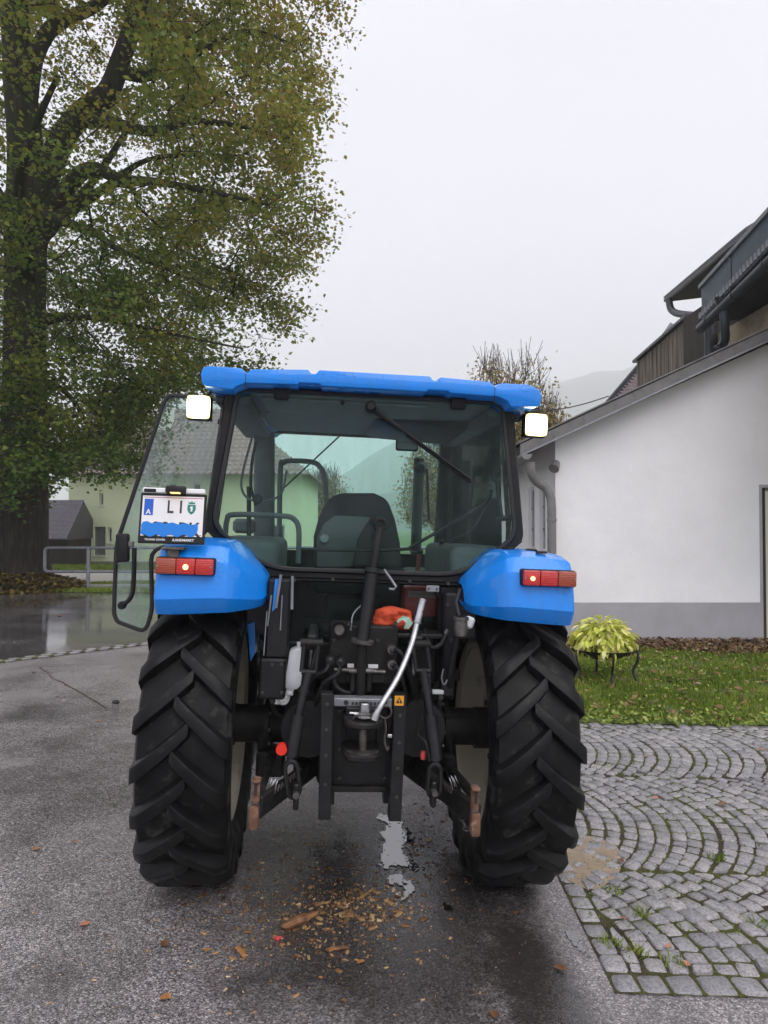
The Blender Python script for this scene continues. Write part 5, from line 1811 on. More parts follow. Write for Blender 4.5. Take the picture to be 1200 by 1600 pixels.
npl = plate_box(-PW / 2, -PH / 2, PW / 2, PH / 2, -.012, 0, 'number_plate', 'plastic', tractor, .003)
fw_, fh_ = PW / 2 - .010, PH / 2
plate_box(-fw_, -fh_ + .032, fw_, fh_ - .012, 0, .0015, 'plate_sheet', 'white', npl)
for yb_ in (fh_ - .020, -fh_ + .037):
    plate_box(-fw_ + .004, yb_, fw_ - .004, yb_ + .0025, .0015, .002, 'red_line', 'plate_red', npl)
plate_box(-fw_ + .008, .012, -fw_ + .046, fh_ - .026, .0015, .0022, 'euro_band', 'eu_blue', npl)
def plate_text(name, txt, size, x_, y_, mat, z=.0022, bold=0.0, sx=1.0, align='CENTER'):
    L_ = Matrix.Translation((x_, y_, z)) @ Matrix.Diagonal((sx, 1, 1, 1))
    return link(name, text_mesh(name, txt, size, M_[mat], PM @ L_, .0004, align, bold), npl)
plate_text('letter', 'A', .030, -fw_ + .027, .026, 'white_text', .0026, .0008)
plate_text('letter', 'L', .078, -.012, .048, 'ink', .0022, .0012, .75)
plate_text('letter', 'I', .078, .033, .048, 'ink', .0022, .0012, .8)
# crest: shield with crown
cx_, cy_ = .078, .046
shield = [(-.017, .016), (.017, .016), (.018, -.004), (.012, -.018), (0, -.027), (-.012, -.018), (-.018, -.004)]
plate_poly([(cx_ + a, cy_ + b) for a, b in shield], .0015, .0022, 'crest_shield', 'crest', npl)
plate_poly([(cx_ + a, cy_ + b) for a, b in [(-.013, .019), (.013, .019), (.015, .029), (.007, .025), (0, .032), (-.007, .025), (-.015, .029)]], .0015, .0022, 'crest_crown', 'crest', npl)
plate_poly([(cx_ + a * .8, cy_ + b * .8) for a, b in [(-.008, -.016), (-.002, -.006), (-.010, .004), (-.003, .012), (.008, .010), (.004, .004), (.010, -.004), (.003, -.006), (.006, -.016)]], .0022, .0026, 'crest_figure', 'white', npl)
# second row of characters under the blue cover
plate_text('letter', '888', .088, -.068, -.050, 'ink', .0019, .0012, .88)
plate_text('letter', 'BK', .088, .072, -.050, 'ink', .0019, .0012, .88)
cov = []
for k in range(34):
    t = k / 33
    cov.append((-.122 + t * .225, -.0185 + .0035 * math.sin(t * 26) - .004 * t))
cov += [(.108, -.022), (.110, -.045), (.106, -.062)]
for k in range(34):
    t = 1 - k / 33
    cov.append((-.122 + t * .215, -.0765 + .0055 * math.sin(t * 24 + 1) + .003 * t))
cov += [(-.131, -.068), (-.127, -.05), (-.128, -.03)]
plate_poly(cov, .0026, .0032, 'blue_cover', 'scribble', npl)
plate_text('frame_lettering', 'TECHNIK CENTER', .0105, -.068, -fh_ + .016, 'white_text', .0003, .0002)
plate_text('frame_lettering', '/LANDMARKT', .0145, .050, -fh_ + .016, 'white_text', .0003, .0004)
me = MB().box((0, fh_ + .012, .0), (PW * .95, .022, .014)).mesh('plate_bracket', M_['white'], bevel=.004)
me.transform(PM)
link('plate_bracket', me, npl)
me = MB().box((.01, fh_ + .014, .012), (.085, .032, .045)).mesh('plate_lamp', M_['plastic'], bevel=.008, seg=2)
me.transform(PM)
plo = link('plate_lamp', me, npl)
me = MB().box((.01, fh_ + .000, .022), (.045, .006, .022)).mesh('plate_lamp_glass', M_['plate_lamp'], bevel=.002)
me.transform(PM)
link('plate_lamp_glass', me, plo)
me = MB().box((-.10, fh_ + .010, .004), (.05, .014, .020)).mesh('plate_clip', M_['plastic'], bevel=.003)
me.transform(PM)
link('plate_clip', me, npl)
p = T(272, 857, pyl)
TP(MB().box(p, (.10, .06, .012)).box(p + Vector((0, .0, -.02)), (.05, .03, .04)), 'plate_mount', 'worn_steel', bevel=.003)

# ---- rear bulkhead below the window
CRZ0, CRZ1 = T(560, 912, -.25).z, 1.515
TP(MB().b2((-.52, YR + .0, CRZ0), (.52, YR + .07, 1.516)), 'cross_beam', 'black', bevel=.008)
for sg in (-1, 1):
    TP(MB().b2((sg * .37, YR + .005, 1.06), (sg * .47, YR + .10, CRZ0)), 'bulkhead_post', 'black', bevel=.01)
TP(MB().b2((-.37, YR + .03, 1.02), (.37, YR + .07, 1.20)), 'bulkhead_panel', 'plastic', bevel=.005)
TP(MB().b2((-.369, YR + .045, 1.201), (.369, YR + .05, CRZ0 - .001)), 'lower_window', 'glass_low', smooth=0)
# red first aid box behind the lower window
fb0, fb1 = T(629, 962, -.10), T(692, 918, -.10)
fa = TP(MB().b2((fb0.x, -.14, fb0.z), (fb1.x, .02, fb1.z)), 'first_aid_box', 'red_plastic', bevel=.02, seg=2)
fm = frame_matrix(((fb0.x + fb1.x) / 2, -.1415, fb1.z - .035), (1, 0, 0), (0, 0, 1))
MB().b2((fb0.x + .02, -.1412, fb1.z - .05), (fb1.x - .05, -.139, fb1.z - .02)).build('label_strip', M_['grey_text'], fa, smooth=0)
fmt = fm @ Matrix.Translation((-.012, 0, .0005)) @ Matrix.Rotation(math.pi, 4, 'Z')
link('box_lettering', text_mesh('box_lettering', 'Autoapotheke', .022, M_['red_plastic'], fmt, .0003, 'CENTER', .0004), fa)
link('box_lettering', text_mesh('box_lettering', '-------', .02, M_['grey_text'], fm @ Matrix.Translation((-.05, -.045, 0)), .0003), fa)
ec = Vector((fb1.x - .035, -.1412, fb1.z - .036))
MB().ring(ngon(ec, .020, 20), ngon(ec, .016, 20), (0, .003, 0)).build('emblem', M_['grey_text'], fa, smooth=0)
MB().b2((ec.x - .012, -.1412, ec.z - .004), (ec.x + .012, -.1385, ec.z + .004)).b2((ec.x - .004, -.1413, ec.z - .012), (ec.x + .004, -.1386, ec.z + .012)).build('emblem', M_['grey_text'], fa, smooth=0)
# catch plate
p = T(676, 920, YR - .02)
TP(MB().box(p, (.065, .008, .032)), 'catch_plate', 'galv', bevel=.003)
for dx_ in (-.02, .02):
    TP(MB().tube([p + Vector((dx_, -.008, 0)), p + Vector((dx_, .002, 0))], .005, 8), 'rivet', 'ink')
TP(MB().tube([p + Vector((.01, 0, -.015)), p + Vector((.06, .02, -.06))], .008, 8), 'catch_arm', 'plastic')

# orange rag stuffed at the bulkhead, with a mint corner
rag_c = T(614, 967, -.30)
def crumple(c, sx, sy, sz, seed, n=14):
    rows = []
    for j in range(n):
        row = []
        for i in range(n + 6):
            u_, v_ = i / (n + 5) - .5, j / (n - 1) - .5
            e = 1 - (abs(2 * u_) ** 6) * .25
            q = Vector((u_ * sx * (1 + .06 * math.sin(v_ * 5 + seed)), 0, v_ * sz * e + .05 * sz * math.sin(u_ * 7 + seed)))
            q.y = -sy * (1 - (2 * u_) ** 8) * (1 - (2 * v_) ** 8) + .022 * noise.noise(Vector((u_ * 6, v_ * 3, seed))) + .022 * abs(noise.noise(Vector((u_ * 13 + v_ * 6, v_ * 5, seed))))
            row.append(c + q)
        rows.append(row)
    m = MB().grid(rows)
    nn = len(m.v)
    return m
ro = crumple(rag_c, 60 / 323., .035, 36 / 323., 2).build('orange_rag', M_['orange'], None, smooth=180)
so = ro.modifiers.new('solid', 'SOLIDIFY')
so.thickness = .012
ro.location, ro.rotation_euler = TL, (0, TTH, TPSI)
tag(ro, 'crumpled orange cloth tucked behind the black top link', 'rag')
mint = [T(617, 977, -.36), T(622, 968, -.365), T(630, 962, -.37), T(640, 965, -.36), T(645, 974, -.35), T(638, 983, -.35), T(631, 982, -.355), T(634, 973, -.365), T(629, 968, -.37)]
mo = MB().prism(mint, (0, .006, 0)).build('mint_cloth', M_['mint'], None, smooth=0)
mo.location, mo.rotation_euler = TL, (0, TTH, TPSI)
tag(mo, 'small pale mint torn cloth corner on the orange rag', 'cloth')
TP(MB().b2((T(585, 986, -.3).x, -.36, T(585, 990, -.3).z - .012), (T(690, 986, -.3).x, -.2, T(585, 986, -.3).z)), 'rear_shelf', 'plastic', bevel=.006)

# ---- interior
st = thing  # alias unused
sb_px = [(489, 888), (490, 838), (498, 808), (512, 780), (530, 770), (585, 770), (606, 780), (618, 812), (626, 850), (627, 888)]
sp_ = [T(u, v, .12) for u, v in sb_px]
seat = TP(MB().prism(sp_, (0, .10, 0)), 'seat_backrest', 'fabric', bevel=.03, seg=3)
sh = [T(u, v, .10) for u, v in [(495, 886), (495, 842), (506, 818), (523, 805), (580, 808), (560, 840), (550, 886)]]
MB().prism(sh, (0, .025, 0)).build('seat_shell', M_['seat_shell'], seat, bevel=.008, seg=2)
MB().lathe([(-.02, .018), (-.005, .026), (.01, .026)], T(507, 842, .08), 'Y', 16).build('lumbar_knob', M_['liner'], seat)
TP(MB().b2((-.27, .2, 1.40), (.22, .72, 1.52)), 'seat_cushion', 'fabric', bevel=.05, seg=3)
TP(MB().b2((-.2, .25, 1.08), (.15, .65, 1.40)), 'seat_base', 'plastic', bevel=.03)
# steering column and wheel
TP(MB().tube([(-.02, 1.05, 1.1), (-.02, .88, 1.62)], .05, 12), 'steering_column', 'plastic')
wc = Vector((-.02, .86, 1.68))
tw = Matrix.Rotation(R(-28), 3, 'X')
swo = TP(MB().tube([wc + tw @ Vector((.2 * math.cos(w), .2 * math.sin(w), 0)) for w in np.linspace(0, 2 * math.pi, 29)[:-1]], .016, 8, closed=True), 'steering_wheel', 'plastic')
MB().tube([wc + tw @ Vector((-.19, 0, 0)), wc + tw @ Vector((.19, 0, 0))], .012, 6).tube([wc, wc + tw @ Vector((0, -.19, 0))], .012, 6).build('spokes', M_['plastic'], swo)
# grab rails
TP(MB().tube(bez([T(436, 870, .95), T(438, 735, .95), T(443, 723, .95), T(455, 720, .95), T(488, 722, .95), T(500, 730, .95), T(507, 745, .95), T(511, 795, .95)], 4), .017, 8), 'grab_rail', 'trim')
TP(MB().tube(bez([T(352, 836, -.02), T(355, 812, -.02), T(366, 804, -.02), T(440, 806, -.02), T(460, 812, -.02), T(467, 830, -.02), T(466, 880, -.02)], 4), .014, 8), 'fender_rail', 'trim')
TP(MB().tube(bez([T(440, 560, 1.1) * 0 + T(400, 690, .9), T(394, 720, .9), T(392, 760, .9), T(400, 790, .9)], 5), .010, 8), 'mirror_stay', 'plastic')
TP(MB().tube(bez([T(430, 637, .2), T(405, 655, .2), T(392, 690, .2), T(378, 745, .2), T(380, 770, .2), T(395, 782, .2), T(420, 782, .2), T(440, 770, .2), T(448, 735, .2)], 5), .007, 6), 'coiled_cable', 'trim')
TP(MB().tube([T(389, 870, .6), T(389, 760, .6)], .014, 8), 'door_gas_strut', 'plastic')
TP(MB().box(T(382, 822, .65), (.14, .04, .09)), 'door_pocket', 'trim', bevel=.02)
# interior mirror
p = T(636, 693, 1.05)
mi = TP(MB().box(p, (.155, .03, .105)), 'interior_mirror', 'plastic', bevel=.025, seg=3)
MB().prism(xz(roundpoly([(p.x - .068, p.z - .042), (p.x + .068, p.z - .042), (p.x + .068, p.z + .042), (p.x - .068, p.z + .042)], .02), p.y - .0165), (0, .002, 0)).build('mirror_face', M_['mirror'], mi, smooth=0)
MB().tube([p + Vector((0, .02, .04)), p + Vector((0, .08, .18))], .008, 6).build('mirror_stem', M_['plastic'], mi)
# front wiper
p, q = T(667, 733, 1.16), T(670, 812, 1.16)
fwp = TP(MB().tube([p, q], .010, 6), 'front_wiper', 'plastic')
MB().lathe([(-.03, .02), (.02, .045), (.04, .045)], T(658, 731, 1.17), 'Y', 12).build('wiper_motor', M_['plastic'], fwp)
TP(MB().tube([T(532, 680, 1.24), T(444, 762, 1.24)], .006, 6), 'windscreen_wiper', 'plastic')
TP(MB().tube(bez([T(640, 860, .7), T(692, 872, .5), T(705, 845, .35), T(735, 830, .2), T(757, 795, .1)], 5), .005, 6), 'loose_cable', 'trim')
# levers
for (a, b, mm) in (((652, 893), (656, 862), 'lever_red'), ((688, 888), (690, 846), 'lever_red'), ((573, 890), (571, 872), 'plastic')):
    p, q = T(*a, .25), T(*b, .25)
    lo_ = TP(MB().tube([p, q], [.012, .014], 8), 'lever', mm)
    MB().lathe([(-.02, .010), (0, .02), (.02, .012)], q, 'Z', 10).build('lever_knob', M_['plastic'], lo_)
TP(MB().b2((.30, .15, 1.10), (.58, .95, 1.53)), 'side_console', 'plastic', bevel=.04, seg=2)
p = T(728, 862, .35)
rd = TP(MB().box(p, (.13, .08, .055)), 'radio', 'plastic', bevel=.012)
MB().box(p + Vector((.02, -.041, 0)), (.075, .004, .036)).build('radio_face', M_['seat_shell'], rd, bevel=.003)

# exterior mirrors/exhaust in front of the cab
TP(MB().tube([(.47, 1.45, 1.3), (.47, 1.45, 2.3)], .04, 12), 'exhaust_pipe', 'black')

# ---- rear linkage
# hydraulic block
TP(MB().b2((T(516, 968, -.36).x, -.40, T(516, 1066, -.36).z), (T(622, 968, -.36).x, -.22, T(516, 975, -.36).z)), 'valve_block', 'black_dirty', bevel=.008)
p = T(530, 983, -.41)
soc = TP(MB().lathe([(-.02, .030), (-.03, .036), (.02, .036)], p, 'Y', 20), 'trailer_socket', 'plastic')
MB().lathe([(-.005, .022), (.0, .024)], p + Vector((0, -.028, 0)), 'Y', 16).build('socket_face', M_['worn_steel'], soc)
for u, v in ((612, 1014), (612, 1037), (516, 1030), (532, 1032)):
    p = T(u, v, -.42)
    q_ = TP(MB().lathe([(-.03, .014), (-.03, .022), (.03, .022)], p, 'Y', 16), 'hydraulic_coupler', 'worn_steel' if u > 600 else 'black')
    MB().lathe([(-.002, .008), (.002, .014)], p + Vector((0, -.031, 0)), 'Y', 12).build('coupler_bore', M_['ink'], q_)
for u, v in ((548, 1040), (583, 1041)):
    p = T(u, v, -.42)
    TP(MB().box(p, (.030 if u < 560 else .046, .003, .018)), 'label', 'white')
for u in (552, 577):
    p, q = T(u, 1046, -.45), T(u, 1080, -.45)
    lo_ = TP(MB().b2((p.x - .012, -.47, q.z), (p.x + .012, -.42, p.z)), 'linkage_plate', 'black', bevel=.004)
    MB().tube([p + Vector((-.02, -.03, 0)), p + Vector((.02, -.03, 0))], .012, 10).build('pivot_pin', M_['worn_steel'], lo_)
TP(MB().tube([T(522, 1046, -.44), T(602, 1050, -.44)], .010, 8), 'control_rod', 'worn_steel')
# lifted top link standing upright
a0, a1, a2, a3 = T(566, 1002, -.50), T(576, 930, -.46), T(582, 893, -.44), T(594, 826, -.42)
tl = TP(MB().tube([a0, a2], .030, 16), 'top_link', 'black', smooth=40)
MB().tube([a2, a3], .017, 14).build('top_link_screw', M_['black_dirty'], tl)
MB().tube([a2 + (a2 - a1) * -.1, a2 + (a2 - a1) * .12], .038, 16).build('lock_collar', M_['black'], tl, bevel=.004)
MB().tube([a1 - (a2 - a1) * .05, a1 + (a2 - a1) * .05], .034, 16).build('tube_ring', M_['black'], tl)
MB().tube([a0 + Vector((0, 0, -.008)), a0 + Vector((.002, 0, .008))], .052, 18).build('foot_flange', M_['worn_steel'], tl)
eye = a3 + Vector((.002, 0, .02))
MB().ring(ngon(eye, .034, 20), ngon(eye, .015, 20), (0, .04, 0)).build('ball_eye', M_['black_dirty'], tl, bevel=.006)
hw_ = [T(600, 890, -.44), T(611, 905, -.44), T(619, 917, -.46), T(615, 921, -.46), T(608, 920, -.46)]
MB().tube(hw_, .006, 8).build('link_handle', M_['galv'], tl)
TP(MB().tube([T(566, 1002, -.50), T(563, 1085, -.48)], .022, 10), 'top_link_bracket', 'black_dirty')
p = T(560, 962, -.36)
TP(MB().tube(bez([T(548, 985, -.4), T(552, 960, -.38), T(566, 945, -.34), T(580, 938, -.3)], 4), .004, 6), 'thin_cable', 'galv')

# silver hitch lever, curved
lv_ = bez([T(585, 1121, -.78), T(598, 1098, -.76), T(622, 1058, -.70), T(642, 1010, -.64), T(652, 972, -.60), T(661, 936, -.58)], 7)
lev = TP(MB().tube(lv_, .0135, 14), 'hitch_lever', 'steel')
MB().tube([lv_[-8], lv_[-1]], .017, 14).build('lever_sleeve', M_['steel'], lev)
MB().tube([lv_[-8] - (lv_[-1] - lv_[-8]) * .05, lv_[-8]], .019, 14).build('lever_collar', M_['galv'], lev)
MB().tube([lv_[0] - Vector((.0, 0, .012)), lv_[2]], .017, 14).build('lever_foot', M_['steel'], lev)
# hitch frame rails
def rail_bar(u0, v0, u1, v1, y0, y1, w, name):
    a, b = T(u0, v0, y0), T(u1, v1, y1)
    m = MB()
    vs = []
    for p in (a, b):
        for i, j in ((-1, 0), (1, 0), (1, 1), (-1, 1)):
            vs.append(p + Vector((i * w / 2, j * .07, 0)))
    m.add(vs, [(0, 1, 2, 3), (7, 6, 5, 4), (0, 4, 5, 1), (1, 5, 6, 2), (2, 6, 7, 3), (3, 7, 4, 0)])
    return TP(m, name, 'black', bevel=.004)
rail_bar(511, 1084, 507, 1282, -.60, -.62, .055, 'hitch_rail')
rail_bar(626, 1086, 617, 1284, -.60, -.62, .055, 'hitch_rail')
rail_bar(520, 1100, 517, 1258, -.50, -.50, .03, 'hitch_rail_inner')
rail_bar(612, 1100, 604, 1256, -.50, -.50, .03, 'hitch_rail_inner')
pa, pb_ = T(517, 1229, -.50), T(608, 1104, -.50)
TP(MB().b2((pa.x, -.50, pa.z), (pb_.x, -.42, pb_.z)), 'hitch_back_plate', 'black', bevel=.005)
TP(MB().b2((pa.x, -.53, pa.z - .015), (pb_.x, -.44, pa.z + .01)), 'hitch_cross_bar', 'black_dirty', bevel=.004)
# perforated galvanised plate
g0, g1 = T(521, 1103, -.55), T(613, 1092, -.55)
pp_ = TP(MB().b2((g0.x, -.56, g0.z), (g1.x, -.49, g1.z)), 'perforated_plate', 'galv', bevel=.003)
for k in range(10):
    x_ = g0.x + .085 + k * .0165
    MB().b2((x_ - .005, -.5625, (g0.z + g1.z) / 2 - .009), (x_ + .005, -.5585, (g0.z + g1.z) / 2 + .004)).build('plate_hole', M_['ink'], pp_, smooth=0)
MB().tube([(g0.x + .055, -.5625, (g0.z + g1.z) / 2), (g0.x + .055, -.558, (g0.z + g1.z) / 2)], .011, 12).build('plate_hole', M_['ink'], pp_, smooth=0)
# clevis with jaws and pin
cc_ = T(567, 1140, -.62)
cz0, cz1 = T(567, 1178, -.66).z, T(567, 1133, -.66).z
def jaw(z0, z1, name):
    pts = [(cc_.x - .085, -.50), (cc_.x + .085, -.50), (cc_.x + .085, -.62)] + [(cc_.x + .085 * math.cos(w), -.64 + .085 * math.sin(-w)) for w in np.linspace(0, math.pi, 12)] + [(cc_.x - .085, -.62)]
    return TP(MB().prism([(a, b, z0) for a, b in pts], (0, 0, z1 - z0)), name, 'black_dirty', bevel=.006)
jaw(cz0 - .02, cz0 + .008, 'clevis_jaw')
jaw(cz1 - .004, cz1 + .022, 'clevis_jaw')
MB().prism([(cc_.x + .07 * math.cos(w), -.645 + .07 * math.sin(-w), cz0 + .0095) for w in np.linspace(0, math.pi, 14)], (0, 0, .003)).build('worn_patch', M_['worn_steel'], tractor)
for dx_ in (-.078, .078):
    TP(MB().b2((cc_.x + dx_ - .008, -.52, cz0), (cc_.x + dx_ + .008, -.49, cz1)), 'clevis_cheek', 'black', bevel=.003)
TP(MB().tube([(cc_.x, -.64, cz0 - .03), (cc_.x, -.64, cz1 + .05)], .017, 14), 'hitch_pin', 'worn_steel')
hd = T(569, 1112, -.66)
pn = TP(MB().lathe([(-.024, .045), (-.018, .045), (-.018, .026), (.030, .024), (.034, .02)], (cc_.x + .004, -.64, hd.z), 'Z', 20), 'pin_head', 'steel')
MB().tube(bez([(cc_.x - .05, -.66, cz1 + .02), (cc_.x - .035, -.68, cz1 + .045), (cc_.x + .0, -.69, cz1 + .052), (cc_.x + .035, -.68, cz1 + .045), (cc_.x + .05, -.66, cz1 + .02)], 4), .005, 6).build('pin_spring', M_['worn_steel'], pn)
TP(MB().b2((T(541, 1105, -.6).x, -.60, T(541, 1120, -.6).z), (T(592, 1108, -.6).x, -.5, T(592, 1107, -.6).z)), 'latch_block', 'black', bevel=.004)
TP(MB().tube([T(546, 1114, -.62), T(562, 1115, -.62)], .008, 8), 'latch_rod', 'steel')
rc = T(602, 1112, -.63)
TP(MB().tube([rc + Vector((.028 * math.cos(w), 0, .028 * math.sin(w))) for w in np.linspace(0, 2 * math.pi, 17)[:-1]], .004, 6, closed=True), 'key_ring', 'worn_steel')
ch = [T(601, 1122, -.63), T(603, 1140, -.63), T(601, 1158, -.63), T(605, 1172, -.63), T(607, 1166, -.63)]
TP(MB().tube(bez(ch, 4), .005, 6), 'pin_chain', 'worn_steel')
p = T(609, 1150, -.64)
TP(MB().box(p, (.022, .012, .016)), 'chain_clip', 'steel', bevel=.003)
# warning sticker
w0, w1 = T(616.5, 1103, -.61), T(631.5, 1088, -.61)
stk = TP(MB().b2((w0.x, -.604, w0.z), (w1.x, -.6015, w1.z)), 'warning_sticker', 'yellow')
wc_ = ((w0.x + w1.x) / 2, (w0.z + w1.z) / 2)
MB().prism([(wc_[0] - .015, -.6055, wc_[1] - .010), (wc_[0] + .015, -.6055, wc_[1] - .010), (wc_[0], -.6055, wc_[1] + .016)], (0, .001, 0)).build('warning_triangle', M_['ink'], stk, smooth=0)
MB().prism([(wc_[0] - .002, -.6062, wc_[1] - .006), (wc_[0] + .002, -.6062, wc_[1] - .006), (wc_[0] + .0025, -.6062, wc_[1] + .008), (wc_[0] - .0025, -.6062, wc_[1] + .008)], (0, .0005, 0)).build('exclamation_mark', M_['yellow'], stk, smooth=0)
# PTO guard behind plate (dark drum right of the frame)
TP(MB().lathe([(-.12, .10), (-.12, .13), (.2, .13)], (T(648, 1128, -.3).x, -.3, T(648, 1128, -.3).z), 'Y', 24), 'brake_drum', 'black')
TP(MB().lathe([(-.12, .10), (-.12, .13), (.2, .13)], (T(484, 1128, -.3).x, -.3, T(484, 1128, -.3).z), 'Y', 24), 'brake_drum', 'black')

# lift arms, lift rods, lower links on both sides
def seg(name, a, b, r, mat, parent=tractor, n=14):
    return MB().tube([a, b], r, n).build(name, M_[mat], parent)
for side, pts in ((-1, dict(fork=(487, 1006), f2=(482, 1050), mid=(466, 1118), low=(455, 1182), clev=(453, 1190), foot=(462, 1262), lf=(500, 1190), le=(404, 1262))),
                  (1, dict(fork=(655, 1008), f2=(661, 1048), mid=(672, 1118), low=(681, 1188), clev=(681, 1196), foot=(677, 1258), lf=(628, 1190), le=(748, 1275)))):
    f1, f2 = T(*pts['fork'], -.50), T(*pts['f2'], -.52)
    arm = TP(frustum_bar(MB(), (side * .24, -.1, 1.26), f1 + Vector((0, .03, .0)), .05, .07), 'lift_arm', 'black', bevel=.01)
    m = MB()
    for dx_ in (-.032, .032):
        m.tube([f1 + Vector((dx_, 0, .02)), f2 + Vector((dx_, 0, .0))], .010, 8)
    m.tube([f2 + Vector((-.032, 0, 0)), f2 + Vector((.032, 0, 0))], .012, 8)
    m.build('rod_fork', M_['black'], arm)
    MB().tube([f1 + Vector((-.05, 0, .005)), f1 + Vector((.05, 0, .005))], .018, 12).build('fork_pin', M_['black_dirty'], arm)
    mid, low = T(*pts['mid'], -.56), T(*pts['low'], -.60)
    rod = seg('lift_rod', f2, mid, .020, 'black')
    seg('rod_screw', mid.lerp(f2, .55), mid + (low - mid) * .1, .0185, 'worn_steel' if side < 0 else 'rust', rod)
    seg('rod_sleeve', mid, low, .031, 'black', rod)
    seg('rod_collar', f2.lerp(mid, .38), f2.lerp(mid, .5), .027, 'black', rod)
    if side > 0:
        MB().tube(bez([mid + Vector((-.035, -.01, 0)), mid + Vector((-.055, -.01, -.08)), low + Vector((-.05, -.01, .08)), low + Vector((-.03, -.01, 0))], 4), .006, 6).build('rod_handle', M_['black'], rod)
    # lower clevis: elongated ring
    cl_, ft = T(*pts['clev'], -.62), T(*pts['foot'], -.66)
    ex_ = (ft - cl_)
    out, inn = [], []
    for k in range(20):
        w = 2 * math.pi * k / 20
        c0 = cl_ + ex_ * (.20 if math.sin(w) > 0 else .62)
        out.append(c0 + Vector((.036 * math.cos(w), 0, .045 * math.sin(w))))
        inn.append(c0 + Vector((.018 * math.cos(w), 0, .026 * math.sin(w))))
    cv = TP(MB().ring(out, inn, (0, .035, 0)), 'rod_clevis', 'black', bevel=.005)
    seg('clevis_shank', cl_ + Vector((0, .015, .0)), low, .018, 'black', cv)
    MB().b2((ft.x - .012, ft.y - .01, ft.z - .01), (ft.x + .012, ft.y + .05, ft.z + .10)).build('clevis_tongue', M_['black'], cv, bevel=.006)
    MB().tube([ft + Vector((0, -.03, .06)), ft + Vector((0, .06, .06))], .014, 12).build('clevis_bolt', M_['worn_steel'], cv)
    # lower link arm
    la_, lb_ = T(*pts['lf'], -.05), T(*pts['le'], -.72)
    link_o = TP(frustum_bar(MB(), la_, lb_, .030, .095), 'lower_link', 'black_dirty', bevel=.008)
    frustum_bar(MB(), la_ + Vector((side * .02, 0, 0)), la_.lerp(lb_, .35) + Vector((side * .02, 0, 0)), .05, .12).build('link_reinforcement', M_['black_dirty'], link_o, bevel=.008)
    # hook end, rusty
    hk = T(398 if side < 0 else 743, 1250 if side < 0 else 1262, -.76)
    h1 = TP(MB().box(hk + Vector((0, 0, -.065)), (.040, .055, .10)), 'hook_claw', 'rust', bevel=.012, seg=2)
    MB().box(hk + Vector((side * -.004, .0, .03)), (.030, .045, .09)).build('claw_latch', M_['rust'], h1, bevel=.008)
    MB().box(hk + Vector((side * -.004, -.024, .05)), (.012, .006, .045)).build('latch_slot', M_['ink'], h1)
    MB().box(hk + Vector((side * -.006, -.01, .085)), (.034, .05, .014)).build('latch_cap', M_['rust'], h1, bevel=.004)
    MB().box(hk + Vector((side * -.004, 0, -.012)), (.028, .04, .035)).build('claw_neck', M_['worn_steel'], h1, bevel=.004)
    # stabiliser bar towards the wheel
    stb = TP(MB().tube([(side * .42, -.05, .62), lb_ + Vector((side * -.0, .08, .05))], .022, 10), 'stabiliser', 'black_dirty')
    # wire clips
    tpx = (425, 1217) if side < 0 else (711, 1212)
    m = MB()
    for k in range(4):
        p = T(tpx[0] + k * 3 * -side, tpx[1] + (k % 2) * 3, -.60)
        m.tube(bez([p, p + Vector((.008 * side, -.01, -.02)), p + Vector((.018 * side, 0, -.035 - .006 * k))], 3), .0025, 5)
    m.build('wire_clip', M_['steel'], tractor)
    # bracket between axle and wheel
    TP(MB().b2((side * .43, -.10, .56), (side * .50, .10, .72)), 'axle_bracket', 'black_dirty', bevel=.01)
    bz_ = T(388 if side < 0 else 730, 1180, -.1)
    TP(MB().b2((side * .36, -.16, .52), (side * .50, .02, .64)), 'stabiliser_bracket', 'black_dirty', bevel=.012)
# red knob on the left lift rod, red tip on the right
kn = T(440, 1170, -.60)
TP(MB().lathe([(-.018, .012), (-.018, .024), (.018, .024), (.022, .014)], kn, 'Y', 12), 'red_knob', 'red')
TP(MB().lathe([(-.015, .01), (.0, .014), (.02, .01)], T(661, 1181, -.58), 'Z', 10), 'red_cap', 'red_plastic')

# left tower with steel strips and the white reservoir
t0_, t1_ = T(414, 1028, -.42), T(455, 905, -.36)
tow = TP(MB().b2((t0_.x, -.42, t0_.z), (t1_.x, -.27, t1_.z)), 'tool_tower', 'plastic', bevel=.008)
for (a, b, r_) in (((439, 898), (431, 950), .007), ((457, 900), (456, 952), .007), ((424, 930), (418, 978), .004), ((417, 955), (412, 1024), .003), ((441, 930), (438, 985), .003)):
    MB().tube([T(*a, -.44), T(*b, -.44)], r_, 8).build('steel_strip', M_['galv'], tow)
bs_ = [T(430, 905, -.43), T(438, 905, -.43), T(431, 950, -.43), T(425, 956, -.43)]
MB().prism(bs_, (0, .02, 0)).build('blue_strip', M_['blue'], tow, smooth=0)
b0_, b1_ = T(404, 1090, -.40), T(448, 1028, -.40)
TP(MB().b2((b0_.x, -.44, b0_.z), (b1_.x, -.25, b1_.z)), 'lower_tool_box', 'black', bevel=.01)
res_px = [(452, 1018), (468, 1012), (471, 1016), (474, 1040), (470, 1072), (464, 1078), (442, 1076), (440, 1058), (447, 1052)]
res = TP(MB().prism([T(u, v, -.38) for u, v in res_px], (0, .10, 0)), 'reservoir_bottle', 'white_plastic', bevel=.012, seg=2)
MB().tube([T(467, 1014, -.33), T(467, 1003, -.33)], .010, 10).build('bottle_neck', M_['white_plastic'], res)
MB().tube(bez([T(452, 1078, -.37), T(452, 1088, -.37), T(448, 1098, -.37), T(440, 1100, -.37), T(434, 1093, -.37)], 4), .005, 8).build('bottle_hose', M_['white_plastic'], res)
MB().box(T(453, 1083, -.37), (.03, .03, .02)).build('hose_fitting', M_['white_plastic'], res, bevel=.004)
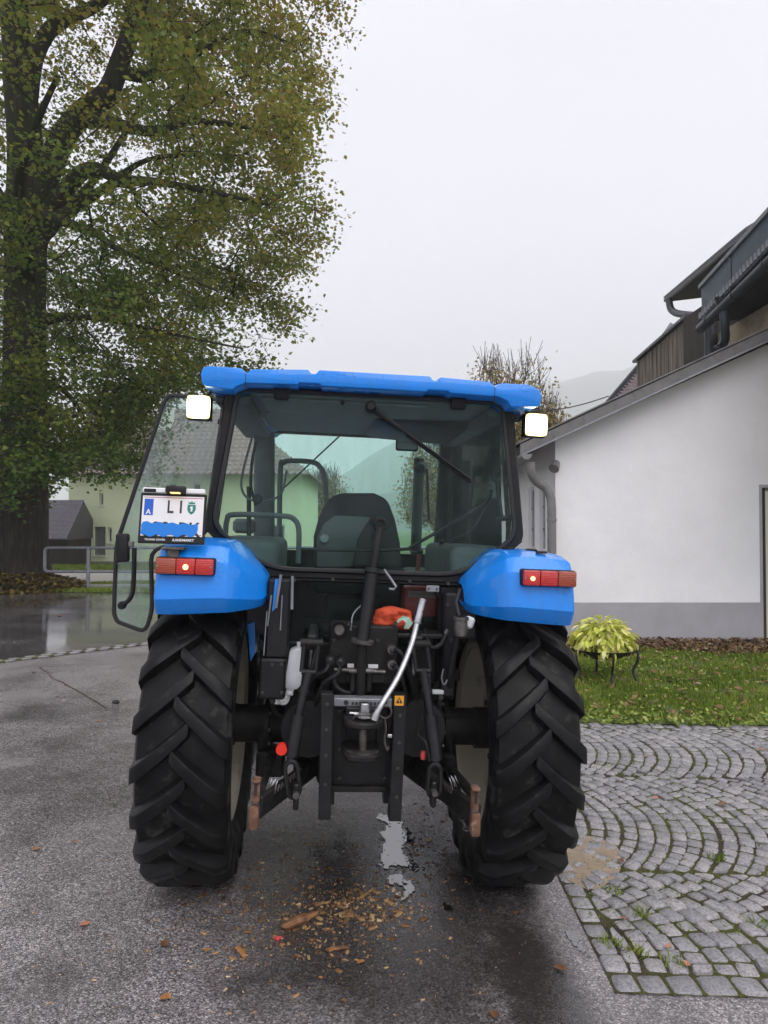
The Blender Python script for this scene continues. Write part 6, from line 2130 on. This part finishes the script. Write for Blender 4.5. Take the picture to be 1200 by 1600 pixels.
# right post with steel spout
p = T(720, 976, -.50)
sp2 = TP(MB().lathe([(-.055, .012), (-.05, .028), (-.02, .033), (.02, .03), (.022, .036), (.036, .036), (.036, .02)], p, 'Z', 18), 'trailer_brake_coupling', 'worn_steel')
MB().lathe([(-.004, .010), (.002, .02)], p + Vector((0, 0, .038)), 'Z', 14).build('coupling_bore', M_['ink'], sp2)
MB().box(p + Vector((.04, .01, .01)), (.045, .03, .055), Matrix.Rotation(R(20), 3, 'Y')).build('coupling_tag', M_['white_plastic'], sp2, bevel=.01)
MB().tube([p + Vector((-.01, 0, .04)), p + Vector((-.02, .03, .10)), p + Vector((.0, .05, .16))], .008, 6).build('coupling_cable', M_['seal'], sp2)
TP(MB().tube(bez([p + Vector((-.01, .02, -.05)), T(707, 1030, -.42), T(703, 1060, -.38), T(704, 1090, -.3)], 5), .016, 8), 'brake_hose', 'seal')
TP(MB().tube(bez([T(693, 1045, -.42), T(690, 1060, -.42), T(694, 1070, -.42), T(699, 1062, -.42)], 4), .004, 6), 'wire_loop', 'galv')
TP(MB().tube([T(670, 1040, -.35), T(672, 1085, -.35)], .006, 6), 'steel_rod', 'steel')
p = T(684, 1081, -.35)
TP(MB().box(p, (.055, .03, .020)), 'pale_block', 'white_plastic', bevel=.004)
TP(MB().b2((T(692, 930, -.3).x, -.36, T(692, 1085, -.3).z), (T(712, 930, -.3).x, -.26, T(692, 925, -.3).z)), 'right_post', 'plastic', bevel=.01)
# hoses in the dark
for k in range(6):
    u0 = 500 + k * 28
    TP(MB().tube(bez([T(u0, 1000 + (k % 3) * 8, -.28), T(u0 - 12 + 8 * (k % 2), 1040, -.33), T(u0 - 20 + 5 * k, 1080, -.30), T(u0 - 10, 1110, -.25)], 5), .011, 8), 'hydraulic_hose', 'seal')

# lift cylinders, cross shaft, springs, bolts and hoses that fill the rear
TP(MB().tube([(-.30, -.12, 1.26), (.30, -.12, 1.26)], .042, 16), 'lift_shaft', 'black_dirty', bevel=.003)
for sg in (-1, 1):
    cyl_o = TP(MB().tube([(sg * .27, -.20, .78), (sg * .25, -.26, 1.06)], .034, 16), 'lift_cylinder', 'black_dirty')
    MB().tube([(sg * .25, -.26, 1.06), (sg * .245, -.28, 1.18)], .017, 12).build('cylinder_rod', M_['steel'], cyl_o)
    MB().tube([(sg * .25, -.255, 1.045), (sg * .249, -.262, 1.07)], .040, 16).build('cylinder_gland', M_['black'], cyl_o)
    fl = TP(MB().lathe([(-.012, .15), (.012, .15)], (sg * .46, 0, RW), 'X', 26), 'axle_flange', 'black_dirty')
    for k in range(10):
        w = 2 * math.pi * k / 10
        MB().tube([(sg * .46 - sg * .022, .128 * math.cos(w), RW + .128 * math.sin(w)), (sg * .46, .128 * math.cos(w), RW + .128 * math.sin(w))], .011, 6).build('flange_bolt', M_['worn_steel'], fl)
    # stabiliser chain links and turnbuckle
    a, b = Vector((sg * .44, -.12, .56)), Vector((sg * .47, -.62, .45))
    tb = TP(MB().tube([a, a.lerp(b, .45)], .013, 10), 'turnbuckle', 'black_dirty')
    MB().tube([a.lerp(b, .40), a.lerp(b, .7)], .020, 10).build('turnbuckle_body', M_['black_dirty'], tb)
    for k in range(4):
        c = a.lerp(b, .74 + k * .07)
        MB().tube([c + Vector(((.012 if k % 2 else 0) * math.cos(w), .022 * math.sin(w), (0 if k % 2 else .012) * math.cos(w))) for w in np.linspace(0, 2 * math.pi, 13)[:-1]], .004, 6, closed=True).build('chain_link', M_['worn_steel'], tb)
    # draught spring on the link
    c0, c1 = T(470 if sg < 0 else 668, 1205, -.45), T(430 if sg < 0 else 704, 1235, -.62)
    sp_pts = [c0.lerp(c1, k / 60) + Vector((0, .014 * math.cos(k * .9), .014 * math.sin(k * .9))) for k in range(61)]
    TP(MB().tube(sp_pts, .003, 5), 'check_spring', 'worn_steel')
bolt_me = MB().tube([(0, -.009, 0), (0, 0, 0)], .0078, 6).mesh('bolt', M_['worn_steel'], smooth=0)
wash_me = MB().tube([(0, -.003, 0), (0, 0, 0)], .0115, 12).mesh('washer', M_['black_dirty'], smooth=0)
for (u, v, y) in ((511, 1100, -.602), (510, 1140, -.604), (509, 1180, -.607), (508, 1225, -.612), (625, 1118, -.604), (623, 1160, -.607), (621, 1200, -.612), (619, 1245, -.618), (530, 1110, -.502), (530, 1170, -.502), (600, 1215, -.502), (530, 1215, -.502),
                  (522, 1000, -.402), (545, 975, -.402), (590, 1000, -.402), (618, 975, -.402), (545, 1058, -.402), (600, 1060, -.402), (520, 1060, -.402), (425, 1038, -.442), (440, 1038, -.442), (410, 1082, -.442), (440, 1082, -.442), (700, 945, -.362), (704, 1000, -.362), (702, 1060, -.362),
                  (418, 905, -.252), (460, 906, -.252), (520, 905, -.252), (640, 908, -.252), (700, 912, -.252)):
    p = T(u, v, y)
    o = link('bolt', bolt_me, tractor, p, (0, random.uniform(0, 3), 0))
    link('washer', wash_me, o, (0, .0025, 0))
hose_sets = [[(532, 1034, -.42), (528, 1052, -.47), (505, 1070, -.46), (492, 1110, -.40), (498, 1150, -.30)], [(516, 1032, -.42), (508, 1048, -.46), (486, 1062, -.44), (474, 1100, -.36), (470, 1140, -.2)],
             [(612, 1016, -.44), (626, 1020, -.48), (640, 1050, -.46), (645, 1085, -.42), (640, 1120, -.3)], [(612, 1038, -.44), (622, 1046, -.48), (632, 1075, -.46), (636, 1105, -.4), (634, 1140, -.3)],
             [(560, 1062, -.42), (556, 1078, -.45), (540, 1082, -.45), (524, 1070, -.44), (522, 1050, -.42)], [(700, 985, -.4), (690, 1005, -.42), (676, 1012, -.42), (668, 1000, -.38), (664, 985, -.3)],
             [(425, 1090, -.38), (428, 1110, -.36), (445, 1122, -.32), (470, 1118, -.25)], [(690, 1085, -.34), (686, 1105, -.34), (696, 1120, -.3), (716, 1116, -.2)]]
for hs in hose_sets:
    ho_ = TP(MB().tube(bez([T(*h) for h in hs], 6), .0105, 10), 'hydraulic_hose', 'plastic')
    p, q = T(*hs[0]), T(*hs[1])
    MB().tube([p, p.lerp(q, .35)], .014, 8).build('hose_ferrule', M_['worn_steel'], ho_)
TP(MB().b2((T(540, 1062, -.4).x, -.43, T(540, 1064, -.4).z), (T(600, 1062, -.4).x, -.40, T(600, 1052, -.4).z)), 'linkage_bar', 'black_dirty', bevel=.003)
TP(MB().tube([(cc_.x, -.30, .70), (cc_.x, -.47, .70)], .030, 14), 'drive_shaft_stub', 'worn_steel')
# ------------------------------------------------------------------ trees
def grow(nodes, parents, rad, targets, step=.45, droop=.0, wander=.18, seed=1):
    """attach every target to the nearest node of the growing skeleton"""
    rr = random.Random(seed)
    pts = [Vector(p) for p in nodes]
    def index():
        kd = KDTree(len(pts))
        for i, p in enumerate(pts):
            kd.insert(p, i)
        kd.balance()
        return kd
    kd = index()
    tips = []
    since = []
    for t in targets:
        co, idx, dist = kd.find(t)
        # newest nodes not yet in the balanced tree
        for j in since:
            d = (pts[j] - t).length
            if d < dist:
                idx, dist = j, d
        n = max(1, int(dist / step))
        a = pts[idx]
        prev = idx
        for k in range(1, n + 1):
            f = k / n
            p = a.lerp(t, f)
            amp = math.sin(f * math.pi)
            p = p + Vector((rr.uniform(-1, 1), rr.uniform(-1, 1), rr.uniform(-1, 1))) * wander * min(1, dist * .5) * (amp if k < n else 0)
            p.z += amp * dist * .10 - droop * f * f * .3
            pts.append(p)
            parents.append(prev)
            prev = len(pts) - 1
            since.append(prev)
        tips.append(prev)
        if len(since) > 250:
            kd = index()
            since = []
    return pts, parents, tips

def tree_radii(pts, parents, base_r, r_twig, power=.5):
    n = len(pts)
    cnt = np.zeros(n)
    has = np.zeros(n, dtype=bool)
    for i, p in enumerate(parents):
        if p >= 0:
            has[p] = True
    cnt[~has] = 1
    for i in range(n - 1, -1, -1):
        p = parents[i]
        if p >= 0:
            cnt[p] += cnt[i]
    return r_twig * cnt ** power

def branch_mesh(name, pts, parents, radii, skip, mat, sides=5):
    P = np.array([tuple(p) for p in pts])
    par = np.array(parents)
    idx = np.array([i for i in range(len(pts)) if par[i] >= 0 and i >= skip])
    a, b = P[par[idx]], P[idx]
    ra, rb = np.minimum(radii[par[idx]], radii[idx] * 1.6), radii[idx]
    t = b - a
    ln = np.linalg.norm(t, axis=1)
    t = t / np.maximum(ln, 1e-6)[:, None]
    ref = np.where(np.abs(t[:, 2:3]) > .9, np.array([[1., 0, 0]]), np.array([[0, 0, 1.]]))
    u = np.cross(t, ref)
    u /= np.linalg.norm(u, axis=1)[:, None]
    w = np.cross(t, u)
    V = []
    for k in range(sides):
        an = 2 * math.pi * k / sides
        d = u * math.cos(an) + w * math.sin(an)
        V.append(a - t * .02 + d * ra[:, None])
    for k in range(sides):
        an = 2 * math.pi * k / sides
        d = u * math.cos(an) + w * math.sin(an)
        V.append(b + d * rb[:, None])
    V = np.stack(V, 1).reshape(-1, 3)
    q = []
    for k in range(sides):
        l = (k + 1) % sides
        q += [k, l, sides + l, sides + k]
    Fq = (np.arange(len(idx))[:, None] * (2 * sides) + np.array([q])).ravel()
    return raw_mesh(name, V, Fq, 4, mat, None, True)

def leaf_cloud(name, centers, per, spread, size, mat, tint_fn, droop=.25, shape='linden', flat=.55):
    c = np.repeat(np.array([tuple(p) for p in centers]), per, axis=0)
    n = len(c)
    off = rng.normal(0, 1, (n, 3)) * np.array([[spread, spread, spread * flat]])
    P = c + off
    P[:, 2] -= droop * spread * rng.uniform(0, 1, n)
    # leaf axis: outward and hanging
    a = rng.uniform(0, 2 * np.pi, n)
    ax = np.stack([np.cos(a), np.sin(a), rng.normal(-.55, .45, n)], 1)
    ax /= np.linalg.norm(ax, axis=1)[:, None]
    sd = np.cross(ax, rng.normal(0, 1, (n, 3)) * .6 + np.array([[0, 0, 1.]]))
    sd /= np.maximum(np.linalg.norm(sd, axis=1), 1e-5)[:, None]
    nm = np.cross(ax, sd)
    s = (size * rng.uniform(.65, 1.25, n))[:, None]
    V = np.stack([P, P + ax * s * .38 + sd * s * .46 + nm * s * .10, P + ax * s * 1.05, P + ax * s * .38 - sd * s * .46 + nm * s * .10], 1).reshape(-1, 3)
    Fq = (np.arange(n)[:, None] * 4 + np.array([[0, 1, 2, 0, 2, 3]])).ravel()
    tint = np.repeat(tint_fn(P), 2)
    return raw_mesh(name, V, Fq, 3, mat, tint)

# ---- big linden on the left
TY = 19.6
big = thing('linden_tree', 'huge old linden with mossy trunk and autumn crown left of the tractor', 'tree', (0, 0, 0))
def tp(u, v, dy=0.0):
    return at(u, v, TY + dy)
main = [(tp(38, 912), .70), (tp(38, 870), .64), (tp(37, 780), .60), (tp(38, 650), .57), (tp(39, 500), .55), (tp(40, 350), .52), (tp(40, 240), .45), (tp(30, 120), .40), (tp(22, 0), .34), (tp(15, -150), .27), (tp(25, -300), .18), (tp(30, -420), .08)]
limbs = [
    [(tp(50, 330), .36), (tp(78, 262), .34), (tp(98, 215), .33), (tp(130, 175), .31), (tp(168, 145), .29), (tp(190, 90), .26), (tp(212, 25), .22), (tp(235, -60), .17), (tp(250, -180), .10), (tp(262, -300), .05)],
    [(tp(42, 160), .28), (tp(55, 90), .22), (tp(80, 45), .20), (tp(115, 25), .18), (tp(160, 0), .16), (tp(215, -70), .11), (tp(280, -150), .06)],
    [(tp(60, 345), .25), (tp(100, 300), .22), (tp(125, 272, -.5), .21), (tp(150, 264, -.8), .18), (tp(190, 280, -1.2), .14), (tp(250, 285, -1.6), .10), (tp(330, 300, -2), .06), (tp(420, 320, -2), .03)],
    [(tp(105, 205), .24), (tp(130, 188), .21), (tp(165, 190, -.4), .18), (tp(235, 205, -.8), .13), (tp(300, 190, -1.0), .09), (tp(390, 200, -1.2), .05), (tp(470, 230, -1.2), .03)],
    [(tp(62, 370), .24), (tp(100, 335), .19), (tp(135, 312, .5), .16), (tp(162, 295, .8), .12), (tp(230, 250, 1.2), .07), (tp(330, 240, 1.5), .04)],
    [(tp(60, 330), .18), (tp(110, 350, -1), .13), (tp(150, 365, -1.6), .10), (tp(185, 390, -2.0), .07), (tp(260, 420, -2.4), .04), (tp(340, 455, -2.6), .025)],
    [(tp(188, 110), .20), (tp(220, 118, -.2), .17), (tp(262, 108, -.3), .14), (tp(330, 70, -.4), .10), (tp(390, 48, -.4), .06), (tp(460, 70, -.4), .03)],
    [(tp(60, 500), .2), (tp(110, 495, -1.2), .10), (tp(170, 500, -2), .06), (tp(260, 520, -2.5), .04), (tp(380, 545, -2.6), .02)],
    [(tp(40, 420), .26), (tp(10, 330, -1), .20), (tp(-60, 230, -2), .15), (tp(-150, 130, -2), .10), (tp(-250, 60, -2), .05)],
    [(tp(40, 450), .24), (tp(45, 380, -1.5), .18), (tp(30, 300, -3.2), .13), (tp(50, 210, -4.5), .09), (tp(90, 120, -5.5), .05)],
    [(tp(45, 420), .24), (tp(80, 350, 1.5), .18), (tp(140, 290, 3.2), .13), (tp(200, 200, 4.5), .09), (tp(260, 90, 5.5), .05)],
    [(tp(40, 620), .16), (tp(70, 600, -1.2), .09), (tp(110, 620, -2.2), .06), (tp(150, 690, -2.8), .035)],
]
trunk = MB()
def limb_tube(mb, lst, n, disp):
    path = bez([p for p, r in lst], 5)
    rs = []
    for i in range(len(path)):
        f = i / 5
        k = min(int(f), len(lst) - 2)
        rs.append(lst[k][1] + (lst[k + 1][1] - lst[k][1]) * min(1, f - k))
    o = len(mb.v)
    mb.tube(path, rs, n)
    if disp:
        for i in range(o, len(mb.v)):
            v = Vector(mb.v[i])
            k = (i - o) // n
            if k < len(path):
                d = v - path[k]
                rad = d.length
                ang_ = math.atan2(d.y, d.x)
                f = 1 + .05 * noise.noise(Vector((math.cos(ang_) * 3.2, math.sin(ang_) * 3.2, v.z * .45))) * 2 + .035 * noise.noise(Vector((math.cos(ang_) * 9, math.sin(ang_) * 9, v.z * .6)))
                if k < 6:
                    f += .22 * (1 - k / 6) ** 2 * (1 + .5 * math.sin(ang_ * 5))
                mb.v[i] = tuple(path[k] + d * f)
    return path
nodes, parents = [], []
for li, lst in enumerate([main] + limbs):
    path = limb_tube(trunk, lst, 44 if li == 0 else 12, li == 0)
    base = -1
    if nodes:
        base = min(range(len(nodes)), key=lambda i: (nodes[i] - path[0]).length)
    prev = base
    for k, p in enumerate(path):
        if li == 0 and p.z < 2.6:
            continue
        nodes.append(p)
        parents.append(prev)
        prev = len(nodes) - 1
parents[0] = -1
trunk.build('trunk', M_['bark'], big, smooth=80)
nskip = len(nodes)
# crown envelope: radius by height, traced from the silhouette
axis = tp(38, 500)
def env_px(v):
    vs_ = [-520, -420, -250, -100, 0, 60, 140, 200, 260, 310, 345, 400, 440, 470, 500, 530, 548, 575, 600, 640, 700, 770, 830, 850]
    us_ = [120, 260, 400, 490, 518, 527, 533, 524, 520, 512, 492, 476, 448, 405, 382, 400, 415, 385, 335, 305, 290, 262, 190, 60]
    return np.interp(v, vs_, us_)
targets = []
rt = random.Random(11)
while len(targets) < 2500:
    v = rt.uniform(-520, 835)
    z = at(38, v, TY).z
    rmax = at(env_px(v), v, TY).x - axis.x
    a = rt.uniform(0, 2 * math.pi)
    f = rt.random() ** .28
    rad = rmax * f * (1.0 + .20 * noise.noise(Vector((math.cos(a) * 2.2, math.sin(a) * 2.2, z * .33))) + .08 * noise.noise(Vector((math.cos(a) * 6, math.sin(a) * 6, z * .9))))
    p = Vector((axis.x + math.cos(a) * rad, TY + math.sin(a) * rad * .92, z))
    # leave out what lies far left of the frame
    u, vv = project(p)
    if u < -260 or (u < 20 and rt.random() < .25):
        continue
    # foliage hangs in clumps with gaps between
    if noise.noise(Vector((p.x * .62, p.y * .62, p.z * .75))) + .5 * noise.noise(Vector((p.x * 1.5, p.y * 1.5, p.z * 1.8))) < rt.uniform(-.30, .05):
        continue
    # keep the heart of the crown open, where the big limbs show
    du, dv = (u - 120) / 130, (vv - 200) / 190
    if du * du + dv * dv < 1 and rt.random() < .5:
        continue
    if u > 215 and vv > 600 and rt.random() < .62:
        continue
    # open window below the crown on the house side
    if vv > 690 and u > 90 and rt.random() < .62:
        continue
    if vv > 768 + 18 * math.sin(u * .05) and u < 115:
        continue
    if u > 85 and vv > 728 + 40 * noise.noise(Vector((u * .02, 3, 0))):
        continue
    targets.append(p)
targets.sort(key=lambda p: (Vector((p.x, p.y)) - Vector((axis.x, axis.y))).length)
pts, parents, tips = grow(nodes, parents, None, targets, .5, .15, .22)
radii = np.minimum(tree_radii(pts, parents, 1, .0075, .52), .16)
wr = random.Random(4)
extra = []
for t in tips:                                   # fine twigs at every branch end
    for k in range(4):
        d = Vector((wr.gauss(0, .3), wr.gauss(0, .3), wr.gauss(-.05, .2)))
        pts.append(pts[t] + d)
        parents.append(t)
        extra.append(len(pts) - 1)
radii = np.concatenate([radii, np.full(len(pts) - len(radii), .0055)])
link('branches', branch_mesh('branches', pts, parents, radii, nskip, M_['twig'], 5), big)
centers = []
for t in tips:
    centers.append(pts[t])
    p = parents[t]
    if p >= 0 and p >= nskip:
        centers.append(pts[p])
def tint_big(P):
    h = (P[:, 2] - 3.0) / 12.0
    out = np.clip((P[:, 0] - axis.x) / 8.0, -.3, 1)
    t = .18 + .33 * np.clip(h, 0, 1) + .10 * out + rng.normal(0, .13, len(P))
    nz = np.array([noise.noise(Vector((x * .55, y * .55, z * .55))) for x, y, z in P]) if len(P) < 400000 else 0
    return np.clip(t + .30 * nz, 0, 1)
link('crown', leaf_cloud('crown', centers, 50, .33, .118, M_['crown'], tint_big), big)

# ---- thinner autumn tree behind the tractor, upright whips
def whip_tree(name, label, u, Y, topv, halfw_px, seed, leaves, cat='tree', base_v=None, tintmu=.5):
    t_ = thing(name, label, cat)
    b = at(u, 825, Y)
    b.z = 0
    top = at(u, topv, Y)
    hw_ = halfw_px / FPX * Y
    rr = random.Random(seed)
    tr = MB()
    fork = b.lerp(top, .3)
    tr.tube(bez([b, b.lerp(fork, .5) + Vector((.1, 0, 0)), fork], 4), [.22, .21, .2, .19, .18, .17, .16, .15, .14], 10)
    nodes = [fork]
    par = [-1]
    targets = []
    for k in range(360):
        f = rr.uniform(.30, 1.0)
        w = hw_ * math.sin(min(1, (f - .1) * 1.25) * math.pi * .86) * rr.random() ** .5 if f < .85 else hw_ * .75 * (1.0 - (f - .85) * 2.5) * rr.random() ** .5
        a = rr.uniform(0, 2 * math.pi)
        targets.append(b + Vector((math.cos(a) * w, math.sin(a) * w, (top.z) * f)))
    targets.sort(key=lambda p: (p - fork).length)
    pts, par, tips = grow(nodes, par, None, targets, .5, 0, .10, seed)
    rad = np.minimum(tree_radii(pts, par, 1, .012, .5), .12)
    tr.build('trunk', M_['twig2'], t_)
    # upright whips on every tip
    for t in list(tips):
        for j in range(2):
            d = Vector((rr.gauss(0, .22), rr.gauss(0, .22), rr.uniform(.5, 1.1)))
            pts.append(pts[t] + d)
            par.append(t)
    rad = np.concatenate([rad, np.full(len(pts) - len(rad), .008)])
    link('branches', branch_mesh('branches', pts, par, rad, 1, M_['twig2'], 4), t_)
    cen = [pts[t] for t in tips if rr.random() < np.interp(pts[t].z / top.z, [.3, .75, 1.0], [1.0, .75, .15])]
    link('crown', leaf_cloud('crown', cen, leaves, .40, .13, M_['crown2'], lambda P: np.clip(rng.normal(tintmu, .25, len(P)), 0, 1)), t_)
whip_tree('autumn_tree', 'thin upright tree with bare twig tops behind the cab roof', 792, 30, 572, 96, 5, 34, tintmu=.4)
whip_tree('autumn_tree', 'brown leaved small tree between the cab and the barn corner', 838, 26, 645, 54, 8, 44, tintmu=.3)
whip_tree('garden_tree', 'low autumn tree seen through the windscreen beside the house', 505, 48, 745, 46, 9, 24, tintmu=.15)
whip_tree('garden_tree', 'dark bushy tree seen through the right of the windscreen', 680, 42, 700, 60, 12, 34, tintmu=.2)
# ------------------------------------------------------------------ small things on the ground
# wood chips and bark crumbs behind the tractor
def chips(name, n, cu, cv, su, sv, size, tmu, label, cat):
    P = []
    while len(P) < n:
        u, v = random.gauss(cu, su), random.gauss(cv, sv)
        if 1160 < v < 1590:
            p = on_ground(u, v)
            P.append((p.x, p.y, gz(p.x)))
    P = np.array(P)
    n = len(P)
    a = rng.uniform(0, 2 * np.pi, n)
    l = size * rng.exponential(.7, n).clip(.35, 2.6)
    w = l * rng.uniform(.25, .6, n)
    h = size * .25 * rng.uniform(.5, 1.2, n)
    ux = np.stack([np.cos(a), np.sin(a), np.zeros(n)], 1)
    uy = np.stack([-np.sin(a), np.cos(a), np.zeros(n)], 1)
    tl = rng.normal(0, .18, n)[:, None] * np.array([[0, 0, 1.]])
    vs = []
    for sz in (0, 1):
        for sx, sy in ((-1, -1), (1, -1), (1, 1), (-1, 1)):
            k = .8 if sz else 1.0
            vs.append(P + ux * (l / 2 * sx * k)[:, None] + uy * (w / 2 * sy * k)[:, None] + np.array([[0, 0, 1.]]) * (h * sz + .0005)[:, None] + tl * (l * sx * .5)[:, None] * sz + np.array([[0, 0, 1.]]) * (rng.uniform(0, .2, n) * h)[:, None])
    V = np.stack(vs, 1).reshape(-1, 3)
    q = [0, 3, 2, 1, 4, 5, 6, 7, 0, 1, 5, 4, 1, 2, 6, 5, 2, 3, 7, 6, 3, 0, 4, 7]
    Fq = (np.arange(n)[:, None] * 8 + np.array([q])).ravel()
    tint = np.repeat(np.clip(rng.normal(tmu, .25, n), 0, 1), 6)
    return tag(link(name, raw_mesh(name, V, Fq, 4, M_['chip'], tint)), label, cat, kind='stuff')
chips('wood_chips', 420, 572, 1416, 52, 18, .017, .45, 'pale wood chips strewn in a heap behind the tractor', 'wood chips')
chips('bark_crumbs', 800, 455, 1425, 80, 50, .013, .35, 'small bark and wood crumbs scattered on the wet asphalt', 'bark crumbs')
chips('wood_debris', 700, 520, 1380, 140, 80, .008, .45, 'fine brown wood debris spread under the tractor rear', 'debris')
chips('mud_crumbs', 420, 655, 1320, 36, 40, .013, .0, 'dark mud crumbs round the puddle under the tractor', 'mud')
chips('yard_grit', 300, 420, 1480, 260, 60, .007, .75, 'pale grit and chips scattered over the front asphalt', 'grit')

def stick(name, a, b, r, label, cat, mat='bark_bit', n=7):
    pa, pb = on_ground(*a), on_ground(*b)
    pts = []
    for k in range(n):
        t = k / (n - 1)
        p = pa.lerp(pb, t)
        pts.append(Vector((p.x + random.uniform(-.004, .004), p.y + random.uniform(-.006, .006), gz(p.x) + r * .7 + random.uniform(0, .004))))
    rs = [r * (.35 + .65 * math.sin(math.pi * (k + .6) / (n + .2))) * random.uniform(.8, 1.2) for k in range(n)]
    return tag(MB().tube(pts, rs, 6).build(name, M_[mat], smooth=30), label, cat)
stick('bark_piece', (438, 1455), (494, 1434), .022, 'dark split bark piece lying among the wood chips', 'bark')
stick('wood_splinter', (508, 1488), (545, 1484), .011, 'tan wood splinter on the asphalt below the bark piece', 'splinter')
stick('wood_splinter', (368, 1484), (384, 1498), .012, 'orange brown splinter left of the bark piece', 'splinter', 'leaftan')
stick('red_scrap', (428, 1470), (440, 1468), .009, 'small dark red scrap beside the split bark', 'scrap', 'red_plastic')
stick('black_block', (176, 1099), (187, 1099), .02, 'small black rubber bit on the asphalt beside the left tyre', 'debris', 'seal', 4)

def leaf_flat(size, seed):
    rr = random.Random(seed)
    pts = []
    n = 11
    for k in range(n):
        w = 2 * math.pi * k / n
        r = size * (.75 + .25 * math.cos(w) + rr.uniform(-.18, .12))
        pts.append((r * math.cos(w), r * .72 * math.sin(w), size * .16 * abs(math.sin(w)) + rr.uniform(0, .08) * size + .002))
    m = MB().add(pts + [(0, 0, .001)], [(i, (i + 1) % n, n) for i in range(n)])
    return m
asphalt_leaves = [(58, 1328, 'leaftan', .026), (130, 1448, 'leafpink', .032), (118, 1318, 'leaftan', .02), (258, 1476, 'leafbrown', .03), (262, 1562, 'leaftan', .032), (326, 1487, 'leaftan', .02), (566, 1506, 'leaftan', .022), (610, 1528, 'leafbrown', .014),
                  (704, 1440, 'leaftan', .016), (806, 1430, 'leafbrown', .022), (878, 1517, 'leafbrown', .034), (536, 1566, 'leafbrown', .016), (92, 963, 'leaftan', .06), (152, 1128, 'leaftan', .03), (90, 1090, 'leafbrown', .03), (52, 1052, 'leafbrown', .04),
                  (660, 1420, 'leafpink', .014), (500, 1530, 'leaftan', .012), (772, 1590, 'leafbrown', .03), (320, 1400, 'leaftan', .02)]
for i, (u, v, mm, s_) in enumerate(asphalt_leaves):
    p = on_ground(u, v)
    o = leaf_flat(s_, i).build('fallen_leaf', M_[mm], smooth=180)
    o.location = (p.x, p.y, gz(p.x) + .006)
    o.rotation_euler = (0, 0, random.uniform(0, 6.28))
    tag(o, 'small brown fallen leaf lying flat on the wet asphalt', 'leaf', 'fallen leaves on the asphalt')
cobble_leaves = [(970, 1353, 'leafbrown', .036, 'curled brown leaf on the sandy cobbles behind the tyre'), (974, 1443, 'leaftan', .030, 'bright tan leaf standing out on the near cobbles'), (1190, 1176, 'leaftan', .04, 'tan leaf at the right edge of the cobbles near the lawn'),
                 (1128, 1262, 'bark_bit', .045, 'dark curled leaf in the middle of the cobble arcs'), (1026, 1251, 'leafpink', .03, 'orange pink leaf on the cobbles in line with the planter'), (1046, 1486, 'leafpink', .022, 'small pink leaf on the nearest cobbles'),
                 (1072, 1515, 'leafpink', .030, 'pink leaf beside a grass tuft on the front cobbles'), (1008, 1186, 'leaftan', .03, 'pale tan leaf on the cobbles just below the lawn edge')]
for i, (u, v, mm, s_, lab) in enumerate(cobble_leaves):
    p = on_ground(u, v)
    o = leaf_flat(s_, 40 + i).build('fallen_leaf', M_[mm], smooth=180)
    o.location = (p.x, p.y, gz(p.x) + .02)
    o.rotation_euler = (random.uniform(-.2, .2), random.uniform(-.2, .2), random.uniform(0, 6.28))
    tag(o, lab, 'leaf')
# grass tufts in the cobble joints
for i, (u, v) in enumerate(((955, 1478), (993, 1492), (1052, 1508), (1000, 1430), (1120, 1345), (1190, 1450), (958, 1398))):
    p = on_ground(u, v)
    n = 46
    t_ = blades('grass_tuft', n, (p.x - .045, p.x + .045), (p.y - .035, p.y + .035), .015, .05, M_['blade'], None, .003, .0, 1.1)
    tag(t_, 'small grass tuft growing in a cobble joint', 'grass tuft', 'grass tufts between the cobbles')

# ------------------------------------------------------------------ misty air
hz = MB().b2((-2450, -240, -9), (2450, 2600, 520)).build('haze', None, smooth=0)
hm = bpy.data.materials.new('misty_air')
hm.use_nodes = True
hn = hm.node_tree
hn.nodes.clear()
ho = hn.nodes.new('ShaderNodeOutputMaterial')
hv = hn.nodes.new('ShaderNodeVolumePrincipled')
hv.inputs['Color'].default_value = (0.985, 0.985, 1.0, 1)
hv.inputs['Density'].default_value = 0.0010
hv.inputs['Anisotropy'].default_value = 0.2
hn.links.new(hv.outputs[0], ho.inputs['Volume'])
hz.data.materials.append(hm)
hz['kind'] = 'stuff'
hz['label'] = 'thin grey mist hanging between the yard and the hills'
hz['category'] = 'mist'
